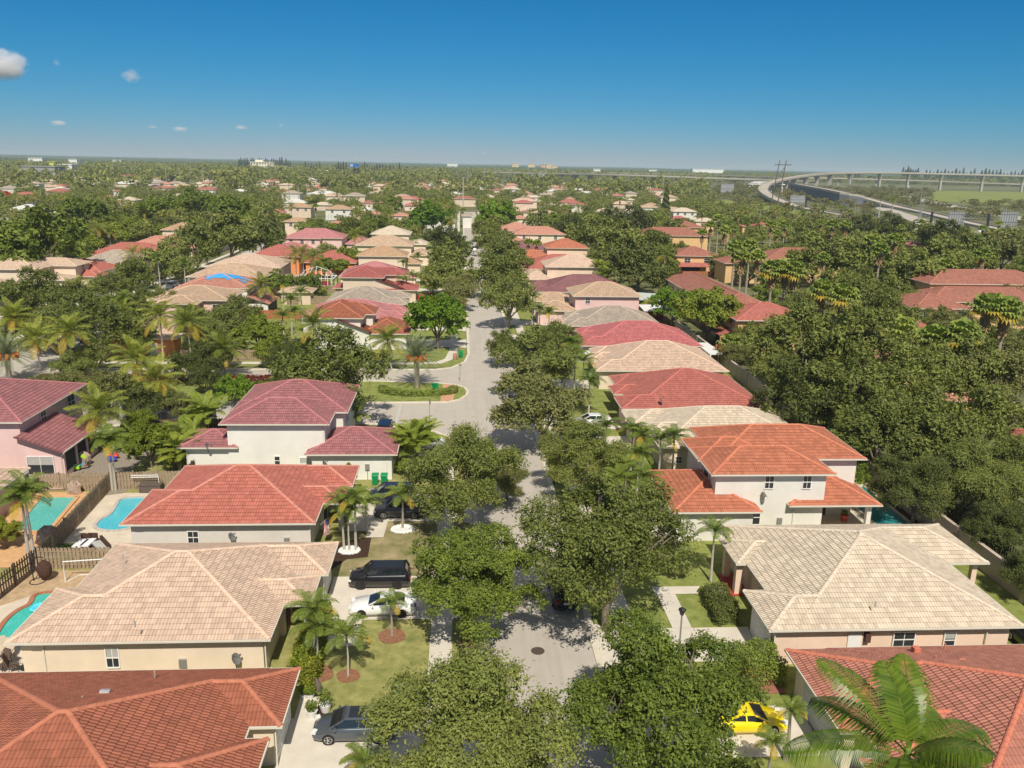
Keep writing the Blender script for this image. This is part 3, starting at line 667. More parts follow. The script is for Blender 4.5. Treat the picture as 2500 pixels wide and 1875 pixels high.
h = House('house', 'pink two storey house with lean-to terrace roof at the left edge', 'house',
    [(-57, -43.4, 81.0, 95.8, 5.8), (-66, -53, 84, 93, 5.8)], 'pink', 'maroon', t=0.36)
h.win('E', -43.95, (96, 1006, 112, 1028)); h.win('E', -43.95, (161, 965, 182, 994))
tb = MB(); slope(tb, (-39.4, 80.2, 2.85), (-39.4, 88.9, 2.85), (-43.9, 88.9, 4.5), (-43.9, 80.2, 4.5), True); capline(tb, (-39.4, 80.2, 2.85), (-43.9, 80.2, 4.5), True)
tb.add([(-39.4, 80.2, 2.75), (-39.4, 88.9, 2.75), (-43.9, 88.9, 4.4), (-43.9, 80.2, 4.4)], [(3, 2, 1, 0)], 2)
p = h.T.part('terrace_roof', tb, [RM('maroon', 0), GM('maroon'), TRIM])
mb = MB(); mb.box(-43.94, -39.8, 80.75, 80.95, 0, 2.75); mb.add([(-43.94, 80.76, 2.7), (-39.8, 80.76, 2.7), (-43.94, 80.76, 4.3), (-43.94, 80.94, 2.7), (-39.8, 80.94, 2.7), (-43.94, 80.94, 4.3)], [(0, 1, 2), (5, 4, 3), (1, 4, 5, 2)])
for y in (80.8, 83.5, 86, 88.2): mb.box(-39.95, -39.65, y, y+0.3, 0, 2.75)
mb.box(-39.9, -39.7, 81, 88.3, 0, 0.5)
h.T.part('terrace_wall', mb, ST['pink'])
mb = MB(); mb.box(-39.84, -39.8, 81.1, 88.2, 0.5, 2.7); h.T.part('insect_screen', mb, DARK)
h.win('S', 80.75, (66, 1115, 135, 1158), blind=0.45, style='fix'); mb = MB(); mb.bar((-39.35, 80.2, 2.85), (-39.35, 88.9, 2.85), .12); mb.tube([(-39.35, 80.15, 2.8), (-39.6, 80.4, 2.5), (-39.9, 80.7, 2.4), (-39.9, 80.7, 0.1)], .05, 6); h.T.part('gutter', mb, TRIM)
h = House('house', 'low pinkish bungalow with beige roof cut off by the left edge below the pink house', 'house', [(-54, -40.5, 60.5, 75.9, 2.9, dict(e='hh'))], 'rose', 'cream')
h.win('E', -41.05, (56, 1162, 70, 1184))
# --- right side, nearest first
h = House('house', 'orange terracotta bungalow at the bottom right behind the tall palm fronds', 'house',
    [(22.6, 38, 29.0, 43.95, 2.9), (20.1, 30, 36.3, 43.9, 2.9), (21.4, 30, 33.0, 39.3, 2.9), (20.15, 27, 30.4, 34.2, 2.9)], 'cream', 'terra2')
h.vent(2236, 1588, 3.6, 'box', CM('terra2')); h.vent(2352, 1620, 4.1, 'box', CM('terra2')); h.vent(2283, 1611, 4.0, mat=CM('terra2')); h.vent(2306, 1581, 3.4, mat=CM('terra2'))
h.door('garage_door', 'W', 20.66, 37.2, 42.0, 2.4, pbr('garage_door_grey', (0.5, 0.52, 0.52), 0.6, var=0.03), 4)
h = House('house', 'peach bungalow with wide ivory tile roof on the right', 'house',
    [(21.5, 36.9, 46.1, 61.9, 2.9), (19.9, 28, 46.12, 51.2, 2.9), (30, 40.1, 55.0, 61.88, 2.9, dict(w=(31, 36.3, 55.6, 61.3))), (20.75, 28, 55.3, 59.4, 2.9, dict(walls=False)), (22.4, 30, 57.2, 61.86, 2.9)], 'peach', 'ivory')
h.door('side_door', 'S', 46.65, *(lambda a, b: (a, b))(on_y(2070, 1550, 46.65)[0], on_y(2103, 1550, 46.65)[0]), 2.25, pbr('white_door', (0.78, 0.78, 0.76), 0.5, var=0.02))
h.win('S', 46.65, (2183, 1543, 2227, 1576)); h.win('S', 46.65, (2307, 1543, 2325, 1579), blind=0.4, cols=1)
for x in (1890, 2405): h.pipe(on_y(x, 1570, 46.5)[0], 46.5, 2.8)
mb = MB(); x, z = on_y(2116, 1553, 46.6); mb.box(x-.18, x+.18, 46.35, 46.65, z-.35, z+.3); h.T.part('wall_lamp', mb, pbr('lamp_brown', (0.1, 0.05, 0.04)))
mb = MB(); mb.box(20.9, 21.4, 55.7, 56.2, 0, 2.8); h.T.part('porch_column', mb, ST['peach']); mb = MB(); mb.box(20.9, 21.4, 58.4, 58.9, 0, 2.8); h.T.part('porch_column', mb, ST['peach']); mb = MB(); mb.box(22.4, 22.9, 55.7, 56.1, 0, 2.8); h.T.part('porch_column', mb, ST['peach']);
mb = MB(); mb.box(39.3, 39.7, 55.5, 55.9, 0, 2.8); h.T.part('porch_column', mb, ST['peach']); mb = MB(); mb.box(39.3, 39.7, 61.0, 61.4, 0, 2.8); h.T.part('porch_column', mb, ST['peach']);
mb = MB(); mb.box(20.6, 22.4, 55.6, 59.0, 0.0, 0.12); h.T.part('porch_floor', mb, pbr('red_floor', (0.4, 0.05, 0.04), 0.6))
h.door('garage_door', 'W', 20.45, 47.0, 50.6, 2.4, GDOOR, 4); h.vent(2117, 1338, 5.3); h.vent(2127, 1374, 4.8, 'stub'); h.vent(2137, 1478, 4.0)
h = House('house', 'white two storey villa with orange red roofs beside the teal pool', 'house',
    [(21.8, 32.8, 66.0, 73.0, 5.8), (23.4, 37.4, 69.9, 79.1, 5.8, dict(nb=1)), (18.2, 26, 64.6, 74.5, 2.95), (29, 37.25, 65.9, 72.6, 2.95, dict(walls=False)), (21.7, 29, 69.8, 75.8, 5.8, dict(nb=1))], 'white', 'orange', t=0.4)
h.win('S', 66.6, (1869, 1162, 1886, 1191)); h.win('S', 66.6, (1962, 1161, 1977, 1191)); h.win('W', 22.35, (1712, 1130, 1720, 1150), cols=1, w=(68.4, 69.8, 3.9, 5.0))
h.win('S', 66.6, (1818, 1239, 1832, 1261), w=(25.6, 26.6, 0.9, 2.2), cols=1); h.pipe(29.6, 66.5, 2.6, 0.05)
h.door('patio_door', 'S', 70.45, 31.8, 34.4, 2.2, GLASS, 0); mb = MB(); mb.box(36.3, 36.7, 66.4, 66.8, 0, 2.8); h.T.part('porch_column', mb, ST['white']); mb = MB(); mb.box(36.3, 36.7, 71.4, 71.8, 0, 2.8); h.T.part('porch_column', mb, ST['white']);
h.dish((26.6, 66.2, 3.2), 0.9, pbr('dish_ivory', (0.7, 0.66, 0.55)))
def bungalow(name, label, y0, y1, wall, roof, xr=38, fine=True, x0=21.0, xw=19.6):
    d = y1-y0
    return House(name, label, 'house', [(x0, xr, y0, y1, 2.9), (xw, x0+8, y0+.02, y0+5.2, 2.9), (xw+.2, x0+7, y0+6.6, y0+10.6, 2.9, dict(walls=False)), (xw+1.2, x0+8, y1-4.6, y1-.03, 2.9)], wall, roof, fine)
h = House('house', 'bungalow with pale ivory roof behind the white two storey villa', 'house',
    [(21, 38, 81.4, 94.6, 2.9), (19.5, 28, 88.9, 94.58, 2.9), (20.3, 28, 84.4, 88.6, 3.25, dict(w=(23, 27, 85, 88)))], 'cream', 'ivory')
h.win('S', 81.95, (1650, 1115, 1663, 1129), cols=2)
h = bungalow('house', 'bungalow with plain brick red roof and two small white roof vents', 95.6, 111.6, 'peach', 'red2', xw=19.7); h.vent(1648, 933, 4.4, 'box', FRAME); h.vent(1677, 932, 4.6, 'box', FRAME); h.dish((24.5, 96.3, 3.1)); 
h = bungalow('house', 'bungalow with mottled beige tiles beyond the brick red roof', 114.7, 129.5, 'cream', 'cream', xr=39)
h = bungalow('house', 'bungalow with vivid crimson roof on the right of the street', 131.6, 146.0, 'pale', 'crimson', xr=40)
h = bungalow('house', 'bungalow with greyish brown roof beyond the crimson roof', 148.6, 162.4, 'rose', 'grey', xr=37.5)
h = House('house', 'pink two storey house with beige roof and one small side window', 'house', [(22.8, 37, 165.4, 176.5, 5.8), (15.2, 24, 164.5, 172, 2.9), (15.5, 25, 176.5, 184, 2.9)], 'pink', 'beige'); h.win('S', 165.95, (1430, 728, 1440, 740))
h = bungalow('house', 'bungalow with dark plum roof beyond the pink two storey house', 190, 206, 'pale', 'plum', xr=40, fine=False, x0=19, xw=16.2)
h = House('house', 'cream two storey house with pale tan roof on the right row', 'house', [(22, 38, 214, 227, 5.8), (15.5, 24, 211, 224, 2.9)], 'peach', 'cream', False)
h = bungalow('house', 'long low house with pinkish red roof on the right row', 233, 250, 'rose', 'red2', xr=41, fine=False, x0=18, xw=15.5)
h = House('house', 'two storey house with bright orange roof near the far end of the right row', 'house', [(27, 41, 264, 277, 5.8), (16, 30, 258, 270, 2.9)], 'peach', 'orange', False)
h = House('house', 'cream two storey house with coral roof at the far end of the right row', 'house', [(20, 40, 316, 329, 5.8), (14, 30, 326, 340, 6.2), (16, 26, 306, 318, 2.9)], 'cream', 'salmon', False); h.auto_win('S', 316.6, 21, 39, 4.6, 3)
h = House('house', 'low house with wine coloured roof half hidden by street trees far up the right row', 'house', [(15, 32, 285, 300, 2.9)], 'rose', 'plum', False)
# --- left row beyond the boulevard
h = House('house', 'white two storey house with terracotta roofs and an arched window', 'house', [(-25.5, -16.5, 140.0, 152, 5.6), (-21, -14.8, 144, 151, 5.6), (-17, -8.8, 140.4, 151, 2.9)], 'white', 'terra', t=.45)
tb = MB(); slope(tb, (-21.5, 139.7, 5.6), (-15.2, 139.7, 3.2), (-15.2, 144.5, 3.2), (-21.5, 144.5, 5.6), True); h.T.part('sloping_side_roof', tb, [RM('terra', 0), GM('terra')])
mb = MB(); mb.add([(-21.5, 140.3, 2.5), (-15.6, 140.3, 2.5), (-15.6, 140.3, 3.2), (-21.5, 140.3, 5.4), (-21.5, 144.2, 2.5), (-15.6, 144.2, 2.5), (-15.6, 144.2, 3.2), (-21.5, 144.2, 5.4)], [(0,1,2,3),(7,6,5,4),(1,5,6,2)]); mb.box(-21.5, -15.6, 140.3, 144.2, 0, 2.5); h.T.part('side_wall', mb, ST['white'])
h.win('S', 140.25, (823, 811, 835, 825))
def arch(H_, x, y, z, r, mat=None):
    mb = MB(); n = 10; vs = [(x+r*math.cos(math.pi*i/n), y, z+r*math.sin(math.pi*i/n)) for i in range(n+1)]
    mb.add(vs, [tuple(range(n, -1, -1))]); H_.T.part('arched_pane', mb, mat or GLASS)
x, z = on_y(829, 810, 140.2); arch(h, x, 140.2, z+.1, .42)
h = bungalow2 = House('house', 'bungalow with rose pink roof behind the white house with the arched window', 'house', [(-30, -12, 154.5, 167.5, 2.9), (-18, -9.8, 154.6, 159.6, 2.9), (-18, -10.4, 162, 167.4, 2.9)], 'pale', 'pink')
h = House('house', 'bungalow with rough grey shingle roof behind the rose pink roof', 'house', [(-28, -12.5, 171, 185, 2.9), (-20, -10.8, 171.1, 176, 2.9), (-20, -10.8, 180, 184.9, 2.9)], 'cream', 'grey')
h = House('house', 'two storey house with brick red stepped roof near the red pickup', 'house', [(-27.5, -17.5, 191, 203, 5.6), (-22, -12.5, 197, 204, 5.5), (-29.5, -22, 193, 199, 2.9), (-18.5, -9.8, 190.8, 199, 2.9)], 'beige', 'red')
tb = MB(); slope(tb, (-20, 190.8, 5.6), (-12.6, 190.8, 3.0), (-12.6, 196, 3.0), (-20, 196, 5.6), True); h.T.part('sloping_side_roof', tb, [RM('red', 0), GM('red')])
mb = MB(); mb.add([(-20, 191.4, 0), (-13, 191.4, 0), (-13, 191.4, 3), (-20, 191.4, 5.4), (-20, 195.8, 0), (-13, 195.8, 0), (-13, 195.8, 3), (-20, 195.8, 5.4)], [(0,1,2,3),(7,6,5,4),(1,5,6,2)]); h.T.part('side_wall', mb, ST['beige'])
h = House('house', 'bungalow with faded pink blotched roof on the left row', 'house', [(-31, -14, 212, 228, 2.9), (-20, -11, 212.1, 218, 2.9)], 'cream', 'pink', False)
h = House('house', 'two storey house with golden beige striped roof on the left row', 'house', [(-29, -15, 234, 246, 5.8), (-18, -11, 238, 245, 3.4)], 'cream', 'tan', False)
h = House('house', 'two storey house with wide brownish beige roof on the left row', 'house', [(-33, -15, 264, 278, 5.8), (-16, -9.5, 262, 274, 3.2)], 'cream', 'beige', False)
h = House('house', 'pale cream roofed house farthest up the left row', 'house', [(-34, -19, 318, 332, 4.8), (-18, -12, 300, 312, 2.9)], 'cream', 'ivory', False)
h = House('house', 'grey roofed white two storey house at the end of the street', 'house', [(-16, -4.5, 392, 404, 5.8), (-9, -2, 384, 396, 5.2, dict(e='gg'))], 'white', 'grey', False); h.auto_win('S', 392.6, -15, -6, 4.6, 2)
h = House('house', 'narrow white house beside the end of the street', 'house', [(0.5, 6, 420, 436, 5.8)], 'white', 'grey', False)
# --- row facing the west street
h = House('house', 'beige two storey house with drab tan roof left of the lean-to terraces', 'house', [(-58, -43.2, 156, 168.5, 5.8), (-56, -48, 153, 160, 5.6)], 'rose', 'beige', t=.3); h.auto_win('S', 156.6, -47.5, -44, 4.3, 1); h.auto_win('E', -43.8, 158, 168, 4.4, 3)
h = House('house', 'two storey house with salmon roof partly covered by a blue tarpaulin', 'house', [(-58, -43.2, 171.5, 185.5, 5.8)], 'pale', 'salmon', t=.3)
h.auto_win('E', -43.8, 173, 185, 4.4, 3)
tb = MB(); slope(tb, (-38.9, 169.8, 2.8), (-38.9, 179.5, 2.8), (-43.6, 179.5, 4.4), (-43.6, 169.8, 4.4), True); h.T.part('terrace_roof', tb, [RM('salmon', 0), GM('salmon'), TRIM])
mb = MB(); mb.box(-43.6, -39.3, 170.2, 170.4, 0, 2.8); mb.box(-39.5, -39.3, 170.4, 171, 0, 2.8); mb.box(-39.5, -39.3, 178.6, 179, 0, 2.8); h.T.part('terrace_wall', mb, ST['pale'])
mb = MB(); mb.box(-42.9, -40.2, 170.12, 170.18, 0.4, 2.2); mb.box(-39.3, -39.26, 171, 178.6, 0.3, 2.7); h.T.part('insect_screen', mb, DARK)
TARP = pbr('blue_tarpaulin', (0.06, 0.36, 0.75), 0.5, var=0.15, scale=1)
zt = lambda x, y: 5.8+.3*min(y-171.5, 185.5-y, x+58, -43.2-x)+.1
mb = MB(); n = 14
tp = [at(572, 672, 7.4), at(600, 668, 7.6), at(624, 670, 7.4), at(612, 684, 6.8), at(606, 687, 6.7), at(590, 681, 7.2), at(560, 678, 7.4), at(545, 679, 7.2)]
gx = [(x, y) for x in np.arange(-56, -44.5, .8) for y in np.arange(174.5, 183.5, .8)]
for x, y in gx:
    e = math.sin(x*1.7)*.6+math.sin(y*2.1)*.5
    if 176+e < y < 182+e*.7 and -55+e < x < -46.2-e*.8+max(0, (y-179))*-.3: 
        mb.add([(x, y, zt(x, y)), (x+.8, y, zt(x+.8, y)), (x+.8, y+.8, zt(x+.8, y+.8)), (x, y+.8, zt(x, y+.8))], [(0, 1, 2, 3)])
h.T.part('tarpaulin', mb, TARP, h.roof)
h = House('house', 'two storey house with sunlit brown tan roof beyond the blue tarpaulin', 'house', [(-61, -43.5, 188, 203, 5.8), (-40.5, -33, 186, 192, 2.9)], 'beige', 'beige', False, t=.3); h.auto_win('E', -44.0, 189, 202, 4.4, 4); h.auto_win('S', 188.6, -47, -44.2, 4.4, 1)
h = House('house', 'two storey house with beige hipped roof beyond the brown tan one', 'house', [(-62, -44, 206, 222, 5.8), (-46, -39, 203, 212, 2.9)], 'peach', 'cream', False, t=.3); h.auto_win('E', -44.6, 207, 220, 4.4, 4)
h = House('house', 'house with bright orange wall and low red roof behind the palms', 'house', [(-44, -29, 236, 250, 3.6), (-58, -44, 232, 246, 5.6)], 'orange', 'red2', False)
h = House('house', 'pink two storey house with wide light pink roof in the middle distance', 'house', [(-60, -47, 286, 300, 5.8), (-50, -40, 288, 302, 5.8), (-40, -31, 292, 306, 3.6), (-62, -50, 278, 288, 2.9)], 'pink', 'pink', False); h.auto_win('S', 286.6, -59, -48, 4.6, 3)
# --- far side of the west street
h = House('house', 'large beige roofed cream villa with small arched windows at the left', 'house', [(-112, -97.5, 197, 211, 5.8), (-100, -92, 205, 214, 5.8), (-99, -91.5, 197.5, 205, 3.4)], 'cream', 'cream', False, t=.3); h.auto_win('E', -92.5, 206, 213, 5.0, 1)
x, z = on_y(87, 676, 197.5); arch(h, x, 197.45, z, .7); h.auto_win('S', 198.1, -100, -95, 2.0, 1)
h = House('house', 'low pinkish beige roof cut off by the left edge near the big villa', 'house', [(-118, -96, 176, 192, 3.2)], 'cream', 'cream', False)
h = House('house', 'bungalow with coral roof tucked behind the large beige villa', 'house', [(-103, -89, 211, 224, 3.6), (-96, -88, 207, 213, 3)], 'cream', 'coral', False)
h = House('house', 'bungalow with streaky brown roof beyond the coral roof', 'house', [(-103, -86, 228, 243, 3.6)], 'cream', 'grey', False)
h = House('house', 'long bungalow with deep coral roof beyond the streaky brown roof', 'house', [(-108, -86, 247, 262, 3.8), (-92, -84, 250, 260, 5)], 'cream', 'red2', False)
h = House('house', 'bungalow with dull salmon roof at the far left street', 'house', [(-106, -84, 268, 284, 3.8)], 'peach', 'salmon', False)
h = House('house', 'bungalow with brown roof farther along the far left street', 'house', [(-104, -82, 290, 305, 3.8)], 'beige', 'brown', False)
h = House('house', 'small cream two storey house with tan hipped roof standing free among the trees', 'house', [(-109, -94, 312, 324, 5.8)], 'cream', 'tan', False)
h = House('garden_wall_building', 'orange gatehouse wall behind the coconut palms on the boulevard', 'gatehouse', [(-58.5, -46, 134.6, 139, 3.0)], 'orange', 'cream', False, t=.06)
h.slab('door', -50.6, -49.2, 135.1, 135.16, 0, 2.2, FRAME)
# --- townhouses on the right
def town(label, blocks, roof='brown', wall='yellow', rz=0, piv=(0, 0), fine=False):
    h = House('townhouse', label, 'townhouse', blocks, wall, roof, fine, t=.36); return h
h = town('long brown roofed townhouse row running away behind the bright green trees', [(48.5, 60, 152, 196, 5.8)]); h.auto_win('W', 49.05, 153, 195, 4.3, 9)
h.win('W', 49.05, None, w=(170, 171.2, 3.6, 5))
h = town('pink red roofed end unit of the long townhouse row', [(48.0, 62, 139.5, 151.8, 5.85), (60.5, 67, 141, 150, 3.6)], 'red2'); h.auto_win('W', 48.5, 140.5, 151, 4.3, 2)
tb = MB(); slope(tb, (45.9, 151.5, 2.7), (45.9, 141.5, 2.7), (48.5, 141.5, 3.6), (48.5, 151.5, 3.6), False); p = h.T.part('porch_roof', tb, [RM('red2', 1)]); mb = MB(); mb.box(46.1, 46.5, 141.9, 142.3, 0, 2.75); mb.box(46.1, 48.5, 141.7, 141.9, 0, 2.7); h.T.part('porch_wall', mb, ST['yellow']); mb = MB(); mb.box(46.1, 46.5, 151, 151.4, 0, 2.75); h.T.part('porch_column', mb, ST['yellow'])
h = town('yellow townhouse with brown hipped roof facing the camera', [(64.2, 78, 245.5, 258, 5.8)]); h.auto_win('S', 246.05, 65, 77, 4.4, 2, 1.8); tb = MB(); slope(tb, (64.8, 243.2, 2.8), (74, 243.2, 2.8), (74, 246, 3.8), (64.8, 246, 3.8), False); h.T.part('porch_roof', tb, [RM('red2', 1)]); h.door('patio_door', 'S', 246.05, 66.5, 72, 2.3, DARK)
h = town('wide townhouse with rust brown roof behind the fan palm clump', [(86, 112, 232, 250, 5.8), (74, 90, 229, 240, 5.6)])
h = town('long townhouse with flat rust roof beside the umbrella trees', [(68, 96, 318, 333, 5.8)]); 
h = town('rust roofed townhouse left of the conical cypress', [(66, 84, 372, 388, 5.6)]); h = town('short rust roofed townhouse right of the conical cypress', [(92, 108, 366, 380, 5.6)])
h = town('townhouse with weathered red roof and pointed porch gable at the right edge', [(103.5, 134, 176.5, 190, 7.6), (89.5, 101.5, 156.5, 170, 5.4), (97, 134, 164, 176.6, 5.6)], 'brown')
h.auto_win('S', 157.1, 90.5, 92.7, 3.9, 1, 1.6, 1.7); h.auto_win('S', 157.1, 98.2, 100.6, 3.9, 1, 1.6, 1.7)
tb = MB(); hiproof(tb, tb, 93.6, 97.4, 154.9, 160, 5.0, .36, 'gh', False, 'y'); h.T.part('porch_gable', tb, [RM('red2', 1), GM('red2'), ST['yellow']]); mb = MB(); mb.box(93.9, 97.1, 155.4, 157, 0, 5.0); h.T.part('porch_wall', mb, ST['yellow']); arch(h, 95.5, 155.36, 3.0, 0.95); h.slab('entrance', 94.55, 96.45, 155.34, 155.39, 0, 3.0, DARK)
h = town('low salmon roof corner showing between the oaks at the right', [(64, 72, 118, 126, 3.4)], 'salmon'); h = town('coral roof edge peeking out of the oaks lower right', [(62, 71, 98, 104, 3.2)], 'salmon')
h = town('small coral roof tip between oaks below the fan palm pair', [(72, 84, 135, 144, 4.6)], 'red2')
h = town('red tiled roof corner at the right edge among the oaks', [(58, 80, 74, 82, 4.6)], 'red2')
for i, (px, py, c, sx, lb) in enumerate([(1250, 835, 'red2', 8, '')][:0]): pass
# smaller houses farther off: (left px, right px, eave py, eave height, wall, roof, label)
FARH = [
 (690, 762, 506, 5.8, 'beige', 'tan', 'beige two storey house with tan hipped roof in the middle distance'),
 (648, 694, 519, 3.6, 'cream', 'crimson', 'low house with vivid crimson roof left of the tan hipped roof'),
 (690, 752, 541, 5.8, 'beige', 'tan', 'two storey house with greenish tan roof and a dark balcony'),
 (790, 860, 511, 5.8, 'white', 'tan', 'white two storey house with a screened pool cage in front'),
 (690, 750, 495, 3.4, 'white', 'white', 'low white roofed building behind the tan hipped roof'),
 (866, 935, 525, 3.2, 'peach', 'salmon', 'peach bungalow with orange salmon roof by the playing field'),
 (955, 1000, 527, 3.2, 'peach', 'salmon', 'peach bungalow with salmon roof right of the lone coconut palm'),
 (880, 912, 496, 3.4, 'cream', 'red2', 'small house with faded red roof beyond the playing field'),
 (925, 980, 494, 5.0, 'cream', 'brown', 'house with mauve brown hipped roof beyond the playing field'),
 (985, 1040, 502, 3.4, 'cream', 'crimson', 'low house with dark red roof left of the concrete pole'),
 (805, 830, 545, 3.6, 'cream', 'salmon', 'little gabled salmon roof among shrubs in the middle distance'),
 (745, 830, 475, 3.4, 'white', 'white', 'white roofed cluster house behind the royal palms'),
 (577, 622, 436, 5.0, 'white', 'red2', 'white house with coral roof below the pale office block'),
 (622, 660, 443, 5.0, 'white', 'grey', 'white house with greyish pink roof right of the coral one'),
 (395, 440, 418, 4.5, 'cream', 'red2', 'distant house with bright coral hipped roof at left'),
 (333, 374, 424, 4.5, 'cream', 'red2', 'distant house with flat coral roof at left'),
 (272, 300, 467, 4.0, 'white', 'red2', 'small house with brick red hipped roof in the left distance'),
 (240, 270, 480, 3.6, 'cream', 'salmon', 'small house with pinkish roof in the left distance'),
 (355, 395, 456, 4, 'cream', 'slate', 'distant house with dark blue solar roof'),
 (410, 470, 455, 4, 'white', 'beige', 'distant house with pale tan roof'),
 (40, 104, 503, 5, 'cream', 'slate', 'house covered in dark solar panels at the left'),
 (5, 110, 513, 3.4, 'white', 'white', 'long low building with pale metal roof at the left'),
 (68, 120, 552, 3.4, 'white', 'grey', 'white gabled house at the left among trees'),
 (-20, 25, 540, 3.6, 'white', 'grey', 'white gabled house cut off by the left edge'),
 (105, 160, 470, 4, 'peach', 'red2', 'house with orange red roof left of the lone coconut palm'),
 (150, 190, 497, 3.6, 'cream', 'salmon', 'house with pale peach roof beside the lone coconut palm'),
 (120, 152, 520, 3.4, 'white', 'white', 'white carport building under the lone coconut palm'),
 (0, 22, 436, 4, 'cream', 'red2', 'coral roof at the far left edge of the distance'),
 (76, 98, 449, 4, 'white', 'grey', 'grey roofed house in the far left distance'),
 (103, 130, 448, 4, 'cream', 'beige', 'beige roofed house in the far left distance'),
 (1075, 1062, 540, 3, 'white', 'white', ''),
 (1160, 1182, 540, 3.4, 'cream', 'salmon', 'salmon roof left of the bright green tree at the street end'),
 (1250, 1290, 534, 4.0, 'cream', 'salmon', 'cream house with salmon roof behind the coral roofed pair'),
 (1300, 1362, 522, 5.2, 'cream', 'beige', 'cream two storey house with brown tan roof by the umbrella trees'),
 (1275, 1290, 518, 3.6, 'cream', 'brown', 'narrow brown roof beside the brown tan roof'),
 (1390, 1433, 500, 5.2, 'white', 'brown', 'white two storey house with mauve brown roof'),
 (1380, 1405, 486, 3.6, 'cream', 'salmon', 'small salmon roof behind the mauve brown roof'),
 (1028, 1060, 460, 4, 'cream', 'red2', 'distant coral roof left of the concrete pole'),
 (1103, 1117, 465, 3.6, 'cream', 'red2', 'tiny coral roof just left of the concrete pole'),
 (1186, 1208, 466, 3.6, 'cream', 'red2', 'distant coral roof right of the concrete pole'),
 (1225, 1256, 462, 3.6, 'cream', 'salmon', 'farther long coral roof right of the concrete pole'),
 (1195, 1220, 508, 3.6, 'cream', 'salmon', 'pinkish roof between dark oaks right of the concrete pole'),
 (1142, 1160, 486, 3.4, 'white', 'beige', 'little beige gable right of the concrete pole'),
 (1288, 1325, 482, 3.4, 'white', 'ivory', 'low pale roof by fan palms in the middle distance'),
 (1340, 1360, 500, 3.4, 'white', 'grey', 'pale grey roof beside the fan palms'),
 (1386, 1412, 528, 3.4, 'cream', 'tan', 'tan gabled roof among umbrella trees'),
 (1430, 1448, 527, 3.4, 'cream', 'ivory', 'ivory gable among umbrella trees'),
 (1468, 1492, 526, 3.4, 'cream', 'tan', 'peach gable right of the ivory gable'),
 (1495, 1524, 478, 4.6, 'cream', 'crimson', 'house with pinkish crimson roof left of the cypress'),
 (1518, 1550, 488, 3.4, 'cream', 'ivory', 'low ivory roof right of the pinkish crimson roof'),
 (1580, 1606, 500, 3.4, 'cream', 'tan', 'peach roofed house just left of the cypress'),
 (1511, 1578, 521, 5.8, 'white', 'ivory', 'white two storey house with ivory roof left of the cypress'),
 (1645, 1702, 517, 5.8, 'white', 'ivory', 'white two storey house with pale roof right of the cypress'),
 (1636, 1686, 536, 3.6, 'white', 'crimson', 'low crimson roof just right of the cypress'),
 (1700, 1752, 541, 3.4, 'cream', 'ivory', 'bungalow with pale beige roof right of the crimson one'),
 (1768, 1796, 551, 4.6, 'yellow', 'red2', 'first coral roof in the line below the twin power poles'),
 (1765, 1740, 551, 4.6, 'yellow', 'red2', ''),
 (1812, 1822, 552, 4.6, 'yellow', 'red2', 'narrow coral roof between fan palms below the power poles'),
 (1845, 1890, 553, 4.6, 'yellow', 'red2', 'coral roof directly below the twin power poles'),
 (1724, 1745, 550, 4.6, 'yellow', 'red2', 'coral roof next to the pale beige bungalow'),
 (2230, 2262, 600, 4.2, 'yellow', 'red2', 'orange red hut roof among the oaks near the highway wall'),
 (2042, 2066, 609, 4.2, 'yellow', 'salmon', 'tiny orange roof tip among oaks left of the highway wall'),
 (835, 850, 452, 4, 'cream', 'salmon', 'distant salmon roof right of the royal palms'),
 (905, 922, 462, 3.6, 'cream', 'salmon', 'distant salmon roof near the billboard'),
 (935, 955, 452, 3.6, 'cream', 'red2', 'distant coral roof below the billboard'),
 (862, 876, 470, 3.6, 'cream', 'orange', 'small orange roof among palms right of the royal palms'),
]
def far_houses():
    for x0p, x1p, ye, z, wl, rf, lb in FARH:
        if not lb: continue
        a, b = at(x0p, ye, z), at(x1p, ye, z); x0, x1 = a[0], b[0]; y0 = (a[1]+b[1])/2; wd = x1-x0; dp = min(max(9, wd*0.8), 16)
        h = House('house', lb, 'house', [(x0, x1, y0, y0+dp, z)], wl, rf, False, t=.34)
        if z > 4.5 and wd > 9: h.auto_win('S', y0+.55, x0+1, x1-1, z-1.3, max(2, int(wd//5)), 1.3, 1.2)
        elif wd > 6: h.auto_win('S', y0+.55, x0+1.5, x1-1.5, 1.5, 2, 1.2, 1.2)
far_houses()
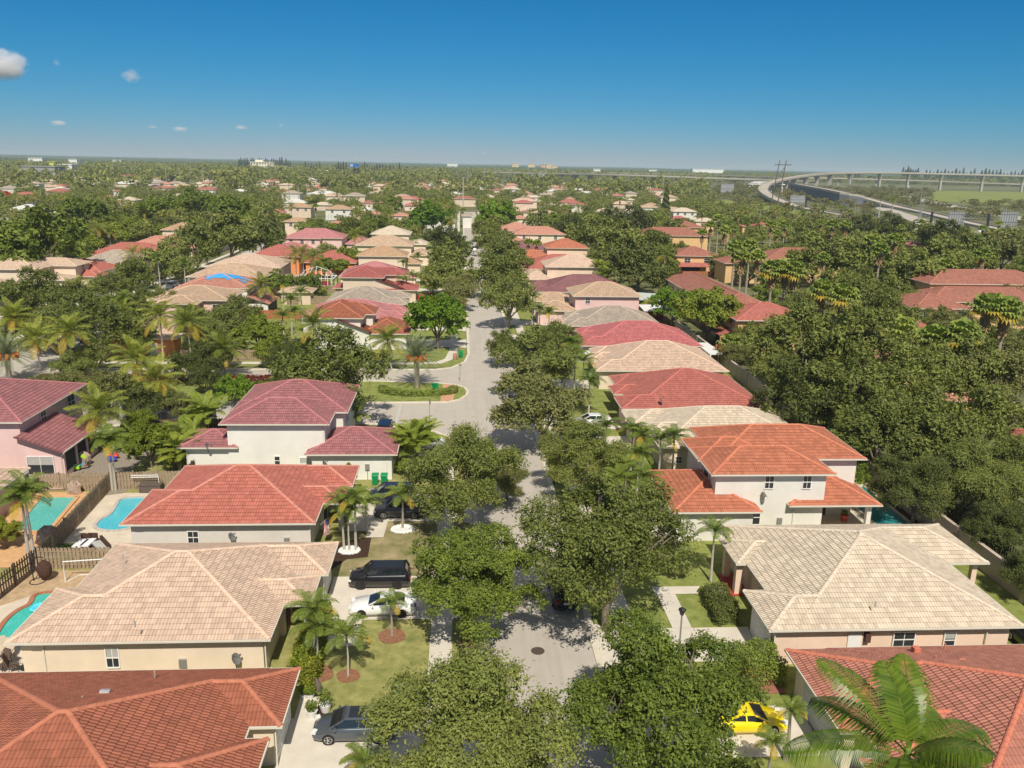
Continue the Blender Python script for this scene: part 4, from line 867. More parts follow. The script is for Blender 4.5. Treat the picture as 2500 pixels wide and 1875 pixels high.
def scatter_houses():
    rr = random.Random(5); cols = [('salmon', 'salmon'), ('red2', 'coral'), ('beige', 'tan'), ('cream', 'pale beige'), ('grey', 'grey'), ('white', 'white'), ('brown', 'brown'), ('ivory', 'ivory')]; n = 0; tr = 0
    while n < 165 and tr < 6000:
        tr += 1; px = rr.uniform(-20, 1660); D = math.sqrt(rr.uniform(330**2, 1150**2)); x, y, _ = far(px, D)
        if abs(x-5) < 20 and y < 600: continue
        if -95 < x < -60 and y < 430: continue
        if any(h[0]-16 < x < h[1]+16 and h[2]-22 < y < h[3]+22 for h in ALLH): continue
        k, nm = rr.choice(cols); w_ = rr.uniform(11, 19); d_ = rr.uniform(10, 14); z = rr.choice([3.2, 3.4, 3.4, 5.6])
        s_ = 'far left' if px < 350 else 'left' if px < 800 else 'centre' if px < 1200 else 'centre right'; q = 'distant' if D > 700 else 'middle distance'
        House('house', '%s roofed %s house, %s, %d of a scattered suburb' % (nm, 'two storey' if z > 4 else 'low', s_+' '+q, n) if False else '%s %s roofed house among the woods, %s %s' % ('two storey' if z > 4 else 'low', nm, s_, q), 'house', [(x-w_/2, x+w_/2, y, y+d_, z)], rr.choice(['cream', 'white', 'peach', 'beige']), k, False, t=.34, group='roofs scattered through the distant suburb'); n += 1
scatter_houses()
# ---------------------------------------------------------------- vegetation prototypes
LM = dict(
 oak=leaf_mat('leaf_oak', (0.088, 0.115, 0.026), (0.32, 0.35, 0.088)),
 olive=leaf_mat('leaf_olive', (0.11, 0.125, 0.033), (0.31, 0.31, 0.11)),
 green=leaf_mat('leaf_green', (0.085, 0.128, 0.02), (0.285, 0.35, 0.058)),
 bright=leaf_mat('leaf_bright', (0.085, 0.17, 0.012), (0.22, 0.34, 0.03)),
 lime=leaf_mat('leaf_lime', (0.15, 0.21, 0.025), (0.34, 0.38, 0.055)),
 dark=leaf_mat('leaf_dark', (0.055, 0.072, 0.02), (0.18, 0.21, 0.055)),
 gold=leaf_mat('leaf_gold', (0.2, 0.19, 0.02), (0.4, 0.33, 0.04)),
 mango=leaf_mat('leaf_mango', (0.09, 0.16, 0.015), (0.36, 0.36, 0.04)),
 grey=leaf_mat('leaf_grey', (0.12, 0.14, 0.08), (0.24, 0.26, 0.17)),
 flame=leaf_mat('leaf_flame', (0.4, 0.02, 0.01), (0.6, 0.06, 0.02)),
 redleaf=leaf_mat('leaf_red', (0.10, 0.02, 0.015), (0.28, 0.06, 0.03), scale=3),
 pine=leaf_mat('leaf_pine', (0.05, 0.07, 0.045), (0.10, 0.12, 0.07), scale=.3),
 palm=leaf_mat('leaf_palm', (0.07, 0.12, 0.018), (0.24, 0.29, 0.05), rough=.4, trans=.2),
 coco=leaf_mat('leaf_coconut', (0.10, 0.15, 0.022), (0.38, 0.39, 0.06), rough=.4, trans=.2),
 royal=leaf_mat('leaf_royal', (0.05, 0.10, 0.01), (0.21, 0.28, 0.03), rough=.35, trans=.25),
 fan=leaf_mat('leaf_fan', (0.13, 0.20, 0.035), (0.36, 0.40, 0.085), rough=.5, trans=.2),
 date=leaf_mat('leaf_date', (0.14, 0.19, 0.09), (0.30, 0.33, 0.19), rough=.5, trans=.15),
 yell=leaf_mat('leaf_yellow', (0.35, 0.27, 0.03), (0.5, 0.36, 0.06), rough=.5, trans=.2),
 dead=leaf_mat('leaf_dead', (0.28, 0.18, 0.09), (0.48, 0.34, 0.18), rough=.9, trans=.1))
BARK = pbr('bark', (0.20, 0.165, 0.125), 0.95, var=0.3, scale=3, bump=0.6, bscale=12)
PTRUNK = pbr('palm_trunk', (0.33, 0.29, 0.23), 0.9, var=0.2, scale=4, bump=0.4, bscale=10)
PTRUNKW = pbr('palm_trunk_pale', (0.44, 0.41, 0.35), 0.85, var=0.12, scale=4)
SHAFT = pbr('crownshaft', (0.16, 0.24, 0.05), 0.5, var=0.15)
def np_mesh(name, V, Q, mats, smooth=False):
    me = bpy.data.meshes.new(name); nv, nf, k = len(V), len(Q), Q.shape[1]
    me.vertices.add(nv); me.vertices.foreach_set('co', V.astype(np.float32).ravel())
    me.loops.add(nf*k); me.polygons.add(nf)
    me.loops.foreach_set('vertex_index', Q.astype(np.int32).ravel())
    me.polygons.foreach_set('loop_start', np.arange(0, nf*k, k, dtype=np.int32))
    me.polygons.foreach_set('loop_total', np.full(nf, k, dtype=np.int32))
    for mm in (mats if isinstance(mats, (list, tuple)) else [mats]): me.materials.append(mm)
    me.update(calc_edges=True); return me
def unit(a): return a/np.maximum(np.linalg.norm(a, axis=1, keepdims=True), 1e-9)
def leaves(P, N, ls, rg, asp=0.5, droop=0.0):
    n = len(P); rv = rg.normal(size=(n, 3)); t = unit(np.cross(N, rv)); t[:, 2] -= droop; t = unit(t); b = unit(np.cross(N, t))
    L = (ls*rg.uniform(0.6, 1.35, n))[:, None]; W = L*asp
    V = np.stack([P-t*L*.5, P+b*W*.5, P+t*L*.5, P-b*W*.5], 1).reshape(-1, 3)
    return V, np.arange(n*4).reshape(n, 4)
def crown_pts(R_, zc, vr, nl, nq, rg, lobe=(0.26, 0.42), flat=-0.6, base=0.62):
    d = unit(rg.normal(size=(nl*4, 3))); d = d[d[:, 2] > -base][:nl]; rad = rg.uniform(0.5, 0.97, len(d))
    Cn = d*rad[:, None]*np.array([R_, R_, vr])+np.array([0, 0, zc]); lr = rg.uniform(*lobe, len(d))*R_
    Cn = np.vstack([Cn, [[0, 0, zc]]]); lr = np.append(lr, R_*0.5)
    k = rg.choice(len(Cn), nq*2, p=(lr**2)/np.sum(lr**2)); dd = unit(rg.normal(size=(nq*2, 3)))
    dd[:, 2] = np.where(dd[:, 2] < flat, -dd[:, 2], dd[:, 2]); rr = rg.uniform(0.72, 1.08, nq*2)
    P = Cn[k]+dd*(lr[k]*rr)[:, None]*np.array([1, 1, 0.78])
    keep = np.ones(len(P), bool)
    for c, l in zip(Cn, lr): keep &= ~(np.linalg.norm((P-c)*np.array([1, 1, 1.25]), axis=1) < l*0.66)
    P, dd = P[keep][:nq], dd[keep][:nq]
    return P, dd, Cn, lr
PM = {}
def tree_proto(kind, lod, var):
    key = (kind, lod, var)
    if key in PM: return PM[key]
    rg = np.random.default_rng(hash((kind, var)) % 9999 if False else sum(map(ord, kind))*7+var*13+5); R_ = 5.0
    nq = {0: 74000, 1: 22000, 2: 6000}[lod]; ls = {0: 0.19, 1: 0.33, 2: 0.62}[lod]
    zc, vr, nl, asp, flat, lobe = 5.0, 3.9, 30, 0.5, -0.6, (0.22, 0.38)
    mk = kind
    if kind == 'umbrella': zc, vr, nl, mk = 7.2, 1.9, 26, 'green'
    if kind in ('bright', 'lime', 'mango'): nl, lobe, ls, asp, vr = 44, (0.13, 0.24), ls*1.1, 0.6, 3.9
    if kind in ('oak', 'olive', 'dark', 'green'): nl, lobe, vr = 36, (0.13, 0.28), 3.9
    if kind == 'shrub': zc, vr, mk = 3.0, 3.0, 'green'
    if kind == 'flame': zc, vr = 6.5, 2.2
    per = 7 if lod < 2 else 3
    P, dd, Cn, lr = crown_pts(R_, zc, vr, nl, nq//per, rg, lobe, flat)
    ph = rg.uniform(0, 6, 3); kp = (np.sin(P[:, 0]*1.9+ph[0])+np.sin(P[:, 1]*2.1+ph[1])+np.sin(P[:, 2]*2.4+ph[2])) > (-.95 if lod < 2 else -1.2); P, dd = P[kp], dd[kp]
    # leaves sit along short twigs, so the outline is ragged and feathery
    dr = unit(dd*.55+rg.normal(size=P.shape)*.55+np.array([0, 0, .55])); tl = rg.uniform(.35, .85, len(P))*(1.0 if mk in ('oak', 'olive', 'dark') else .6)
    tt = np.linspace(-.2, 1, per); P = (P[:, None]+dr[:, None]*(tl[:, None]*tt[None])[..., None]+rg.normal(size=(len(P), per, 3))*.07).reshape(-1, 3)
    N = unit(np.repeat(dd*.8, per, 0)+rg.normal(size=P.shape)*0.55+np.array([0, -0.15, 0.5]))
    V, Q = leaves(P, N, ls, rg, asp, 0.15)
    me = np_mesh('crown', V, Q, LM[mk])
    tb = MB(); h0 = zc*0.36
    tb.tube([(0, 0, -0.05), (0.05, 0.03, h0*0.5), (0, 0.05, h0)], [0.30, 0.22, 0.2], 8)
    idx = rg.permutation(len(Cn)-1)[:8 if lod < 2 else 4]
    for i in idx:
        c = Cn[i]; mid = (c[0]*.45+rg.normal()*.2, c[1]*.45+rg.normal()*.2, h0+(c[2]-h0)*.55)
        tb.tube([(0, 0, h0-.15), mid, tuple(c), (c[0]*1.12, c[1]*1.12, c[2]+lr[i]*.7)], [0.15, 0.1, 0.06, 0.015], 5, cap=False)
    if lod < 2 and kind in ('oak', 'olive', 'green'):
        for i in range(len(Cn)-1):
            c = Cn[i]
            for q in range(2):
                v = c+unit(rg.normal(size=(1, 3))+np.array([[0, 0, .7]]))[0]*lr[i]*1.05; m2 = (c+v)/2+rg.normal(size=3)*.12; tb.tube([tuple(c*.8+np.array([0, 0, zc*.12])), tuple(c), tuple(m2), tuple(v)], [.05, .04, .028, .012], 4, cap=False)
    tm = bpy.data.meshes.new('trunk'); tm.from_pydata(tb.v, [], tb.f); tm.materials.append(BARK); tm.update()
    PM[key] = (me, tm, zc); return PM[key]
TREES = []
ROOTS = []
def add_obj(name, me, parent):
    o = bpy.data.objects.new(name, me); COL.objects.link(o); o.parent = parent; return o
CATS = {'shrub': ('bush', 'shrub')}
def tree_at(kind, x, y, r, label, group=None, zscale=1.0, name=None):
    p = ppm(x, y, 5); lod = 0 if p > 24 else 1 if p > 11 else 2
    me, tm, zc = tree_proto(kind, lod, rnd.randrange(3 if lod < 2 else 4)); s = r/5.0
    nm = name or {'shrub': 'bush', 'mango': 'mango_tree', 'oak': 'oak_tree', 'dark': 'oak_tree', 'olive': 'oak_tree', 'umbrella': 'umbrella_tree'}.get(kind, 'broadleaf_tree')
    e = empty(nm, (x, y, 0), rnd.uniform(0, 6.28)); sz = s*zscale if s > .55 else s*1.05*zscale
    e.scale = (s, s, sz)
    tag(e, label, 'bush' if kind == 'shrub' else 'tree', group)
    add_obj('crown', me, e); add_obj('trunk', tm, e)
    TREES.append((x, y, r)); return e
def tree_px(kind, px, py, rpx, label, zscale=1.0, zc0=None, group=None):
    if 560 < py < 1200 and kind not in ('mango', 'shrub'): rpx *= 1.12
    r = 5.0; ck = {'umbrella': 7.2, 'shrub': 3.0, 'flame': 6.5}.get(kind, 5.0)
    for _ in range(6):
        z = ck*(r/5)*zscale; x, y = at(px, py, z); r = rpx/ppm(x, y, z)
    return tree_at(kind, x, y, r, label, group, zscale)

# ---- palms
def frond(mb, base, az, el, L, droop, lw, n=26, seg=7, vee=0.35, mi=0, wid=0.05, rmi=None, ww=1.0):
    p = Vector(base); h = Vector((math.cos(az), math.sin(az), 0)); side = Vector((-math.sin(az), math.cos(az), 0)); pts = [p.copy()]; dirs = []
    a = el
    for i in range(seg):
        d = h*math.cos(a)+Vector((0, 0, math.sin(a))); dirs.append(d); p = p+d*(L/seg); pts.append(p.copy()); a -= droop/seg*(0.5+i/seg)
    dirs.append(dirs[-1])
    for i in range(seg):
        w0 = wid*(1-i/seg)+0.012; w1 = wid*(1-(i+1)/seg)+0.012
        mb.add([pts[i]-side*w0, pts[i]+side*w0, pts[i+1]+side*w1, pts[i+1]-side*w1], [(0, 1, 2, 3)], mi if rmi is None else rmi)
    for k in range(n):
        t = 0.12+0.88*(k+0.5)/n; f_ = t*seg; i = min(seg-1, int(f_)); q = pts[i].lerp(pts[i+1], f_-i); d = dirs[i]
        ln = lw*(math.sin(math.pi*min(1, t*0.93+0.07))**0.55)*rnd.uniform(.85, 1.1); up = side.cross(d)*-1
        if up.z < 0: up = -up
        for sg in (-1, 1):
            v = (side*sg*0.85+d*0.42+up*(vee-0.3*t)).normalized(); tip = q+v*ln+Vector((0, 0, -ln*0.28-ln*0.2*abs(math.cos(el))))
            m_ = q+v*ln*0.55+Vector((0, 0, -ln*0.03)); wd = d*(0.028+0.02*lw)*(26/n)**.5*(.72 if n >= 26 and lw < .75 else 1.1)*ww
            mb.add([q-wd*.5, q+wd*.5, m_+wd, m_-wd], [(0, 1, 2, 3)], mi); mb.add([m_-wd, m_+wd, tip], [(0, 1, 2)], mi)
def fan(mb, base, az, el, L, Rr, n=15, mi=0, droop=.35):
    h = Vector((math.cos(az), math.sin(az), 0)); side = Vector((-math.sin(az), math.cos(az), 0)); d = h*math.cos(el)+Vector((0, 0, math.sin(el)))
    c = Vector(base)+d*L; mb.bar(base, c, 0.04, mi=mi); up = side.cross(d)
    for i in range(n):
        a = (i/(n-1)-.5)*math.pi*1.25; v = d*math.cos(a)+side*math.sin(a); v2 = d*math.cos(a+.13)+side*math.sin(a+.13)
        e = Rr*(0.8+0.2*math.cos(a))*rnd.uniform(.9, 1.1); dd_ = 1.25*math.pi/(n-1); v2 = d*math.cos(a+dd_)+side*math.sin(a+dd_); m1, m2 = c+v*e*.66, c+v2*e*.66
        tip = c+(v+v2)*.5*e+Vector((0, 0, -e*droop)); mb.add([c, m1, m2], [(0, 1, 2)], mi); mb.add([m1, tip, m2], [(0, 1, 2)], mi)
def palm_proto(kind, var, lo):
    key = ('P', kind, var, lo)
    if key in PM: return PM[key]
    st = rnd.getstate(); rnd.seed(sum(map(ord, kind))*31+var*17+lo); U = rnd.uniform
    cr, tr, ex = MB(), MB(), MB(); h = 6.0; n = 12 if lo else 26; mats = None
    if kind == 'coconut':
        h = 8.0; lean = U(-1.0, 1.0); pts = [(lean*(1-(1-t)**2)*-1+lean, 0.3*math.sin(t*2), h*t) for t in (0, .25, .5, .75, 1)]
        top = Vector(pts[-1]); tr.tube(pts, [.2, .15, .13, .12, .13], 8)
        N = 20 if lo else 26
        for i in range(N):
            q = i/N; el = 1.35-q*1.75+U(-.12, .12); frond(cr, top+Vector((0, 0, .1)), i*2.399, el, U(3.5, 4.3), 1.3+U(-.15, .2), .9, n, mi=1 if q > .82 else 0)
        mats = [LM['coco'], LM['yell']]
        for i in range(4): frond(ex, top, i*1.9+.4, -1.1, 2.2, .35, .5, 10, 4, mi=0)
    elif kind in ('christmas', 'small'):
        h = 4.0 if kind == 'christmas' else 2.6; tr.tube([(0, 0, 0), (.05, 0, h*.5), (0, .05, h)], [.13, .09, .07], 8); tr2 = h
        cr.tube([(0, 0, h-.1), (0, 0, h+.5)], [.09, .05], 6, mi=0)
        for i in range(11 if lo else 14):
            q = i/13; frond(cr, (0, 0, h+.4), i*2.399, 1.15-q*1.0+U(-.1, .1), U(1.5, 1.95), 1.7, .52, n, mi=1 if q > (.82 if kind == 'small' else .95) else 0, vee=.5)
        mats = [LM['palm'], LM['yell']]
    elif kind == 'royal':
        h = 11; tr.tube([(0, 0, 0), (0, 0, h*.4), (0, 0, h*.8), (0, 0, h)], [.26, .28, .2, .17], 10); cr.tube([(0, 0, h), (0, 0, h+.8), (0, 0, h+1.6)], [.17, .15, .06], 8, mi=2)
        for i in range(15): q = i/15; frond(cr, (0, 0, h+1.5), i*2.399, 1.25-q*1.35, U(3.2, 3.8), 1.2, .8, n, mi=0)
        mats = [LM['palm'], LM['yell'], SHAFT]
    elif kind == 'fanpalm':
        h = 9; tr.tube([(0, 0, 0), (.1, 0, h*.5), (0, 0, h)], [.26, .19, .17], 8)
        for i in range(26 if not lo else 20): q = i/26; fan(cr, (0, 0, h), i*2.399, 1.35-q*1.75, U(.9, 1.35), U(1.2, 1.5), 11 if not lo else 7, mi=0 if q < .8 else 1)
        for i in range(18): fan(ex, (0, 0, h-.2-.09*i), i*2.399, -1.15-U(0, .2), .55, .85, 7, droop=.1)
        mats = [LM['fan'], LM['yell']]
    elif kind == 'date':
        h = 2.6; tr.tube([(0, 0, 0), (0, 0, h*.5), (0, 0, h)], [.34, .28, .36], 10)
        for i in range(64): q = i/64; frond(cr, (0, 0, h+.1), i*2.399, 1.45-q*1.95, U(3.1, 3.7), .75, .42, n+8, mi=0, vee=.2)
        for i in range(9): a = i*.72; ex.bar((0, 0, h+.2), (math.cos(a)*1.0, math.sin(a)*1.0, h+.25), .05); ex.blob((math.cos(a)*1.15, math.sin(a)*1.15, h-.05), .26, .26, .42, 7, 5, .4, i)
        mats = [LM['date'], LM['yell']]
    elif kind == 'areca':
        h = 1.6
        for s in range(7):
            a = s*.9; bx, by = math.cos(a)*.45, math.sin(a)*.45; hh = U(1.2, 2.6); tr.tube([(bx*.4, by*.4, 0), (bx, by, hh)], [.05, .04], 5)
            for i in range(6): frond(cr, (bx, by, hh), a+i*1.05, 1.25-i*.13, U(1.6, 2.2), 1.5, .42, max(10, n-8), mi=0, vee=.4)
        mats = [LM['lime'], LM['yell']]
    def mk(nm, mb, mt):
        if not mb.f: return None
        me = bpy.data.meshes.new(nm); me.from_pydata(mb.v, [], mb.f)
        for q in (mt if isinstance(mt, list) else [mt]): me.materials.append(q)
        if isinstance(mt, list): me.polygons.foreach_set('material_index', mb.mi)
        me.update(); return me
    exm = pbr('orange_fruit', (0.75, 0.19, 0.02), .6, var=.2, scale=8) if kind == 'date' else LM['dead']
    trm = PTRUNKW if kind in ('royal', 'christmas', 'coconut') else PTRUNK
    PM[key] = (mk('crown', cr, mats), mk('trunk', tr, trm), mk('fruit' if kind == 'date' else 'dead_frond', ex, exm), h)
    rnd.setstate(st); return PM[key]
PNAME = dict(coconut='coconut_palm', christmas='christmas_palm', small='young_palm', royal='royal_palm', fanpalm='fan_palm', date='date_palm', areca='areca_palm')
def palm_at(kind, x, y, h, label, group=None, spread=None, dead=True, lean=0.0):
    lo = 1 if ppm(x, y, h) < 11 else 0
    cm, tm, xm, h0 = palm_proto(kind, rnd.randrange(3), lo)
    s = h/h0; cs = spread if spread else {'coconut': 1.0, 'fanpalm': 1.0}.get(kind, 1.0)
    e = empty(PNAME[kind], (x, y, 0), rnd.uniform(0, 6.28)); tag(e, label, 'palm tree', group)
    t = add_obj('trunk', tm, e); t.scale = (max(.7, min(1.3, s)), max(.7, min(1.3, s)), s)
    zt = h-h0*cs
    c = add_obj('crown', cm, e); c.scale = (cs,)*3
    kx = max(.7, min(1.3, s))
    # keep the crown on top of the (possibly leaning) trunk
    top = max(tm.vertices, key=lambda v: v.co.z).co
    c.location = (top.x*(kx-cs), top.y*(kx-cs), zt)
    if xm and dead: d = add_obj(xm.name.split('.')[0], xm, e); d.scale = (cs,)*3; d.location = c.location
    TREES.append((x, y, 1.5)); return e
def palm_px(kind, bx, by, cx_, cy_, label, group=None, spread=None, dead=True):
    """ground point at (bx, by); height from where its crown centre is seen"""
    x, y = at(bx, by, 0); d = ray(cx_, cy_); t = y/d.y; h = max(1.2, H+d.z*t)
    return palm_at(kind, x, y, h, label, group, spread, dead)
def palm_top(kind, cx_, cy_, h, label, group=None, spread=None, dead=True):
    x, y = at(cx_, cy_, h); return palm_at(kind, x, y, h, label, group, spread, dead)
# ---------------------------------------------------------------- planting
T_ = tree_px
# street oaks, nearest first
T_('oak', 1150, 1800, 232, 'big oak at the bottom centre beside the grey sedan, left of the street')
T_('green', 1622, 1748, 246, 'big bushy tree at the bottom hiding most of the yellow car')
T_('green', 1152, 1402, 172, 'oak over the left pavement partly covering the white coupe')
T_('oak', 1488, 1350, 212, 'broad oak over the right kerb with a black car parked beneath it')
T_('oak', 1125, 1165, 128, 'oak over the driveway with two dark cars, right of the coral roofed house')
T_('olive', 1238, 1165, 55, 'small olive tree reaching over the street beside the oak at the dark cars')
T_('oak', 1420, 1120, 92, 'oak in front of the white two storey villa on the right kerb')
T_('olive', 1325, 990, 106, 'wide olive green oak leaning over the street opposite the side road')
T_('oak', 1305, 885, 84, 'oak on the right kerb opposite the brick crossing')
T_('oak', 1355, 845, 58, 'second oak in the cluster opposite the date palm')
T_('oak', 1235, 848, 46, 'low oak nearest the street in the cluster opposite the date palm')
T_('oak', 1243, 733, 62, 'round dark oak with a bare trunk on the right kerb')
T_('bright', 1068, 777, 70, 'glossy bright green tree left of the street above the pavement')
T_('olive', 1128, 712, 45, 'thin greyish tree at the left kerb behind the glossy bright green tree')
T_('oak', 1098, 640, 55, 'dense round oak left of the street below the distant parked van')
T_('oak', 1090, 685, 48, 'oak behind the red pickup at the left kerb')
T_('oak', 1185, 680, 45, 'dark oak arching over the middle of the street from the right')
T_('oak', 1235, 672, 48, 'oak behind the round dark oak on the right kerb')
T_('oak', 1220, 632, 45, 'oak beside the driveway of the beige topped houses, right kerb')
T_('oak', 1262, 640, 34, 'smaller oak close to the long pinkish red roof')
T_('dark', 1090, 585, 38, 'dark tree below the grey roofed white house at the street end')
T_('oak', 1195, 592, 32, 'oak right of the distant parked van')
T_('oak', 1230, 598, 32, 'oak left of the shaggy palm in front of the orange roof')
T_('green', 1130, 598, 22, 'low green tree just left of the distant parked van')
T_('bright', 1060, 528, 48, 'vivid green spreading tree left of the end of the street')
T_('bright', 1030, 540, 36, 'vivid green tree joined to the left side of the spreading one')
T_('bright', 1210, 527, 46, 'vivid green spreading tree right of the end of the street')
T_('oak', 1175, 560, 30, 'oak in the gap right of the end of the street')
T_('oak', 1205, 572, 28, 'oak in front of the coral roofed pair of houses')
# left of the street
T_('oak', 815, 918, 118, 'large oak standing in front of the white house with the arched window')
T_('oak', 735, 935, 62, 'oak joined to the left side of the large one on the boulevard median')
T_('bright', 570, 955, 40, 'small rounded bright green tree behind the maroon roof')
T_('lime', 632, 812, 50, 'lime green feathery tree in front of the beige two storey house')
T_('lime', 655, 860, 36, 'yellowish green tree behind the wooden fence on the boulevard')
T_('oak', 540, 800, 55, 'grey green tree against the beige two storey house')
T_('oak', 470, 790, 48, 'oak beside the tallest leaning coconut palm')
T_('dark', 500, 880, 48, 'dark tree in front of the wooden boulevard fence')
T_('dark', 450, 900, 38, 'dark leafy tree between the orange wall and the wooden fence')
T_('oak', 250, 800, 70, 'oak behind the coconut palms left of the orange wall')
T_('oak', 190, 760, 70, 'oak in the dense group in front of the large beige villa')
T_('oak', 90, 730, 74, 'broad oak below the left end of the large beige villa')
T_('oak', 130, 800, 60, 'oak over the far left street corner')
T_('oak', 300, 770, 48, 'oak right of the coconut palm group on the far left street')
T_('olive', 265, 960, 62, 'scrubby olive tree on the median left of the coconut palms')
T_('dark', 340, 985, 48, 'dark tree over the boulevard behind the pink house')
T_('olive', 200, 945, 42, 'thin scrubby tree beside the pink house roof')
T_('dark', 395, 985, 42, 'dark tree on the median between two leaning coconut palms')
T_('mango', 365, 1085, 60, 'large yellow green mango tree in the back yard between two roofs')
T_('mango', 345, 1035, 40, 'upper rounded mango tree behind the large one')
T_('mango', 420, 1120, 34, 'small mango tree at the fence right of the large one')
T_('mango', 10, 1300, 42, 'mango tree with red tips cut off by the left edge')
T_('umbrella', 300, 520, 105, 'huge flat topped umbrella tree in the left middle distance')
T_('umbrella', 200, 505, 55, 'umbrella tree left of the huge flat topped one')
T_('green', 95, 590, 92, 'massive dark green tree at the left behind the beige villa')
T_('green', 30, 600, 66, 'massive dark green tree at the left edge')
T_('green', 25, 655, 46, 'green tree at the left edge above the cut off roof')
T_('green', 165, 600, 50, 'green tree right of the massive one behind the beige villa')
T_('lime', 215, 600, 34, 'yellowish tree above the large beige villa')
T_('lime', 282, 578, 34, 'small bright yellow tree below the umbrella tree')
T_('flame', 5, 478, 20, 'flame tree with scarlet crown at the left edge')
T_('oak', 480, 600, 62, 'broad oak over the far left street in the middle distance')
T_('oak', 560, 580, 62, 'broad oak right of the small tan roofed house')
T_('oak', 640, 585, 50, 'oak beside the dark conifer')
T_('oak', 400, 640, 48, 'oak over the parked dark cars on the far left street')
T_('oak', 330, 680, 46, 'oak in front of the streaky brown roof')
T_('oak', 440, 665, 40, 'oak on the verge of the far left street')
T_('oak', 270, 705, 42, 'oak in front of the coral roof at the far left')
T_('green', 385, 515, 50, 'spreading green tree right of the umbrella tree')
T_('green', 460, 500, 48, 'spreading green tree above the small tan roofed house')
T_('umbrella', 560, 495, 50, 'low umbrella tree left of the vivid crimson roof')
T_('umbrella', 480, 465, 45, 'umbrella tree in the distance left of centre')
T_('gold', 590, 510, 26, 'golden yellow tree beside the crimson roof')
T_('oak', 770, 560, 34, 'oak behind the wide light pink roof')
T_('oak', 860, 565, 34, 'oak to the right of the wide light pink roof')
T_('oak', 900, 545, 32, 'oak beside the playing field')
T_('dark', 840, 570, 24, 'dark tree between pink roof and brownish beige roof')
T_('lime', 850, 628, 32, 'yellow green tree left of the pink blotched roof')
T_('lime', 830, 650, 24, 'yellow green tree beside the pool dome')
T_('green', 790, 650, 28, 'dense green tree left of the pool dome')
T_('green', 960, 500, 30, 'green tree at the near edge of the playing field')
T_('shrub', 930, 590, 18, 'round bush at the drive of the brownish beige house')
T_('green', 900, 790, 22, 'small tree in front of the rose pink roof')
T_('shrub', 935, 1130, 20, 'lime bush behind the two green bins')
T_('lime', 990, 1140, 22, 'yellow green bush at the right of the green bins')
T_('lime', 858, 1145, 22, 'light green shrub left of the green bins')
# right side
T_('bright', 1645, 745, 52, 'left half of the bright green rounded tree pair by the long townhouse row')
T_('lime', 1730, 762, 72, 'larger yellow green tree of the rounded pair by the long townhouse row')
for i, (px, py, r_, lb) in enumerate([
 (1395, 560, 44, 'dark oak right of the coral roofed end house'), (1450, 575, 52, 'dark oak left in the dense belt behind the right row'), (1510, 600, 60, 'broad dark oak in the dense belt behind the orange roof'),
 (1560, 650, 62, 'greyish dark oak above the white carport'), (1480, 645, 44, 'dark oak behind the plum roof'), (1600, 610, 50, 'oak in front of the yellow townhouse'), (1550, 545, 46, 'oak below the ivory roofed white house'),
 (1430, 535, 34, 'oak among the umbrella trees behind the right row'), (1620, 690, 40, 'oak just above the bright green rounded pair'), (1490, 540, 38, 'small dark oak near the tan gabled roof'), (1640, 560, 34, 'oak beside the rust roofed townhouse')]):
    T_('oak' if i % 3 else 'dark', px, py, r_, lb)
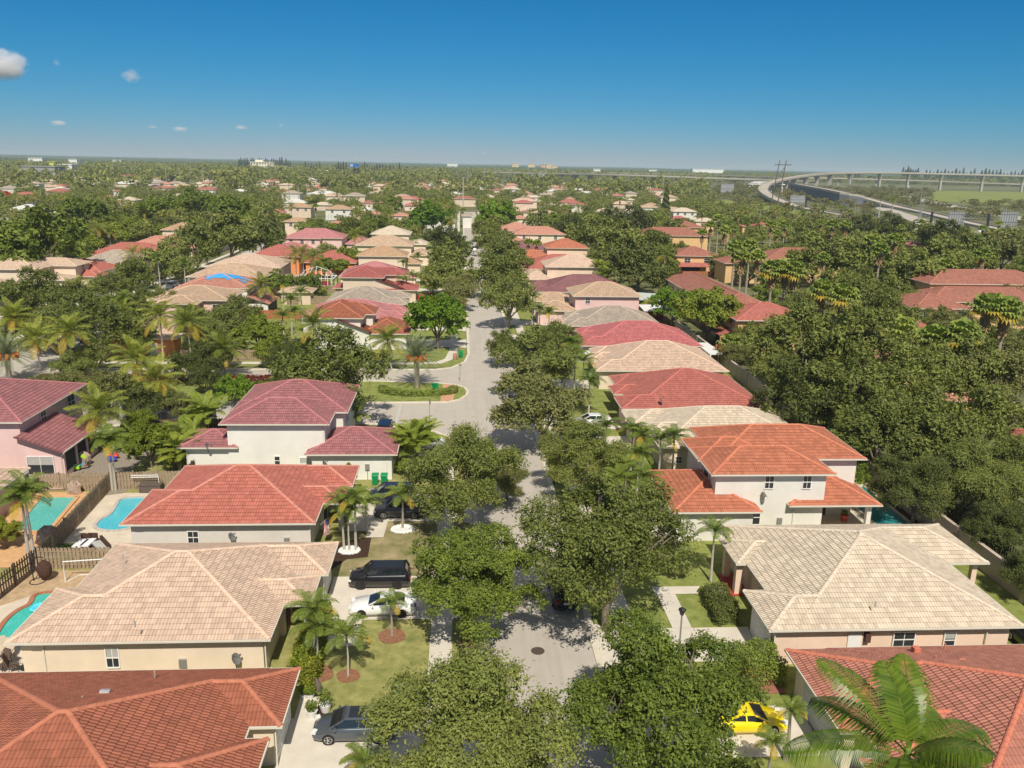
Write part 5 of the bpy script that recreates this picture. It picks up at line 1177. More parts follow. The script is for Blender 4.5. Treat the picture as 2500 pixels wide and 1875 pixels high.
for px, py, r_, k, lb in [
 (1965, 845, 105, 'oak', 'dark oak behind the crimson and brick red roofs'), (2095, 860, 112, 'oak', 'broad oak right of the pink red townhouse end'), (1885, 905, 62, 'oak', 'oak at the back wall of the brick red bungalow'),
 (1960, 970, 95, 'dark', 'dark oak overhanging the garden wall behind the ivory roof'), (2080, 975, 108, 'oak', 'oak with feathery top in the middle of the right hand wood'), (2210, 950, 105, 'oak', 'oak upper right of the feathery topped one'),
 (2330, 900, 100, 'oak', 'oak below the weathered red townhouse'), (2440, 930, 90, 'olive', 'olive oak with bare limbs at the right edge'), (2150, 1075, 100, 'oak', 'oak over the wall behind the teal pool'),
 (2270, 1065, 105, 'oak', 'oak in the thick of the wood right of the teal pool'), (2400, 1040, 100, 'oak', 'oak at the right edge below the bare limbed one'), (2240, 1190, 92, 'dark', 'dark oak over the garden wall right of the pool'),
 (2360, 1180, 102, 'oak', 'oak over the wall behind the wide ivory roof'), (2475, 1160, 92, 'oak', 'oak cut by the right edge above the ivory roof'), (2440, 1290, 84, 'dark', 'dark oak behind the corner of the wide ivory roof'), (2510, 1400, 70, 'dark', 'dark oak lowest at the right edge'),
 (1900, 690, 42, 'oak', 'oak among fan palms above the townhouse row'), (1990, 640, 56, 'oak', 'oak right of the wide rust brown townhouse'), (2075, 640, 62, 'oak', 'oak behind the pair of tall fan palms'), (2160, 625, 56, 'oak', 'oak right of the tall fan palm trio'), (2225, 680, 66, 'oak', 'oak left of the weathered red townhouse'),
 (2290, 640, 62, 'oak', 'oak behind the weathered red townhouse'), (2370, 625, 56, 'oak', 'oak behind the right part of the weathered red townhouse'), (2450, 615, 58, 'olive', 'yellowish oak at the right edge near the sign posts'), (2110, 720, 62, 'oak', 'oak between two fan palm groups'), (2040, 700, 52, 'oak', 'oak above the pair of shaggy fan palms'),
 (2160, 780, 72, 'oak', 'oak left of the yellow porch gable'), (2220, 850, 54, 'olive', 'olive oak below the yellow porch gable'), (2330, 800, 46, 'olive', 'light olive tree in front of the yellow porch'), (2450, 770, 50, 'oak', 'oak behind the shaggy palm pair at the right edge'), (2400, 840, 52, 'oak', 'oak below the shaggy palm pair at the right edge'),
 (1835, 820, 38, 'oak', 'oak in the narrow yard of the pink red townhouse end'), (2480, 850, 50, 'olive', 'olive tree cut by the right edge'), (2100, 560, 40, 'dark', 'dark round tree at the highway wall'), (2180, 560, 42, 'dark', 'dark spreading tree right of the round one at the highway wall'),
 (2300, 580, 44, 'dark', 'dark tree below the large sign back'), (2380, 600, 36, 'green', 'green tree right below the large sign back'), (1950, 560, 36, 'oak', 'oak below the grassy ramp slope'), (1880, 640, 30, 'oak', 'oak left of the rust brown townhouse'), (2440, 590, 34, 'gold', 'golden bush like tree near the right gantry post'),
 (1720, 700, 30, 'green', 'green tree at the corner of the yellow townhouse'), (2020, 590, 34, 'oak', 'oak right below the twin power poles')]:
    T_(k, px, py, r_, lb)
T_('shrub', 2085, 1155, 30, 'dark hedge bush against the villa wall by the teal pool'); T_('shrub', 2112, 1160, 26, 'second hedge bush beside the pool wall')
T_('olive', 1650, 1385, 30, 'light green shrubby tree in front of the white garage wall')
T_('shrub', 1720, 1440, 14, 'round bush beside the palm at the ivory bungalow')
# palms
P_ = palm_px
P_('christmas', 853, 1345, 838, 1262, 'triple trunk palm in a white ring in front of the coral house entrance')
x, y = at(853, 1345)
for dx, dy, n_ in ((-.45, .15, 'left'), (.55, .1, 'right')): palm_at('christmas', x+dx, y+dy, 4.1+dx*.4, 'slanting %s stem of the palm group in the white ring' % n_)
P_('christmas', 895, 1300, 885, 1240, 'palm behind the triple trunk palm')
P_('small', 983, 1290, 983, 1222, 'single palm with yellow lower fronds in a white stone ring', spread=1.1)
P_('small', 957, 1553, 955, 1482, 'small golden palm in a red mulch ring on the lawn', spread=.72)
P_('christmas', 850, 1650, 846, 1565, 'lawn palm with a thick green crown right of the one with dead fronds', spread=1.0)
P_('christmas', 779, 1645, 780, 1545, 'palm with hanging dead fronds beside the hedge', spread=1.0)
e = P_('christmas', 768, 1630, 752, 1500, 'leaning palm nearest the hedge of the beige roofed house', spread=1.0)
palm_top('small', 888, 1872, 1.4, 'low palm at the bottom edge in front of the grey sedan', spread=.8)
palm_top('small', 1930, 1745, 2.9, 'palm beside the yellow car and the orange roof', spread=.62); palm_top('small', 1885, 1825, 2.1, 'golden green palm at the bottom edge near the yellow car', spread=.66)
P_('christmas', 1735, 1420, 1728, 1310, 'arching palm in the yard of the white villa', spread=1.0)
for i, (cx_, cy_, h, lb) in enumerate([(1480, 1050, 4.2, 'palm at the driveway of the white car, right side'), (1545, 1060, 4.6, 'palm in front of the ivory roof with the white car at left'), (1572, 1075, 4.4, 'middle palm of the row at the beige garage wall'), (1612, 1085, 4.6, 'tall palm casting its shadow on the beige wall'), (1645, 1078, 4.8, 'rightmost palm of the row at the beige wall'),
    (1530, 1150, 3.6, 'bushy palm left of the lower orange roof'), (1575, 1180, 3.6, 'dense palm next to the lower orange roof'), (1560, 1120, 3.8, 'palm half hidden behind the bushy one'), (1510, 1180, 3.4, 'low palm near the kerb before the white villa')]):
    palm_top('christmas', cx_, cy_, h, lb, spread=1.15)
for cx_, cy_, h, lb in [(1405, 870, 5, 'palm cluster front stem opposite the date palm'), (1380, 880, 4.6, 'palm left in the cluster beside the mottled beige roof'), (1425, 890, 4.4, 'palm right in the cluster beside the mottled beige roof'), (1390, 845, 5, 'rear palm of the cluster beside the crimson roof'), (1318, 762, 5.5, 'feathery palm right of the round dark oak'), (1300, 730, 5.5, 'slim palm behind the feathery one'), (1340, 770, 5, 'palm in front of the greyish brown roof'), (1372, 815, 5, 'palm at the corner of the crimson roof'), (1440, 940, 4.4, 'palm at the entrance of the brick red bungalow')]:
    palm_top('christmas', cx_, cy_, h, lb, spread=1.25)
P_('date', 1018, 946, 1018, 872, 'stout date palm with orange fruit on the median lawn', spread=1.1)
P_('date', 25, 935, 12, 868, 'greyish date palm at the left edge by the far corner', spread=1.1)
for bx, by, cx_, cy_, lb in [(45, 860, 20, 778, 'coconut palm at the left edge above the date palm'), (185, 925, 150, 812, 'coconut palm right of the stop sign'), (402, 885, 380, 775, 'tallest leaning coconut palm in front of the orange wall'), (345, 1008, 318, 885, 'coconut palm with brown hanging fronds over the boulevard'), (390, 1018, 402, 930, 'slim coconut palm right of the one over the boulevard'),
    (550, 925, 546, 855, 'coconut palm in front of the boulevard fence'), (200, 790, 197, 712, 'coconut palm among oaks below the beige villa'), (770, 905, 764, 795, 'coconut palm in front of the white arched house'), (950, 905, 930, 836, 'coconut palm left of the date palm'), (250, 1100, 222, 1012, 'yellowing coconut palm behind the lean-to terrace roof'), (75, 505, 133, 462, '')]:
    if lb: P_('coconut', bx, by, cx_, cy_, lb)
P_('coconut', 140, 528, 133, 485, 'lone coconut palm in the left middle distance')
P_('coconut', 450, 655, 442, 622, 'young coconut palm standing before the brown tan roofs')
for bx, by, cx_, cy_, lb in [(275, 1196, 243, 1085, 'V shaped palm left stem at the fence corner'), (283, 1197, 292, 1092, 'V shaped palm right stem at the fence corner'), (76, 1395, 35, 1235, 'palm leaning left over the wooden fence'), (88, 1392, 92, 1215, 'upright palm in front of the green pool')]:
    P_('christmas', bx, by, cx_, cy_, lb, spread=1.25)
for cx_, cy_, lb in [(465, 1075, 'clump of areca palms left of the pale blank wall'), (440, 1110, 'areca clump behind the fence'), (500, 1030, 'golden areca clump at the maroon roof corner'), (1003, 1096, 'areca palm clump at the garage corner with the white sedan'), (1022, 1080, 'golden areca clump nearest the white sedan'), (770, 1010, '')]:
    if lb: palm_top('areca', cx_, cy_, 1.8, lb, spread=1.5)
palm_top('areca', 850, 1020, 2.0, 'orange tinged areca palm by the two storey maroon house', spread=1.3)
for cx_, cy_, h, k, lb in [(720, 625, 7.5, 'coconut', 'left palm of the trio before the orange wall'), (740, 620, 8.5, 'coconut', 'tallest palm of the trio before the orange wall'), (765, 630, 7.5, 'coconut', 'right palm of the trio before the orange wall'), (585, 590, 6, 'coconut', 'palm at the light pink roof'),
    (870, 525, 7, 'coconut', 'palm beside the peach bungalow'), (945, 520, 8, 'coconut', 'lone coconut palm at the playing field'), (865, 575, 8, 'coconut', 'slender palm right of the wide light pink roof'), (770, 505, 8, 'fanpalm', 'fan palm between the tan roof and the screened pool'), (985, 648, 4.5, 'christmas', 'small palm at the brick red roof'), (1008, 680, 4.6, 'christmas', 'slim palm above the red pickup'), (985, 690, 4.2, 'christmas', 'low palm beside the brick red garage'),
    (1010, 600, 4.5, 'christmas', 'palm at the wide brownish roof'), (1020, 630, 4.5, 'christmas', 'palm group behind the golden beige roof'), (710, 740, 6, 'christmas', 'palm clump in the yard behind the pink roof'), (735, 720, 6, 'christmas', 'palm behind the rose pink roof corner'), (690, 700, 6, 'christmas', 'leftmost palm of the yard clump'), (690, 780, 5.5, 'christmas', 'palm in the yard left of the white arched house'), (720, 770, 5.5, 'christmas', 'shaggy palm beside the white arched house'),
    (270, 745, 7, 'christmas', 'slender palm by the far left street, nearest'), (300, 735, 7, 'christmas', 'slender palm by the far left street, right one'), (385, 635, 8, 'christmas', 'tall slim palm on the far left street verge'), (450, 650, 8, 'christmas', 'tall slim palm before the brown tan roofs'), (325, 620, 6, 'coconut', 'yellowish palm in front of the coral bungalow'), (235, 560, 9, 'coconut', 'palm right of the massive dark green tree'), (265, 565, 8, 'coconut', 'palm at the small yellow tree'),
    (1165, 592, 5, 'christmas', 'palm beside the distant van'), (1175, 510, 6, 'fanpalm', 'left shaggy palm above the grey roofed house'), (1130, 515, 6, 'fanpalm', 'right shaggy palm above the grey roofed house'), (1195, 545, 6, 'fanpalm', 'shaggy fan palm at the coral roofed pair'), (1290, 595, 6.5, 'fanpalm', 'bushy palm in front of the orange roof'), (1310, 598, 6, 'fanpalm', 'right hand bushy palm in front of the orange roof'), (1230, 560, 5, 'fanpalm', 'dark small fan palm near the coral roofed pair'),
    (1465, 665, 4.5, 'areca', 'golden palms behind the plum roof'), (1440, 650, 4.5, 'areca', 'golden palm clump left of the white carport'), (1480, 680, 4.0, 'areca', 'golden palm clump at the tan roofed pink house')]:
    palm_top(k, cx_, cy_, h, lb, spread=1.3 if k == 'christmas' else (1.6 if k == 'areca' else None))
for cx_, cy_, h, lb in [(1755, 545, 11, 'tall fan palm above the yellow townhouse'), (1735, 560, 9, 'fan palm left of the tall one above the yellow townhouse'), (1770, 575, 9, 'fan palm right of the tall one above the yellow townhouse'), (1882, 560, 10, 'fan palm above the rust brown townhouse'), (1915, 560, 9, 'bare looking palm right of it above the rust townhouse'), (2033, 557, 10, 'left of two fan palms below the highway slope'), (2065, 560, 10, 'right of two fan palms below the highway slope'),
    (1985, 592, 9, 'yellowing fan palm right of the rust brown roof'), (1810, 640, 9, 'fan palm in the clump above the townhouse row'), (1830, 612, 10, 'highest fan palm of the clump above the townhouse row'), (1795, 615, 10, 'left fan palm of the clump above the townhouse row'), (1850, 640, 9, 'right fan palm of the clump above the townhouse row'), (1885, 668, 9, 'fan palm at the parking court, left'), (1940, 672, 9, 'fan palm at the parking court, right'), (1918, 665, 9, 'middle fan palm at the parking court'),
    (2005, 722, 9, 'left of the two shaggy fan palms among the oaks'), (2060, 735, 9, 'right of the two shaggy fan palms among the oaks'), (2130, 598, 11, 'left of the tall fan palm trio'), (2150, 620, 11, 'middle of the tall fan palm trio'), (2185, 595, 11, 'right of the tall fan palm trio'), (2398, 632, 9, 'fan palm above the weathered red roof'), (2410, 760, 10, 'left of the shaggy palm pair at the right edge'), (2455, 770, 9.5, 'right of the shaggy palm pair at the right edge'),
    (2310, 655, 6, 'low fan palm behind the weathered red townhouse'), (2205, 660, 6, 'low fan palm left of the weathered red townhouse'), (2200, 820, 7, 'small fan palm in the wood, left'), (2280, 840, 7, 'yellow green fan palm in the wood'), (2350, 830, 8, 'dark fan palm in the wood')]:
    palm_top('fanpalm', cx_, cy_-6, h+2.2, lb, spread=1.25)
for cx_, cy_, h, lb in [(705, 452, 14, 'first of four royal palms'), (728, 450, 14, 'second of four royal palms'), (750, 452, 13, 'third of four royal palms'), (610, 458, 12, 'royal palm standing left of the four'), (918, 442, 12, 'royal palm below the billboard'), (1665, 462, 12, 'left royal palm near the viaduct'), (1685, 460, 12, 'right royal palm near the viaduct'), (2150, 492, 13, 'royal palm in front of the highway ramp, left'), (2180, 498, 13, 'royal palm in front of the highway ramp, right')]:
    palm_top('royal', cx_, cy_, h, lb, spread=1.3)
# the tall royal palm whose head fills the lower right corner
def hero():
    D = 24.5; d = ray(2216, 1840); t = D/_f.dot(d); x, y, z = d.x*t, d.y*t, H+d.z*t
    T = Thing('royal_palm', (x, y), 'tall royal palm with huge green fronds in the lower right corner', 'palm tree')
    st = rnd.getstate(); rnd.seed(5); cr = MB()
    specs = [(2.35, .95, 4.2), (1.25, 1.1, 3.6), (2.9, .25, 4.3), (0.35, .35, 3.9), (-.4, .1, 3.9), (3.6, -.1, 4.0), (1.75, 1.3, 3.2), (-1.4, .4, 3.6), (-2.2, .2, 3.8), (4.4, .3, 3.6), (2.1, .35, 4.0), (.9, .3, 3.9), (5.3, .5, 3.6), (-.9, .9, 3.0)]
    for az, el, L in specs: frond(cr, (x, y, z), az, el, L*.86, 1.05, .98, 62, 12, vee=.15, wid=.035, ww=.8)
    T.part('crown', cr, LM['royal']); mb = MB(); mb.tube([(x, y, z+.15), (x, y, z-.8), (x, y, z-1.6)], [.08, .15, .17], 10); T.part('crownshaft', mb, SHAFT)
    mb = MB(); mb.tube([(x, y, 0), (x, y, 5), (x, y, z-1.6)], [.3, .32, .18], 12); T.part('trunk', mb, PTRUNKW); rnd.setstate(st)
hero()
# conifers
def conifer(x, y, h, r, label, kind='dark', group=None, n=5000, ls=.5, name='cypress_tree', base=0.03):
    key = ('con', kind, n, rnd.randrange(2), round(h/r))
    if key not in PM:
        rg = np.random.default_rng(n+len(PM)); t = rg.random(n)**0.75; a = rg.uniform(0, 6.283, n); nb = 16
        rr = (1-t)**0.75*(0.72+0.28*np.sin(a*3+t*40))*rg.uniform(.55, 1.05, n)
        P = np.stack([np.cos(a)*rr, np.sin(a)*rr, base+t*(1-base)], 1); N = unit(np.stack([np.cos(a), np.sin(a), np.full(n, .5)], 1)+rg.normal(size=(n, 3))*.4)
        P2 = P*np.array([r, r, h]); V, Q = leaves(P2, N, ls, rg, .45, .5); V = V/np.array([r, r, h])
        tb = MB(); tb.tube([(0, 0, 0), (0, 0, .95)], [.05, .01], 6); tm = bpy.data.meshes.new('trunk'); tm.from_pydata(tb.v, [], tb.f); tm.materials.append(BARK)
        PM[key] = (np_mesh('crown', V, Q, LM[kind]), tm)
    me, tm = PM[key]; e = empty(name, (x, y, 0), rnd.uniform(0, 6)); e.scale = (r, r, h); tag(e, label, 'tree', group); add_obj('crown', me, e); add_obj('trunk', tm, e); TREES.append((x, y, r))
x, y = at(1623, 537, 0); conifer(x, y, 21, 4.3, 'tall pointed dark cypress right of the ivory roofed house', n=9000, ls=.7)
x, y = at(665, 585, 0); conifer(x, y, 12, 3.8, 'dark conifer behind the light pink roofed house', n=7000, ls=.6)
pn = [(x_, 1900+rnd.uniform(-60, 60), rnd.uniform(24, 36)) for x_ in list(range(583, 712, 5))]+[(x_, 1750, rnd.uniform(20, 28)) for x_ in range(745, 782, 7)]+[(x_, 1600, rnd.uniform(22, 30)) for x_ in (820, 826, 832, 838, 845, 884, 890, 896, 908, 914, 920, 927, 934, 942, 952, 960, 975)]
for i, (px, D, h) in enumerate(pn):
    x, y, _ = far(px, D); lb = 'tall dark pine behind the pale office block' if px < 720 else 'dark pine in the small row right of the pale office block' if px < 790 else 'dark pine in the groups beside the billboard'
    conifer(x, y, h, h*.17, lb, 'pine', {'t': 'pines behind the office block', 'd': 'pines along the left horizon'}['t' if px < 720 else 'd'], 700, 2.2, 'pine_tree')
for px, D, h in [(2098, 2100, 34), (2090, 2110, 30)]+[(q, 2100, rnd.uniform(36, 44)) for q in list(range(2205, 2245, 6))]+[(q, 2100, rnd.uniform(34, 42)) for q in range(2262, 2500, 9)]:
    x, y, _ = far(px, D); conifer(x, y, h*rnd.uniform(.85, 1.1), h*.3, 'dark pine behind the long curved flyover', 'pine', 'pines behind the flyover', 600, 2.4, 'pine_tree')

for k, px, py, r_, lb in [('oak', 1845, 840, 46, 'oak screening the pink red townhouse wall'), ('olive', 1795, 870, 32, 'small olive tree at the townhouse fence'), ('oak', 1900, 800, 44, 'oak at the corner of the pink red townhouse end'), ('dark', 1830, 660, 36, 'dark tree under the fan palm clump'), ('green', 1870, 720, 34, 'green tree before the parking court'), ('oak', 1950, 760, 52, 'oak below the shaggy fan palms'), ('oak', 1760, 640, 30, 'oak at the rust townhouse corner'), ('oak', 1935, 625, 34, 'oak right against the rust brown townhouse'), ('oak', 2290, 790, 44, 'oak at the foot of the yellow porch'), ('oak', 2210, 740, 44, 'oak hiding the left wall of the weathered red townhouse'), ('oak', 2480, 740, 44, 'oak before the right wall of the weathered red townhouse'),
   ('oak', 320, 820, 50, 'oak between coconut palms left of the orange wall'), ('oak', 400, 750, 46, 'oak in front of the drab tan roof'), ('oak', 580, 770, 48, 'oak at the fence of the salmon terrace'), ('olive', 520, 850, 44, 'greyish tree behind the boulevard fence'), ('dark', 690, 880, 40, 'dark tree at the right end of the boulevard fence'), ('green', 740, 860, 44, 'green tree at the foot of the white arched house'), ('oak', 60, 790, 52, 'oak beside the far left corner'), ('oak', 230, 870, 44, 'oak shading the pavement left of the orange wall'), ('oak', 170, 900, 38, 'small oak at the far left crossing'), ('green', 680, 690, 34, 'green tree in the pool dome yard'), ('green', 755, 690, 30, 'leafy tree beside the red folded parasol'), ('oak', 350, 745, 44, 'oak over the driveways of the far left street'), ('olive', 120, 960, 46, 'scrubby tree behind the pink house roof'), ('olive', 450, 1000, 40, 'thin tree above the dark canopy'), ('dark', 500, 925, 36, 'dark shrubby tree on the boulevard median')]:
    T_(k, px, py, r_, lb)
for bx, by, cx_, cy_, lb in [(470, 905, 470, 790, 'coconut palm right of the orange wall'), (100, 905, 95, 830, 'small coconut palm behind the stop sign'), (300, 860, 290, 770, 'coconut palm above the dense left group'), (640, 770, 640, 700, 'palm in the yard behind the salmon terrace')]: P_('coconut', bx, by, cx_, cy_, lb)

for i, (px, py) in enumerate([(1700, 500), (1715, 520), (1760, 500), (1745, 525), (1800, 480), (1815, 500), (1830, 470), (1845, 462), (1700, 470), (1990, 505), (2010, 512), (2030, 500), (2055, 510), (2075, 520), (1960, 520), (2200, 560), (2250, 545), (2400, 560), (2440, 548), (2470, 590)]):
    palm_top('fanpalm', px, py, 9, 'small fan palm on the grass slopes by the highway ramp', group='fan palms on the highway slopes')

P_('fanpalm', 1779, 892, 1778, 842, 'palm at the back wall right of the mottled beige roof', spread=1.0)
# ---------------------------------------------------------------- vehicles
TYRE = pbr('tyre', (0.02, 0.02, 0.02), 0.85, var=0); RIM = pbr('alloy_rim', (0.5, 0.5, 0.5), 0.3, metal=0.8, var=0); RIMD = pbr('dark_rim', (0.06, 0.06, 0.06), 0.4, metal=0.6, var=0)
CGLASS = pbr('car_glass', (0.015, 0.02, 0.025), 0.05, var=0, spec=.8); LAMP = pbr('lamp_lens', (0.75, 0.75, 0.72), 0.15, var=0, spec=.6); TAIL = pbr('tail_lens', (0.35, 0.01, 0.01), 0.25, var=0)
def paint(n, c, metal=.0): 
    m_ = pbr('paint_'+n, c, 0.28, metal=metal, var=0, spec=.55); m_.node_tree.nodes['Principled BSDF'].inputs['Coat Weight'].default_value = .7; return m_
CARS = dict(
 sedan=dict(L=4.7, W=.91, hood=.92, belt=.98, roof=1.45, ws=(1.35, .55), bk=(-1.75, -1.0), wt=.62, tail=1.02),
 coupe=dict(L=4.8, W=.95, hood=.88, belt=.95, roof=1.36, ws=(1.0, .15), bk=(-1.8, -.75), wt=.60, tail=1.02),
 sports=dict(L=4.6, W=.97, hood=.78, belt=.9, roof=1.22, ws=(1.1, .3), bk=(-1.7, -.6), wt=.58, tail=.95),
 suv=dict(L=4.7, W=.94, hood=1.08, belt=1.12, roof=1.68, ws=(1.25, .65), bk=(-2.2, -1.95), wt=.70, tail=1.14),
 pickup=dict(L=5.6, W=.98, hood=1.2, belt=1.22, roof=1.88, ws=(1.35, .75), bk=(-1.0, -.85), wt=.74, tail=1.25),
 van=dict(L=5.2, W=.98, hood=1.2, belt=1.3, roof=2.0, ws=(1.7, 1.1), bk=(-2.5, -2.4), wt=.82, tail=1.3))
def car(kind, col, x, y, rz, label, rim=RIM, name=None, z=0.05, roofcol=None):
    c = CARS[kind]; L, W = c['L'], c['W']; T = Thing(name or {'suv': 'suv', 'pickup': 'pickup_truck', 'van': 'van'}.get(kind, 'parked_car'), (x, y, z), label, 'car'); T.o = Vector((0, 0, 0)); T.r.rotation_euler = (0, 0, rz)
    h, b, ro, zb = c['hood'], c['belt'], c['roof'], 0.2; hl = L/2; ws, bk = c['ws'], c['bk']
    st = [(hl, .62, .34, .52), (hl-.1, .82, .22, h-.28), (hl-.45, .93, zb, h-.12), (hl-.95, 1, zb, h-.04), (ws[0], 1, zb, h+.02), (ws[1]-.2, 1, zb, b), (-.3, 1, zb, b+.01), (bk[1], 1.0, zb, b+.02), (bk[0], .99, zb, c['tail']), (-hl+.28, .95, zb, c['tail']-.02), (-hl+.06, .88, .28, c['tail']-.12), (-hl, .74, .36, .62)]
    mb = MB(); k = 11
    for X, w_, z0, z1 in st:
        w = W*w_; cr = .05 if X > ws[0] or X < bk[0] else .0
        for yy, zz in ((-w*.93, z0), (-w, z0+(z1-z0)*.3), (-w*1.0, z0+(z1-z0)*.62), (-w*.955, z1-.07), (-w*.87, z1), (0, z1+cr), (w*.87, z1), (w*.955, z1-.07), (w*1.0, z0+(z1-z0)*.62), (w, z0+(z1-z0)*.3), (w*.93, z0)): mb.v.append((X, yy, zz))
    n = len(st)
    for i in range(n-1):
        for j in range(k-1): mb.f.append((i*k+j, (i+1)*k+j, (i+1)*k+j+1, i*k+j+1)); mb.mi.append(0)
        mb.f.append((i*k, i*k+k-1, (i+1)*k+k-1, (i+1)*k)); mb.mi.append(0)
    mb.f.append(tuple(range(k-1, -1, -1))); mb.mi.append(0); mb.f.append(tuple((n-1)*k+j for j in range(k))); mb.mi.append(0)
    mb.f = [tuple(reversed(f)) for f in mb.f]
    body = T.part('body', mb, col, smooth=False)
    body.data.polygons.foreach_set('use_smooth', [len(p.vertices) < 6 for p in body.data.polygons])
    # cabin: glass sides under a painted roof with pillars
    wb, wt = W*.86, W*c['wt']/.66*.72
    def ring(x0, x1, w, z_): return [(x0, -w, z_), (x1, -w, z_), (x1, w, z_), (x0, w, z_)]
    B_ = ring(bk[0], ws[0], wb, b-.03); Tp = ring(bk[1], ws[1], wt, ro-.05)
    g = MB(); g.add(B_+Tp, [(0, 1, 5, 4), (1, 2, 6, 5), (2, 3, 7, 6), (3, 0, 4, 7)]); T.part('window_glass', g, CGLASS)
    r_ = MB(); e = .02; R1 = ring(bk[1]-.03, ws[1]+.03, wt+e, ro-.06); R2 = ring(bk[1]+.12, ws[1]-.12, wt-.12, ro)
    r_.add(R1+R2, [(0, 1, 5, 4), (1, 2, 6, 5), (2, 3, 7, 6), (3, 0, 4, 7), (4, 5, 6, 7)])
    for s in (-1, 1):
        r_.bar((ws[0]+.02, s*wb, b-.02), (ws[1]+.02, s*(wt+.01), ro-.06), .07); r_.bar((bk[0]-.02, s*wb, b-.02), (bk[1]-.02, s*(wt+.01), ro-.06), .1 if kind != 'coupe' else .16)
        xm = (ws[1]+bk[1])/2-.05; r_.bar((xm, s*(wb+.01), b-.02), (xm, s*(wt+.015), ro-.06), .08)
        if kind in ('suv', 'sedan', 'van'): xq = bk[1]*.62+bk[0]*.38+.25; r_.bar((xq, s*(wb+.01), b-.02), (xq-.05, s*(wt+.015), ro-.06), .07)
    T.part('roof', r_, roofcol or col)
    for s in (-1, 1):
        mm = MB(); mm.obox((ws[0]-.35, s*(W+.08), b+.07), (.12, .2, .13)); T.part('mirror', mm, col)
        for xx, m_, nm in ((hl-.16, LAMP, 'headlight'), (-hl+.06, TAIL, 'tail_light')):
            mm = MB(); mm.obox((xx, s*W*.68, .68 if nm == 'headlight' else .86), (.26 if nm == 'headlight' else .12, .34, .14), rz=-s*.35 if nm == 'headlight' else s*.2); T.part(nm, mm, m_)
        for xx in (hl-.95, -hl+1.0):
            rr = .34 if kind not in ('suv', 'pickup', 'van') else .38; t = MB(); o = len(t.v); nn = 20
            for w0, w1 in ((0, 1),):
                for yy in (s*(W-.2), s*(W+.015)):
                    for j in range(nn): a = 2*math.pi*j/nn; t.v.append((xx+rr*math.cos(a), yy, rr+rr*math.sin(a)))
                for j in range(nn): t.f.append((j, (j+1) % nn, nn+(j+1) % nn, nn+j)); t.mi.append(0)
                t.f.append(tuple(range(nn))); t.f.append(tuple(range(2*nn-1, nn-1, -1))); t.mi += [0, 0]
            wheel = T.part('tyre', t, TYRE); q = MB(); yy = s*(W+.02); ri = rr*.62
            for j in range(5):
                a = 2*math.pi*j/5; q.bar((xx, yy, rr), (xx+ri*math.cos(a), yy, rr+ri*math.sin(a)), .075, .03)
            for j in range(16): a, a2 = 2*math.pi*j/16, 2*math.pi*(j+1)/16; q.bar((xx+ri*math.cos(a), yy, rr+ri*math.sin(a)), (xx+ri*math.cos(a2), yy, rr+ri*math.sin(a2)), .05, .03)
            T.part('rim', q, rim, wheel)
    return T
PA = dict(grey=paint('grey', (0.09, 0.105, 0.125), .3), white=paint('white', (0.78, 0.78, 0.78)), black=paint('black', (0.008, 0.008, 0.01)), dgrey=paint('dark_grey', (0.045, 0.05, 0.06), .3), yellow=paint('yellow', (0.85, 0.66, 0.0)), red=paint('red', (0.6, 0.005, 0.02)), silver=paint('silver', (0.4, 0.42, 0.44), .5), navy=paint('navy', (0.012, 0.02, 0.05), .2))
t = car('sedan', PA['grey'], -5.85, 40.7, math.pi, 'grey sedan with dark sunroof in the bottom driveway left of the street')
mb = MB(); mb.box(-.62, .32, -.5, .5, 1.452, 1.458); t.part('sunroof', mb, CGLASS)
car('coupe', PA['white'], -5.5, 54.0, math.pi, 'white coupe with dark wheels parked on the left driveway', rim=RIMD)
car('suv', PA['black'], -6.1, 58.1, math.pi, 'black suv beside the white coupe', rim=RIMD)
car('suv', PA['dgrey'], -5.5, 70.9, math.pi, 'dark grey suv with silver wheels beside the ringed yellow palm')
car('suv', PA['navy'], -6.6, 74.4, math.pi, 'dark blue suv nearest the two green bins')
t = car('suv', PA['black'], 7.75, 55.8, math.pi/2, 'black car with white rear plate in the shade under the right hand oak')
mb = MB(); mb.box(-2.37, -2.35, -.22, .22, .62, .78); t.part('number_plate', mb, pbr('plate_white', (.7, .7, .68), .5, var=0))
car('sports', PA['yellow'], 16.6, 40.6, 0.0, 'bright yellow sports car at the grey garage door, lower right')
car('sedan', PA['white'], -3.9, 89.6, math.pi*.94, 'white sedan with dark windows on the corner driveway')
car('suv', PA['black'], -8.9, 94.6, math.pi/2, 'black suv seen above the maroon garage roof')
car('sedan', PA['white'], 16.6, 98.0, math.pi, 'white car at the entrance of the brick red bungalow')
car('suv', PA['silver'], 14.6, 91.0, math.pi, 'silver car half hidden by the palms of the ivory roofed bungalow')
car('pickup', PA['red'], -7.2, 193.6, 0, 'red pickup truck on a driveway left of the street', rim=RIMD)
car('suv', PA['white'], -71.4, 209, -math.pi/2, 'white suv driving on the far left street')
car('suv', PA['dgrey'], -80.5, 228, math.pi*.5, 'dark suv under the oaks on the far left street'); car('sedan', PA['black'], -84, 236, math.pi, 'black car farther back under the oaks on the far left street')
car('van', PA['white'], 4.9, 309, math.pi/2, 'white van far up the main street'); car('suv', PA['black'], 39.2, 47.6, math.pi/2, 'dark car in the shaded side yard of the ivory roofed bungalow')
car('sedan', PA['silver'], 62, 165, 1.4, 'pale car at the parking court beneath the fan palms'); car('sedan', PA['white'], 108.5, 128, .5, 'white car in the car park at the right edge'); car('sedan', PA['red'], 60.5, 172, 1.4, 'red car at the parking court beneath the fan palms')
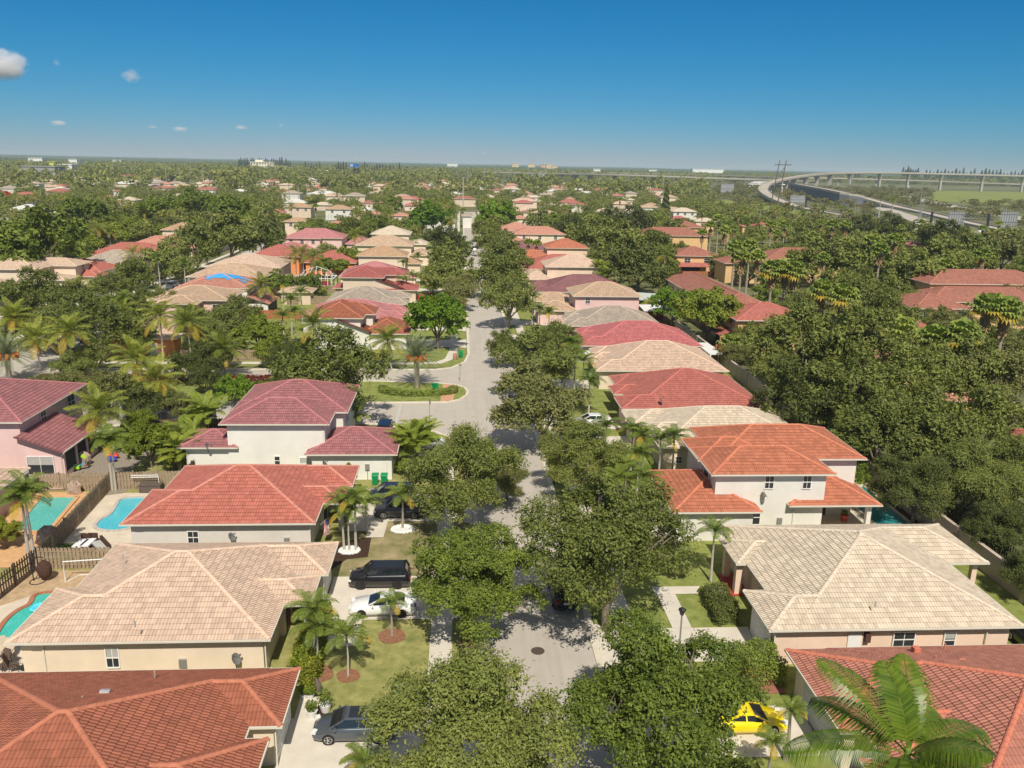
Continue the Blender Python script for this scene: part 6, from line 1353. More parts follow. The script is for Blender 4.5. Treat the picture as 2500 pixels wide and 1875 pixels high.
# ---------------------------------------------------------------- fences and garden walls
WOODL = pbr('fence_wood', (0.33, 0.25, 0.17), .95, var=.3, scale=2.5, bump=.4, bscale=20); WOODD = pbr('fence_wood_dark', (0.11, 0.075, 0.05), .95, var=.35, scale=2.5); WOODO = pbr('fence_wood_orange', (0.42, 0.15, 0.07), .9, var=.2, scale=2); GWALL = pbr('garden_wall', (0.50, 0.42, 0.35), .92, var=.12, scale=.8)
def fence(p, q, label, mat=WOODL, h=1.8, name='wooden_fence', group=None):
    p, q = Vector((*p, 0)), Vector((*q, 0)); T = Thing(name, (p.x, p.y), label, 'fence', group); d = q-p; L = d.length; d.normalize(); s = Vector((-d.y, d.x, 0)); bb = MB(); n = int(L/.15)
    rz = math.atan2(d.y, d.x)
    for i in range(n):
        c = p+d*(.15*(i+.5)); off = s*(.055 if i % 2 else -.055); hh = h+rnd.uniform(-.03, .03); bb.obox((c.x+off.x, c.y+off.y, hh/2), (.15, .022, hh), rz)
    T.part('boards', bb, mat); rb = MB()
    for z in (.35, .95, 1.5): rb.bar(p+Vector((0, 0, z)), q+Vector((0, 0, z)), .05, .09)
    T.part('rail', rb, mat)
    m_ = max(1, round(L/2.5))
    for i in range(m_+1): c = p+d*(L*i/m_); pb = MB(); pb.obox((c.x, c.y, (h+.12)/2), (.11, .15, h+.12), rz); T.part('post', pb, mat)
    return T
fence((-40.9, 77.3), (-34.2, 77.5), 'sunlit wooden fence between the orange pool paving and the pink house'); fence((-34.1, 77.6), (-27.2, 77.9), 'grey wooden fence behind the blue kidney pool')
fence((-33.0, 61.3), (-34.05, 77.4), 'wooden fence running away between the two pools'); fence((-32.9, 61.2), (-27.0, 61.2), 'wooden fence between the artificial turf and the sandy yard'); fence((-34.4, 48.0), (-33.1, 61.1), 'dark wooden fence at the left edge beside the turquoise pool', WOODD)
fence((-27.2, 78.1), (-25.9, 97.0), 'wooden fence behind the maroon two storey house', WOODD); fence((-38.2, 94.6), (-27.0, 95.2), 'wooden fence beside the boulevard pavement behind the mango tree', WOODD)
fence((-44.5, 131.8), (-26.0, 132.4), 'long weathered fence along the boulevard beneath the lime tree', WOODL); fence((-44, 168.8), (-31, 169.2), 'orange wooden fence at the salmon terrace roof', WOODO); fence((-38.7, 186), (-29, 188), 'pale fence behind the blue tarpaulin house'); fence((-38.5, 202), (-30, 205), 'pale fence by the pool dome yard')
fence((37.0, 95.2), (42.4, 95.2), 'weathered fence behind the ivory and brick red roofs'); fence((38, 130.4), (42.4, 130.4), 'pale fence beside the mottled beige roof'); fence((37.2, 45.6), (42.2, 45.8), 'jagged dark fence piece at the peach bungalow corner', WOODD, 1.5); fence((37.8, 62.6), (42.3, 62.8), 'dark fence between the teal pool and the shady yard', WOODD, 1.6)
fence((45.2, 50), (45.0, 112), 'long dark wooden fence beneath the oaks behind the garden wall', WOODD, 2.0); fence((44.8, 138), (48.6, 152), 'short dark fence at the townhouse yard', WOODD); fence((44.4, 138.5), (47.8, 138.8), 'reddish fence beside the porch of the pink red townhouse', WOODO); fence((66, 243), (78, 243), 'low brown fence in front of the yellow townhouse', WOODO, 1.5)
def gwall(p, q, label, h=2.0, mat=GWALL, t=.22, pil=9, name='garden_wall'):
    p, q = Vector((*p, 0)), Vector((*q, 0)); T = Thing(name, (p.x, p.y), label, 'wall'); d = q-p; L = d.length; d.normalize(); rz = math.atan2(d.y, d.x); c = (p+q)/2
    mb = MB(); mb.obox((c.x, c.y, h/2), (L, t, h), rz); T.part('wall_panel', mb, mat); mb = MB(); mb.obox((c.x, c.y, h+.05), (L, t+.12, .1), rz); T.part('coping', mb, mat)
    for i in range(int(L/pil)+1): a = p+d*(pil*i); mb = MB(); mb.obox((a.x, a.y, (h+.2)/2), (.5, .48, h+.2), rz); T.part('pillar', mb, mat)
    return T
gwall((42.75, 36), (42.75, 160), 'long pale garden wall with pillars behind the right hand back yards')
gwall(at(2075, 590), at(2330, 622), 'grey boundary wall below the highway trees', 3.2, pbr('grey_wall', (.25, .24, .23), .9), name='boundary_wall'); gwall(at(1795, 545), at(1892, 551), 'dark boundary wall beneath the twin power poles', 5.0, pbr('grey_wall', (.25, .24, .23), .9), name='boundary_wall')
# hedges
def hedge(x0, x1, y0, y1, h, label, mat='green', n=2600, ls=.2, name='hedge'):
    rg = np.random.default_rng(int(abs(x0*7+y0*3))+1); P, N = [], []
    A = [(h*(y1-y0), 0), (h*(y1-y0), 1), (h*(x1-x0), 2), (h*(x1-x0), 3), ((x1-x0)*(y1-y0), 4)]; tot = sum(a for a, _ in A)
    for a, k in A:
        m_ = int(n*a/tot); u, v = rg.random(m_), rg.random(m_); X = x0+(x1-x0)*u; Y = y0+(y1-y0)*v; Z = np.full(m_, h)
        nn = np.zeros((m_, 3))
        if k == 0: X[:] = x0; Z = h*rg.random(m_); nn[:, 0] = -1
        if k == 1: X[:] = x1; Z = h*rg.random(m_); nn[:, 0] = 1
        if k == 2: Y[:] = y0; Z = h*rg.random(m_); nn[:, 1] = -1
        if k == 3: Y[:] = y1; Z = h*rg.random(m_); nn[:, 1] = 1
        if k == 4: nn[:, 2] = 1
        P.append(np.stack([X, Y, Z], 1)); N.append(nn)
    P, N = np.vstack(P), np.vstack(N); P += rg.normal(size=P.shape)*.09; P[:, :2] += (np.sin(P[:, [1, 0]]*3)*.12); V, Q = leaves(P, unit(N+rg.normal(size=N.shape)*.6), ls, rg, .6)
    o = bpy.data.objects.new(name, np_mesh(name, V-np.array([(x0+x1)/2, (y0+y1)/2, 0]), Q, LM[mat])); COL.objects.link(o); o.location = ((x0+x1)/2, (y0+y1)/2, 0); return tag(o, label, 'hedge')
hedge(-10.4, -8.9, 45.4, 50.0, 1.4, 'golden green hedge along the front of the beige roofed house', 'mango', 6500, .17); hedge(-10.1, -9.2, 52.0, 53.4, 1.3, 'small hedge at the entrance of the beige roofed house', 'mango', 1400, .17)
hedge(17.9, 20.3, 44.3, 46.9, 1.7, 'clipped hedge beside the brick path lower right', 'green', 4500, .16); hedge(18.3, 19.9, 51.5, 55.3, 1.2, 'shaded clipped hedge in front of the peach bungalow', 'dark', 4000, .16)
hedge(-60, -36, 118.2, 119.2, .9, 'red leaved hedge along the boulevard median', 'redleaf', 4000, .3); hedge(-34, -22, 118.3, 119.1, .9, 'shorter red leaved hedge behind the maroon roof', 'redleaf', 2200, .3); hedge(-33, -24, 114.2, 115.3, 1.0, 'clipped green hedge on the median lawn, left', 'green', 2600, .28)
hedge(-62, -54, 99.4, 101, 1.1, 'red and green hedge at the far left end of the boulevard', 'redleaf', 1600, .3); hedge(-38.9, -36, 88, 94, 1.6, 'hedge behind the yard umbrella', 'green', 2200, .3); hedge(38.4, 42, 78.2, 79.6, 2.2, 'tall hedge at the far end of the teal pool', 'green', 3000, .25)
# ring hedge round the date palm
def ringhedge():
    rg = np.random.default_rng(8); n = 3000; cx_, cy_ = -5.9, 113.0; a = rg.uniform(math.pi*.95, math.pi*2.05, n); k = rg.integers(0, 3, n); rr = np.where(k == 0, 3.7, np.where(k == 1, 3.0, rg.uniform(3.0, 3.7, n))); z = np.where(k == 2, .8, rg.uniform(0, .8, n))
    P = np.stack([rr*np.cos(a)*1.5, rr*np.sin(a)*.75, z], 1)+rg.normal(size=(n, 3))*.06; N = unit(np.stack([np.cos(a), np.sin(a), np.full(n, .6)], 1)+rg.normal(size=(n, 3))*.5); V, Q = leaves(P, N, .24, rg, .6)
    o = bpy.data.objects.new('hedge', np_mesh('hedge', V, Q, LM['green'])); COL.objects.link(o); o.location = (cx_, cy_+.5, .07); tag(o, 'curved clipped hedge round the stout date palm', 'hedge')
ringhedge()
# ---------------------------------------------------------------- small things
GREENP = pbr('bin_green', (0.0, 0.26, 0.09), .45, var=.08); METAL = pbr('galvanised', (0.35, 0.35, 0.34), .5, metal=.5, var=.1); BLACKM = pbr('black_metal', (0.02, 0.02, 0.022), .5, var=0); WHITEM = pbr('white_paint', (0.75, 0.75, 0.73), .5, var=.03); WICKER = pbr('brown_wicker', (0.07, 0.035, 0.025), .9, var=.2, scale=10); CUSH = pbr('white_cushion', (0.75, 0.75, 0.8), .8, var=.05); POLEC = pbr('pole_concrete', (0.42, 0.39, 0.33), .9, var=.1, scale=.5); WPOLE = pbr('pole_wood', (0.13, 0.11, 0.09), .95, var=.2, scale=.6)
def wheelie(x, y, rz, label, tilt=0, group=None):
    T = Thing('wheelie_bin', (x, y, .03), label, 'bin', group); T.o = Vector((0, 0, 0)); T.r.rotation_euler = (tilt, 0, rz); mb = MB()
    a, b = .24, .33; mb.add([(-a, -a, .06), (a, -a, .06), (a, a, .06), (-a, a, .06), (-b, -b, 1.0), (b, -b, 1.0), (b, b+.05, 1.0), (-b, b+.05, 1.0)], [(3,2,1,0), (4,5,6,7), (0,1,5,4), (1,2,6,5), (2,3,7,6), (3,0,4,7)])
    mb.box(-.2, .2, -.3, -.27, .45, .5); T.part('body', mb, GREENP); mb = MB(); mb.add([(-b-.03, -b-.04, 1.0), (b+.03, -b-.04, 1.0), (b+.03, b+.08, 1.0), (-b-.03, b+.08, 1.0), (-b-.02, -b, 1.05), (b+.02, -b, 1.05), (b-.02, b, 1.13), (-b+.02, b, 1.13)], [(4,5,6,7), (0,1,5,4), (1,2,6,5), (2,3,7,6), (3,0,4,7)]); mb.bar((-b, b+.1, 1.02), (b, b+.1, 1.02), .04); T.part('lid', mb, GREENP)
    for s in (-1, 1): mb = MB(); mb.tube([(s*.22, .27, .11), (s*.28, .27, .11)], .11, 12); T.part('wheel', mb, TYRE)
x, y = at(918, 1181); wheelie(-8.5, 78.6, 0, 'left of the two green bins against the pale garage wall'); wheelie(-7.6, 78.6, 0, 'right of the two green bins against the pale garage wall')
wheelie(0.1, 135.0, 0.2, 'green bin on the pavement corner beyond the crossing'); wheelie(-3.4, 114.0, .8, 'tilted green bin on the median lawn beside the date palm', tilt=-.25); wheelie(*at(675, 862), 0, 'green bin behind the boulevard fence'); wheelie(-62.9, 228, 0, 'green bin on the verge of the far left street')
def blob_thing(name, x, y, z, r, mat, label, cat, seed=1, jit=.5, nu=9, nv=6):
    mb = MB(); mb.blob((x, y, z+r[2]*.6), *r, nu, nv, jit, seed); return single(name, mb, mat, label, cat)
ROCK = pbr('rock', (.38, .28, .22), .95, var=.2, scale=3)
x, y = at(182, 1205); blob_thing('boulder', x, y, 0, (.7, .5, .8), ROCK, 'pinkish boulder on the orange pool paving', 'rock'); x, y = at(138, 1196); blob_thing('boulder', x, y, 0, (.9, .4, .4), ROCK, 'flat rock at the sunlit fence by the green pool', 'rock', 3); x, y = at(116, 1330); blob_thing('boulder', x, y, 0, (.9, .8, 1.0), ROCK, 'grey boulder in the shade of the artificial turf corner', 'rock', 5); blob_thing('boulder', *at(205, 1135), 0, (.8, .6, .9), ROCK, 'rock beside the toy slide in the pink house yard', 'rock', 6)
blob_thing('stump', -0.9, 133.6, 0, (.35, .35, .7), pbr('stump', (.4, .22, .15), .9), 'reddish brown stump left of the corner green bin', 'stump', 7, .3)
# white stone rings
def wring(c, r, label):
    mb = MB(); n = 18
    for i in range(n): a = 2*math.pi*i/n; mb.blob((c[0]+r*math.cos(a), c[1]+r*.8*math.sin(a), .1), .2, .18, .14, 7, 5, .3, i)
    mb.poly([(c[0]+r*math.cos(2*math.pi*i/16), c[1]+r*.8*math.sin(2*math.pi*i/16)) for i in range(16)], .09); single('stone_ring', mb, WHITEM, label, 'garden edging')
wring(at(983, 1294), .9, 'ring of white stones round the single yellow fronded palm'); wring(at(853, 1346), .75, 'ring of white stones round the triple trunk palm')
# street lamps near
def lamp(x, y, h, label, col=METAL, name='street_lamp'):
    T = Thing(name, (x, y), label, 'street lamp'); mb = MB(); mb.tube([(x, y, 0), (x, y, .4), (x, y, .45), (x, y, h)], [.12, .1, .065, .05], 8); T.part('pole', mb, col); mb = MB(); mb.lathe((x, y, h), [(.08, 0), (.13, .05), (.22, .38), (.0, .38)], 6); T.part('lantern', mb, pbr('lantern_glass', (.05, .05, .045), .3)); mb = MB(); mb.lathe((x, y, h+.38), [(.27, 0), (.27, .04), (.1, .16), (.0, .2)], 6); T.part('cap', mb, BLACKM)
x, y = at(1656, 1612); d = ray(1661, 1492); t = y/d.y; lamp(x, y, H+d.z*t-.3, 'grey post top lamp beside the driveway, lower right'); x, y = at(1353, 1180); lamp(x, y, 3.0, 'dark lamp post on the right kerb in front of the villa', BLACKM)
lamp(-80.3, 205, 5.5, 'street lamp on the far left street verge')
for (px, py, ty, lb) in [(160, 560, 520, 'tall road lamp in front of the umbrella tree')]:
    x, y = at(px, py); T = Thing('road_lamp', (x, y), lb, 'street lamp'); d = ray(px, ty); h = H+d.z*y/d.y; mb = MB(); mb.tube([(x, y, 0), (x, y, h)], [.2, .1], 8); T.part('pole', mb, POLEC); mb = MB(); mb.tube([(x, y, h), (x+2, y, h+.6), (x+3.2, y, h+.6)], .09, 6); T.part('arm', mb, METAL)
# stop signs and plates
def stop(x, y, rz, label, back=False, h=2.5):
    T = Thing('stop_sign', (x, y), label, 'road sign'); T.o = Vector((0, 0, 0)); T.r.rotation_euler = (0, 0, rz); mb = MB(); mb.tube([(0, 0, 0), (0, 0, h+.3)], .035, 6); T.part('post', mb, METAL)
    oc = [(.39*math.cos(R(22.5+45*i)), .39*math.sin(R(22.5+45*i))) for i in range(8)]; mb = MB(); mb.add([(a, -.05, h+b) for a, b in oc]+[(a, -.035, h+b) for a, b in oc], [tuple(range(8)), tuple(range(15, 7, -1))]+[(i, 8+i, 8+(i+1) % 8, (i+1) % 8) for i in range(8)]); T.part('plate', mb, pbr('sign_back', (.33, .3, .28), .5, metal=.4))
    mb = MB(); mb.add([(a*.97, -.054, h+b*.97) for a, b in oc], [tuple(range(8))]); T.part('face', mb, pbr('sign_red', (.5, .012, .02), .5, var=0))
    cu = bpy.data.curves.new('lettering', 'FONT'); cu.body = 'STOP'; cu.size = .3; cu.align_x = 'CENTER'; cu.align_y = 'CENTER'; cu.extrude = .002; ob = bpy.data.objects.new('lettering', cu); COL.objects.link(ob)
    bpy.context.view_layer.update(); me = bpy.data.meshes.new_from_object(ob.evaluated_get(bpy.context.evaluated_depsgraph_get())); bpy.data.objects.remove(ob); me.materials.clear(); me.materials.append(WHITEM)
    ob = bpy.data.objects.new('lettering', me); COL.objects.link(ob); ob.parent = T.r; ob.location = (0, -.058, h); ob.rotation_euler = (R(90), 0, 0)
stop(-64.3, 127.6, .25, 'red stop sign facing the camera at the far left corner', h=2.7); x, y = at(1049, 1035); stop(x, y, math.pi*.6, 'stop sign seen from behind on the corner pavement', h=2.9)
x, y = at(1123, 932); mb = MB(); mb.tube([(x, y, 0), (x, y, 2.6)], .035, 6); mb.box(x-.2, x+.2, y-.02, y+.02, 2.4, 2.75); single('sign_post', mb, METAL, 'thin sign post at the mouth of the side road', 'sign post')
x, y = at(1047, 1030); blob_thing('fire_hydrant', x-.35, y-.2, 0, (.2, .2, .45), pbr('hydrant_dark', (.03, .03, .03), .6), 'dark hydrant at the foot of the corner stop sign', 'hydrant', 2, .1)
# painted bar at the stop line
sheet('stop_line', [[(-8.1, 98.9), (-7.75, 98.9), (-7.75, 107.4), (-8.1, 107.4)]], 0.02, pbr('road_paint', (.5, .48, .44), .8, var=.15, scale=2))
# utility cabinet, pots, paths furniture
x, y = at(974, 1700); mb = MB(); mb.box(x-.3, x+.3, y-.25, y+.25, 0, .75); mb.box(x-.33, x+.33, y-.28, y+.28, .75, .82); single('utility_box', mb, pbr('cabinet_green', (.22, .4, .3), .6), 'pale green utility box on the lawn edge beside the big oak', 'utility box')
def pot(x, y, r, h, label, leafk='green', lr=.45, mat=WHITEM, n=260):
    T = Thing('potted_plant', (x, y), label, 'potted plant'); mb = MB(); mb.lathe((x, y, .03), [(r*.7, 0), (r, h*.8), (r*1.08, h), (r*.9, h), (r*.85, h-.08), (0, h-.08)], 14); T.part('pot', mb, mat)
    rg = np.random.default_rng(int(abs(x*100))); dd = unit(rg.normal(size=(n, 3))); P = dd*lr*rg.uniform(.4, 1, n)[:, None]*np.array([1, 1, .8])+np.array([0, 0, h+lr*.8]); V, Q = leaves(P, unit(dd+rg.normal(size=dd.shape)*.5), .17, rg, .5); add_obj('foliage', np_mesh('foliage', V, Q, LM[leafk]), T.r)
for px, py, r_, h_, lb, k, lr in [(762, 1752, .33, .5, 'white pot with a small round bush at the path end', 'green', .4), (795, 1737, .34, .5, 'white pot with a taller bush beside the mulch', 'green', .6), (742, 1704, .25, .3, 'left grey pot with yellow green spikes by the wall', 'mango', .4), (757, 1706, .26, .3, 'right grey pot with yellow green spikes by the wall', 'mango', .45)]: pot(*at(px, py), r_, h_, lb, k, lr)
x, y = at(774, 1690); mb = MB(); mb.tube([(x, y, 0), (x+.1, y, .5), (x-.05, y+.05, 1.0)], [.3, .22, .05], 7); single('tree_stump', mb, WPOLE, 'dark driftwood stump on the narrow mulch bed', 'stump')
pot(*on_x(2086, 1250, 36)[:0] or (35.6, 69.0), .35, .6, 'round red pot with a plant on the pool terrace', 'green', .35, pbr('red_pot', (.5, .08, .05), .5))
# loungers, sofa, chest behind the coral house
def lounger(x, y, rz, label):
    T = Thing('lounge_chair', (x, y), label, 'lounge chair'); T.o = Vector((0, 0, 0)); T.r.rotation_euler = (0, 0, rz); mb = MB(); mb.box(-.4, .4, -.9, .5, 0, .33); mb.obox((0, .75, .45), (.8, .12, .75)); T.part('frame', mb, WICKER); mb = MB(); mb.box(-.36, .36, -.85, .6, .33, .44); T.part('cushion', mb, CUSH)
x, y = at(200, 1335); lounger(x, y, -.1, 'left wicker lounger with bluish cushion on the turf'); x, y = at(218, 1333); lounger(x, y, -.05, 'right wicker lounger with white cushion on the turf')
T = Thing('garden_sofa', at(247, 1345), 'wicker sofa with grey cushions beside the turf edge', 'sofa'); x, y = at(247, 1345); T.o = Vector((0, 0, 0)); T.r.rotation_euler = (0, 0, -.9); mb = MB(); mb.box(-1.2, 1.2, -.4, .45, 0, .35); mb.box(-1.2, 1.2, .3, .5, .35, .85); T.part('frame', mb, WICKER); mb = MB(); mb.box(-1.15, 1.15, -.38, .3, .35, .48); T.part('cushion', mb, pbr('grey_cushion', (.45, .45, .43), .8))
x, y = at(370, 1200); mb = MB(); mb.box(x-1, x+1, y-.45, y+.45, .02, .75); mb.box(x-1.05, x+1.05, y-.5, y+.5, .75, .83); single('storage_chest', mb, pbr('chest_brown', (.12, .09, .075), .8, var=.15), 'brown storage chest beside the blue pool near the fence', 'storage chest')
mb = MB(); x, y = -31.6, 77.5; mb.tube([(-31.8, 77.2, 1.6), (-29.3, 77.3, 1.62)], .04, 6); mb.tube([(-31.8, 77.2, 1.4), (-29.3, 77.3, 1.42)], .04, 6); mb.tube([(-29.3, 77.3, 1.62), (-29.2, 77.3, .2)], .04, 6); single('white_rail', mb, WHITEM, 'white horizontal rails against the fence behind the blue pool', 'rail')
# goal frame, hanging chair, patio chairs by the turquoise pool
x0, y0 = at(160, 1421); x1, y1 = at(222, 1416); mb = MB(); mb.tube([(x0, y0, 0), (x0, y0, 1.7), (x1+1.2, y0+.4, 1.7), (x1+1.2, y0+.4, 0)], .05, 8); mb.tube([(x0, y0, 0), (x0+.6, y0+1.0, .05), (x1+1.2, y0+1.3, .05)], .035, 6); single('goal_frame', mb, WHITEM, 'white goal frame standing in the sandy yard', 'goal')
x, y = at(112, 1418); T = Thing('hanging_chair', (x, y), 'dark hanging egg chair with round base in the sandy yard', 'chair'); mb = MB(); mb.tube([(x-.55+.55*math.cos(a), y-.1+.55*math.sin(a), .04) for a in np.linspace(0, 6.28, 16)], .035, 6); mb.tube([(x-.9, y, .05), (x-1.0, y+.2, 1.2), (x-.6, y+.2, 1.9), (x, y+.1, 1.9)], .04, 6); T.part('stand', mb, BLACKM)
mb = MB(); mb.blob((x, y, .95), .55, .45, .75, 12, 8, .15, 2); T.part('basket', mb, WICKER)
def pchair(x, y, rz, label, mat, back=.9):
    T = Thing('patio_chair', (x, y, .03), label, 'chair'); T.o = Vector((0, 0, 0)); T.r.rotation_euler = (0, 0, rz); mb = MB(); mb.obox((0, 0, .42), (.55, .55, .05)); T.part('seat', mb, mat); mb = MB(); mb.add([(-.28, .25, .42), (.28, .25, .42), (.28, .5, .42+back), (-.28, .5, .42+back), (-.28, .3, .42), (.28, .3, .42), (.28, .55, .42+back), (-.28, .55, .42+back)], [(3,2,1,0), (4,5,6,7), (0,1,5,4), (1,2,6,5), (2,3,7,6), (3,0,4,7)]); T.part('backrest', mb, mat)
    for a in (-.25, .25):
        for b in (-.25, .25): mb = MB(); mb.bar((a, b, 0), (a*.95, b*.95, .42), .03); T.part('leg', mb, BLACKM)
    for a in (-.3, .3): mb = MB(); mb.tube([(a, -.25, .42), (a, -.2, .65), (a, .3, .66)], .02, 5); T.part('armrest', mb, BLACKM)
SL = pbr('sling_beige', (.5, .43, .33), .8); SLD = pbr('sling_brown', (.12, .08, .06), .8)
for px, py, rz, lb, m_ in [(22, 1612, .1, 'beige sling chair nearest the house wall on the pool terrace', SL), (36, 1640, 1.9, 'brown tilted patio chair in front of the beige one', SLD), (8, 1640, -.4, 'dark patio chair at the very left edge', SLD), (2, 1608, .2, 'second beige sling chair at the left edge', SL)]: pchair(*at(px, py), rz, lb, m_)
x, y = at(66, 1636); T = Thing('bicycle_trailer', (x, y), 'small cart leaning at the house corner on the terrace', 'cart'); mb = MB(); mb.box(x-.25, x+.25, y-.2, y+.2, .1, .35); T.part('box', mb, BLACKM); mb = MB(); mb.tube([(x-.25, y, .1), (x-.4, y+.1, .7), (x+.1, y+.1, .9)], .02, 5); T.part('handle', mb, METAL)
x, y = at(96, 1488); mb = MB(); mb.lathe((x, y, .07), [(.0, 0), (.5, .02), (.62, .12), (.5, .2), (.3, .14), (0, .12)], 18); single('pool_float', mb, pbr('float_blue', (.1, .65, .85), .3, var=.2, scale=4), 'light blue inflatable float in the turquoise pool', 'pool float')
# flag on the coral roofed house
def flag():
    x, y = -11.9, 65.4; T = Thing('flag', (x, y), 'striped national flag hanging from the entrance wall of the coral roofed house', 'flag'); top = Vector((-11.0, 64.9, 2.55)); mb = MB(); mb.tube([(x, y+.1, 1.5), tuple(top)], .018, 6); T.part('pole', mb, WHITEM)
    RD, WH, BL = pbr('flag_red', (.5, .02, .04), .8, var=.05), pbr('flag_white', (.75, .74, .74), .8, var=.03), pbr('flag_blue', (.02, .03, .18), .8, var=.05); mb = MB(); U = (Vector((x, y+.1, 1.5))-top).normalized(); n = 10
    def P(u, v): return top+U*u+Vector((.06*math.sin(u*9+v*3), .08*math.sin(v*5), -v))-U*v*.12
    for s in range(13):
        for k in range(n):
            v0, v1 = 1.45*k/n, 1.45*(k+1)/n; u0, u1 = .85*s/13, .85*(s+1)/13
            mi = 2 if (s < 7 and k < 4) else (0 if s % 2 == 0 else 1); mb.add([P(u0, v0), P(u1, v0), P(u1, v1), P(u0, v1)], [(0, 1, 2, 3)], mi)
    T.part('cloth', mb, [RD, WH, BL]); mb = MB()
    for s in range(3):
        for k in range(4): c = P(.07+.13*s, .08+.14*k)+Vector((.0, -.012, 0)); mb.box(c.x-.02, c.x+.02, c.y-.004, c.y, c.z-.02, c.z+.02)
    T.part('stars', mb, WH)
flag()
# rebounder frame on the right driveway
x, y = at(1716, 1612); mb = MB(); x0, y0 = at(1700, 1608); 
for a, b in (((15.7, 48.0, .05), (15.7, 48.0, 1.0)), ((17.1, 47.7, .05), (17.1, 47.7, 1.0)), ((15.7, 48.0, 1.0), (17.1, 47.7, 1.0)), ((15.7, 48.0, .05), (15.5, 48.9, .05)), ((17.1, 47.7, .05), (16.9, 48.6, .05)), ((15.5, 48.9, .05), (16.9, 48.6, .05))): mb.bar(a, b, .06)
single('rebound_net_frame', mb, BLACKM, 'black folding frame standing on the driveway beside the grey lamp', 'sports frame')
# toys
def toy():
    x, y = at(196, 1148); T = Thing('toy_slide', (x, y), 'turquoise and lime toy slide in the pink house yard', 'toy'); m1, m2 = pbr('toy_blue', (.0, .45, .6), .4, var=0), pbr('toy_lime', (.4, .7, .03), .4, var=0); mb = MB(); mb.tube([(x-.9+.3*math.cos(a), y, .45+.3*math.sin(a)) for a in np.linspace(0, 6.28, 12)], .1, 6); T.part('ring', mb, m1)
    mb = MB(); mb.add([(x-.5, y-.25, .2), (x+.7, y-.25, 1.1), (x+.7, y+.25, 1.1), (x-.5, y+.25, .2), (x-.5, y-.25, .1), (x+.7, y-.25, 1.0), (x+.7, y+.25, 1.0), (x-.5, y+.25, .1)], [(0,1,2,3), (7,6,5,4), (0,4,5,1), (1,5,6,2), (2,6,7,3), (3,7,4,0)]); T.part('chute', mb, m1); mb = MB(); mb.obox((x-.3, y, .35), (.7, .6, .25)); mb.obox((x+.5, y, 1.5), (.5, .12, .3), ry=.5); T.part('deck', mb, m2)
    for px, py, c, lb in [(275, 1128, (.02, .06, .5), 'blue toy in the yard behind the V shaped palm'), (280, 1120, (.6, .04, .04), 'red toy in the yard behind the V shaped palm'), (278, 1100, (.05, .1, .4), 'blue and white scooter behind the V shaped palm')]: x, y = at(px, py); mb = MB(); mb.blob((x, y, .35), .5, .3, .3, 8, 6, .4, 3); single('toy', mb, pbr('toy_%d' % px, c, .4), lb, 'toy')
toy()
x, y = at(300, 1048); mb = MB(); mb.lathe((x, y, 0), [(.06, 0), (.05, .9), (.28, 1.2), (.2, 2.4), (.02, 2.9)], 10); single('closed_parasol', mb, pbr('parasol_grey', (.3, .3, .33), .8), 'closed grey parasol behind the pink house yard palms', 'parasol')
x, y = at(1512, 1005); 
# statues and planters by the teal pool
for px, py, lb in [(2162, 1196, 'white statue at the far end of the teal pool'), (2192, 1226, 'white urn beside the teal pool'), (2237, 1256, 'white fountain ornament near the garden wall')]:
    x, y = at(px, py); mb = MB(); mb.lathe((x, y, 0), [(.22, 0), (.2, .12), (.08, .2), (.1, .55), (.24, .75), (.1, .85), (.12, 1.1), (.0, 1.25)], 10); single('garden_ornament', mb, WHITEM, lb, 'ornament')
sheet('dark_gravel', [[(41.75, 64), (42.6, 64), (42.6, 78), (41.75, 78)]], .025, MULCH)
# pool enclosures
def dome():
    T = Thing('pool_dome', (-34.5, 212), 'domed white framed pool enclosure among the back gardens', 'enclosure'); mb = MB(); a, b, h = (-40.5, -31.5), (208, 214), 3.0
    for x in np.linspace(*a, 7): mb.bar((x, b[0], 0), (x, b[0], h), .14); mb.bar((x, b[1], 0), (x, b[1], h), .14)
    for i, y in enumerate((b[0], b[1])):
        mb.bar((a[0], y, h), (a[1], y, h), .16); mb.bar((a[0], y, 1.2), (a[1], y, 1.2), .1)
    for x in a:
        mb.bar((x, b[0], h), (x, b[1], h), .16)
        for y in np.linspace(*b, 4): mb.bar((x, y, 0), (x, y, h), .14)
    for x in np.linspace(a[0], a[1], 7):
        t = (x-a[0])/(a[1]-a[0]); k = math.sin(math.pi*max(.12, min(.88, t)))*2.6; ym = (b[0]+b[1])/2; mb.tube([(x, b[0], h), (x+(-36-x)*.15, b[0]+1.4, h+k*.75), (x+(-36-x)*.25, ym, h+k), (x+(-36-x)*.15, b[1]-1.4, h+k*.75), (x, b[1], h)], .07, 5)
    mb.tube([(a[0], 211, h), (-39, 211, h+1.6), (-36, 211, h+2.6), (-33, 211, h+1.6), (a[1], 211, h)], .07, 5); T.part('frame', mb, WHITEM)
    mb = MB(); mb.box(-39, -33, 211.5, 212, .3, 1.8); T.part('cabinet', mb, pbr('wine_red', (.25, .03, .05), .7))
dome()
def cage(x0, x1, y0, y1, h, label):
    T = Thing('pool_cage', (x0, y0), label, 'enclosure'); mb = MB()
    for x in np.linspace(x0, x1, 7):
        for y in (y0, y1): mb.bar((x, y, 0), (x, y, h), .12)
        mb.tube([(x, y0, h), (x*.85+(x0+x1)*.075, (y0*2+y1)/3, h+1.3), (x*.85+(x0+x1)*.075, (y0+y1*2)/3, h+1.3), (x, y1, h)], .07, 5)
    for y in (y0, y1): mb.bar((x0, y, h), (x1, y, h), .14)
    mb.bar((x0*.85+(x0+x1)*.075, (y0*2+y1)/3, h+1.3), (x1*.85+(x0+x1)*.075, (y0*2+y1)/3, h+1.3), .12); T.part('frame', mb, pbr('cage_grey', (.5, .52, .52), .5)); return T
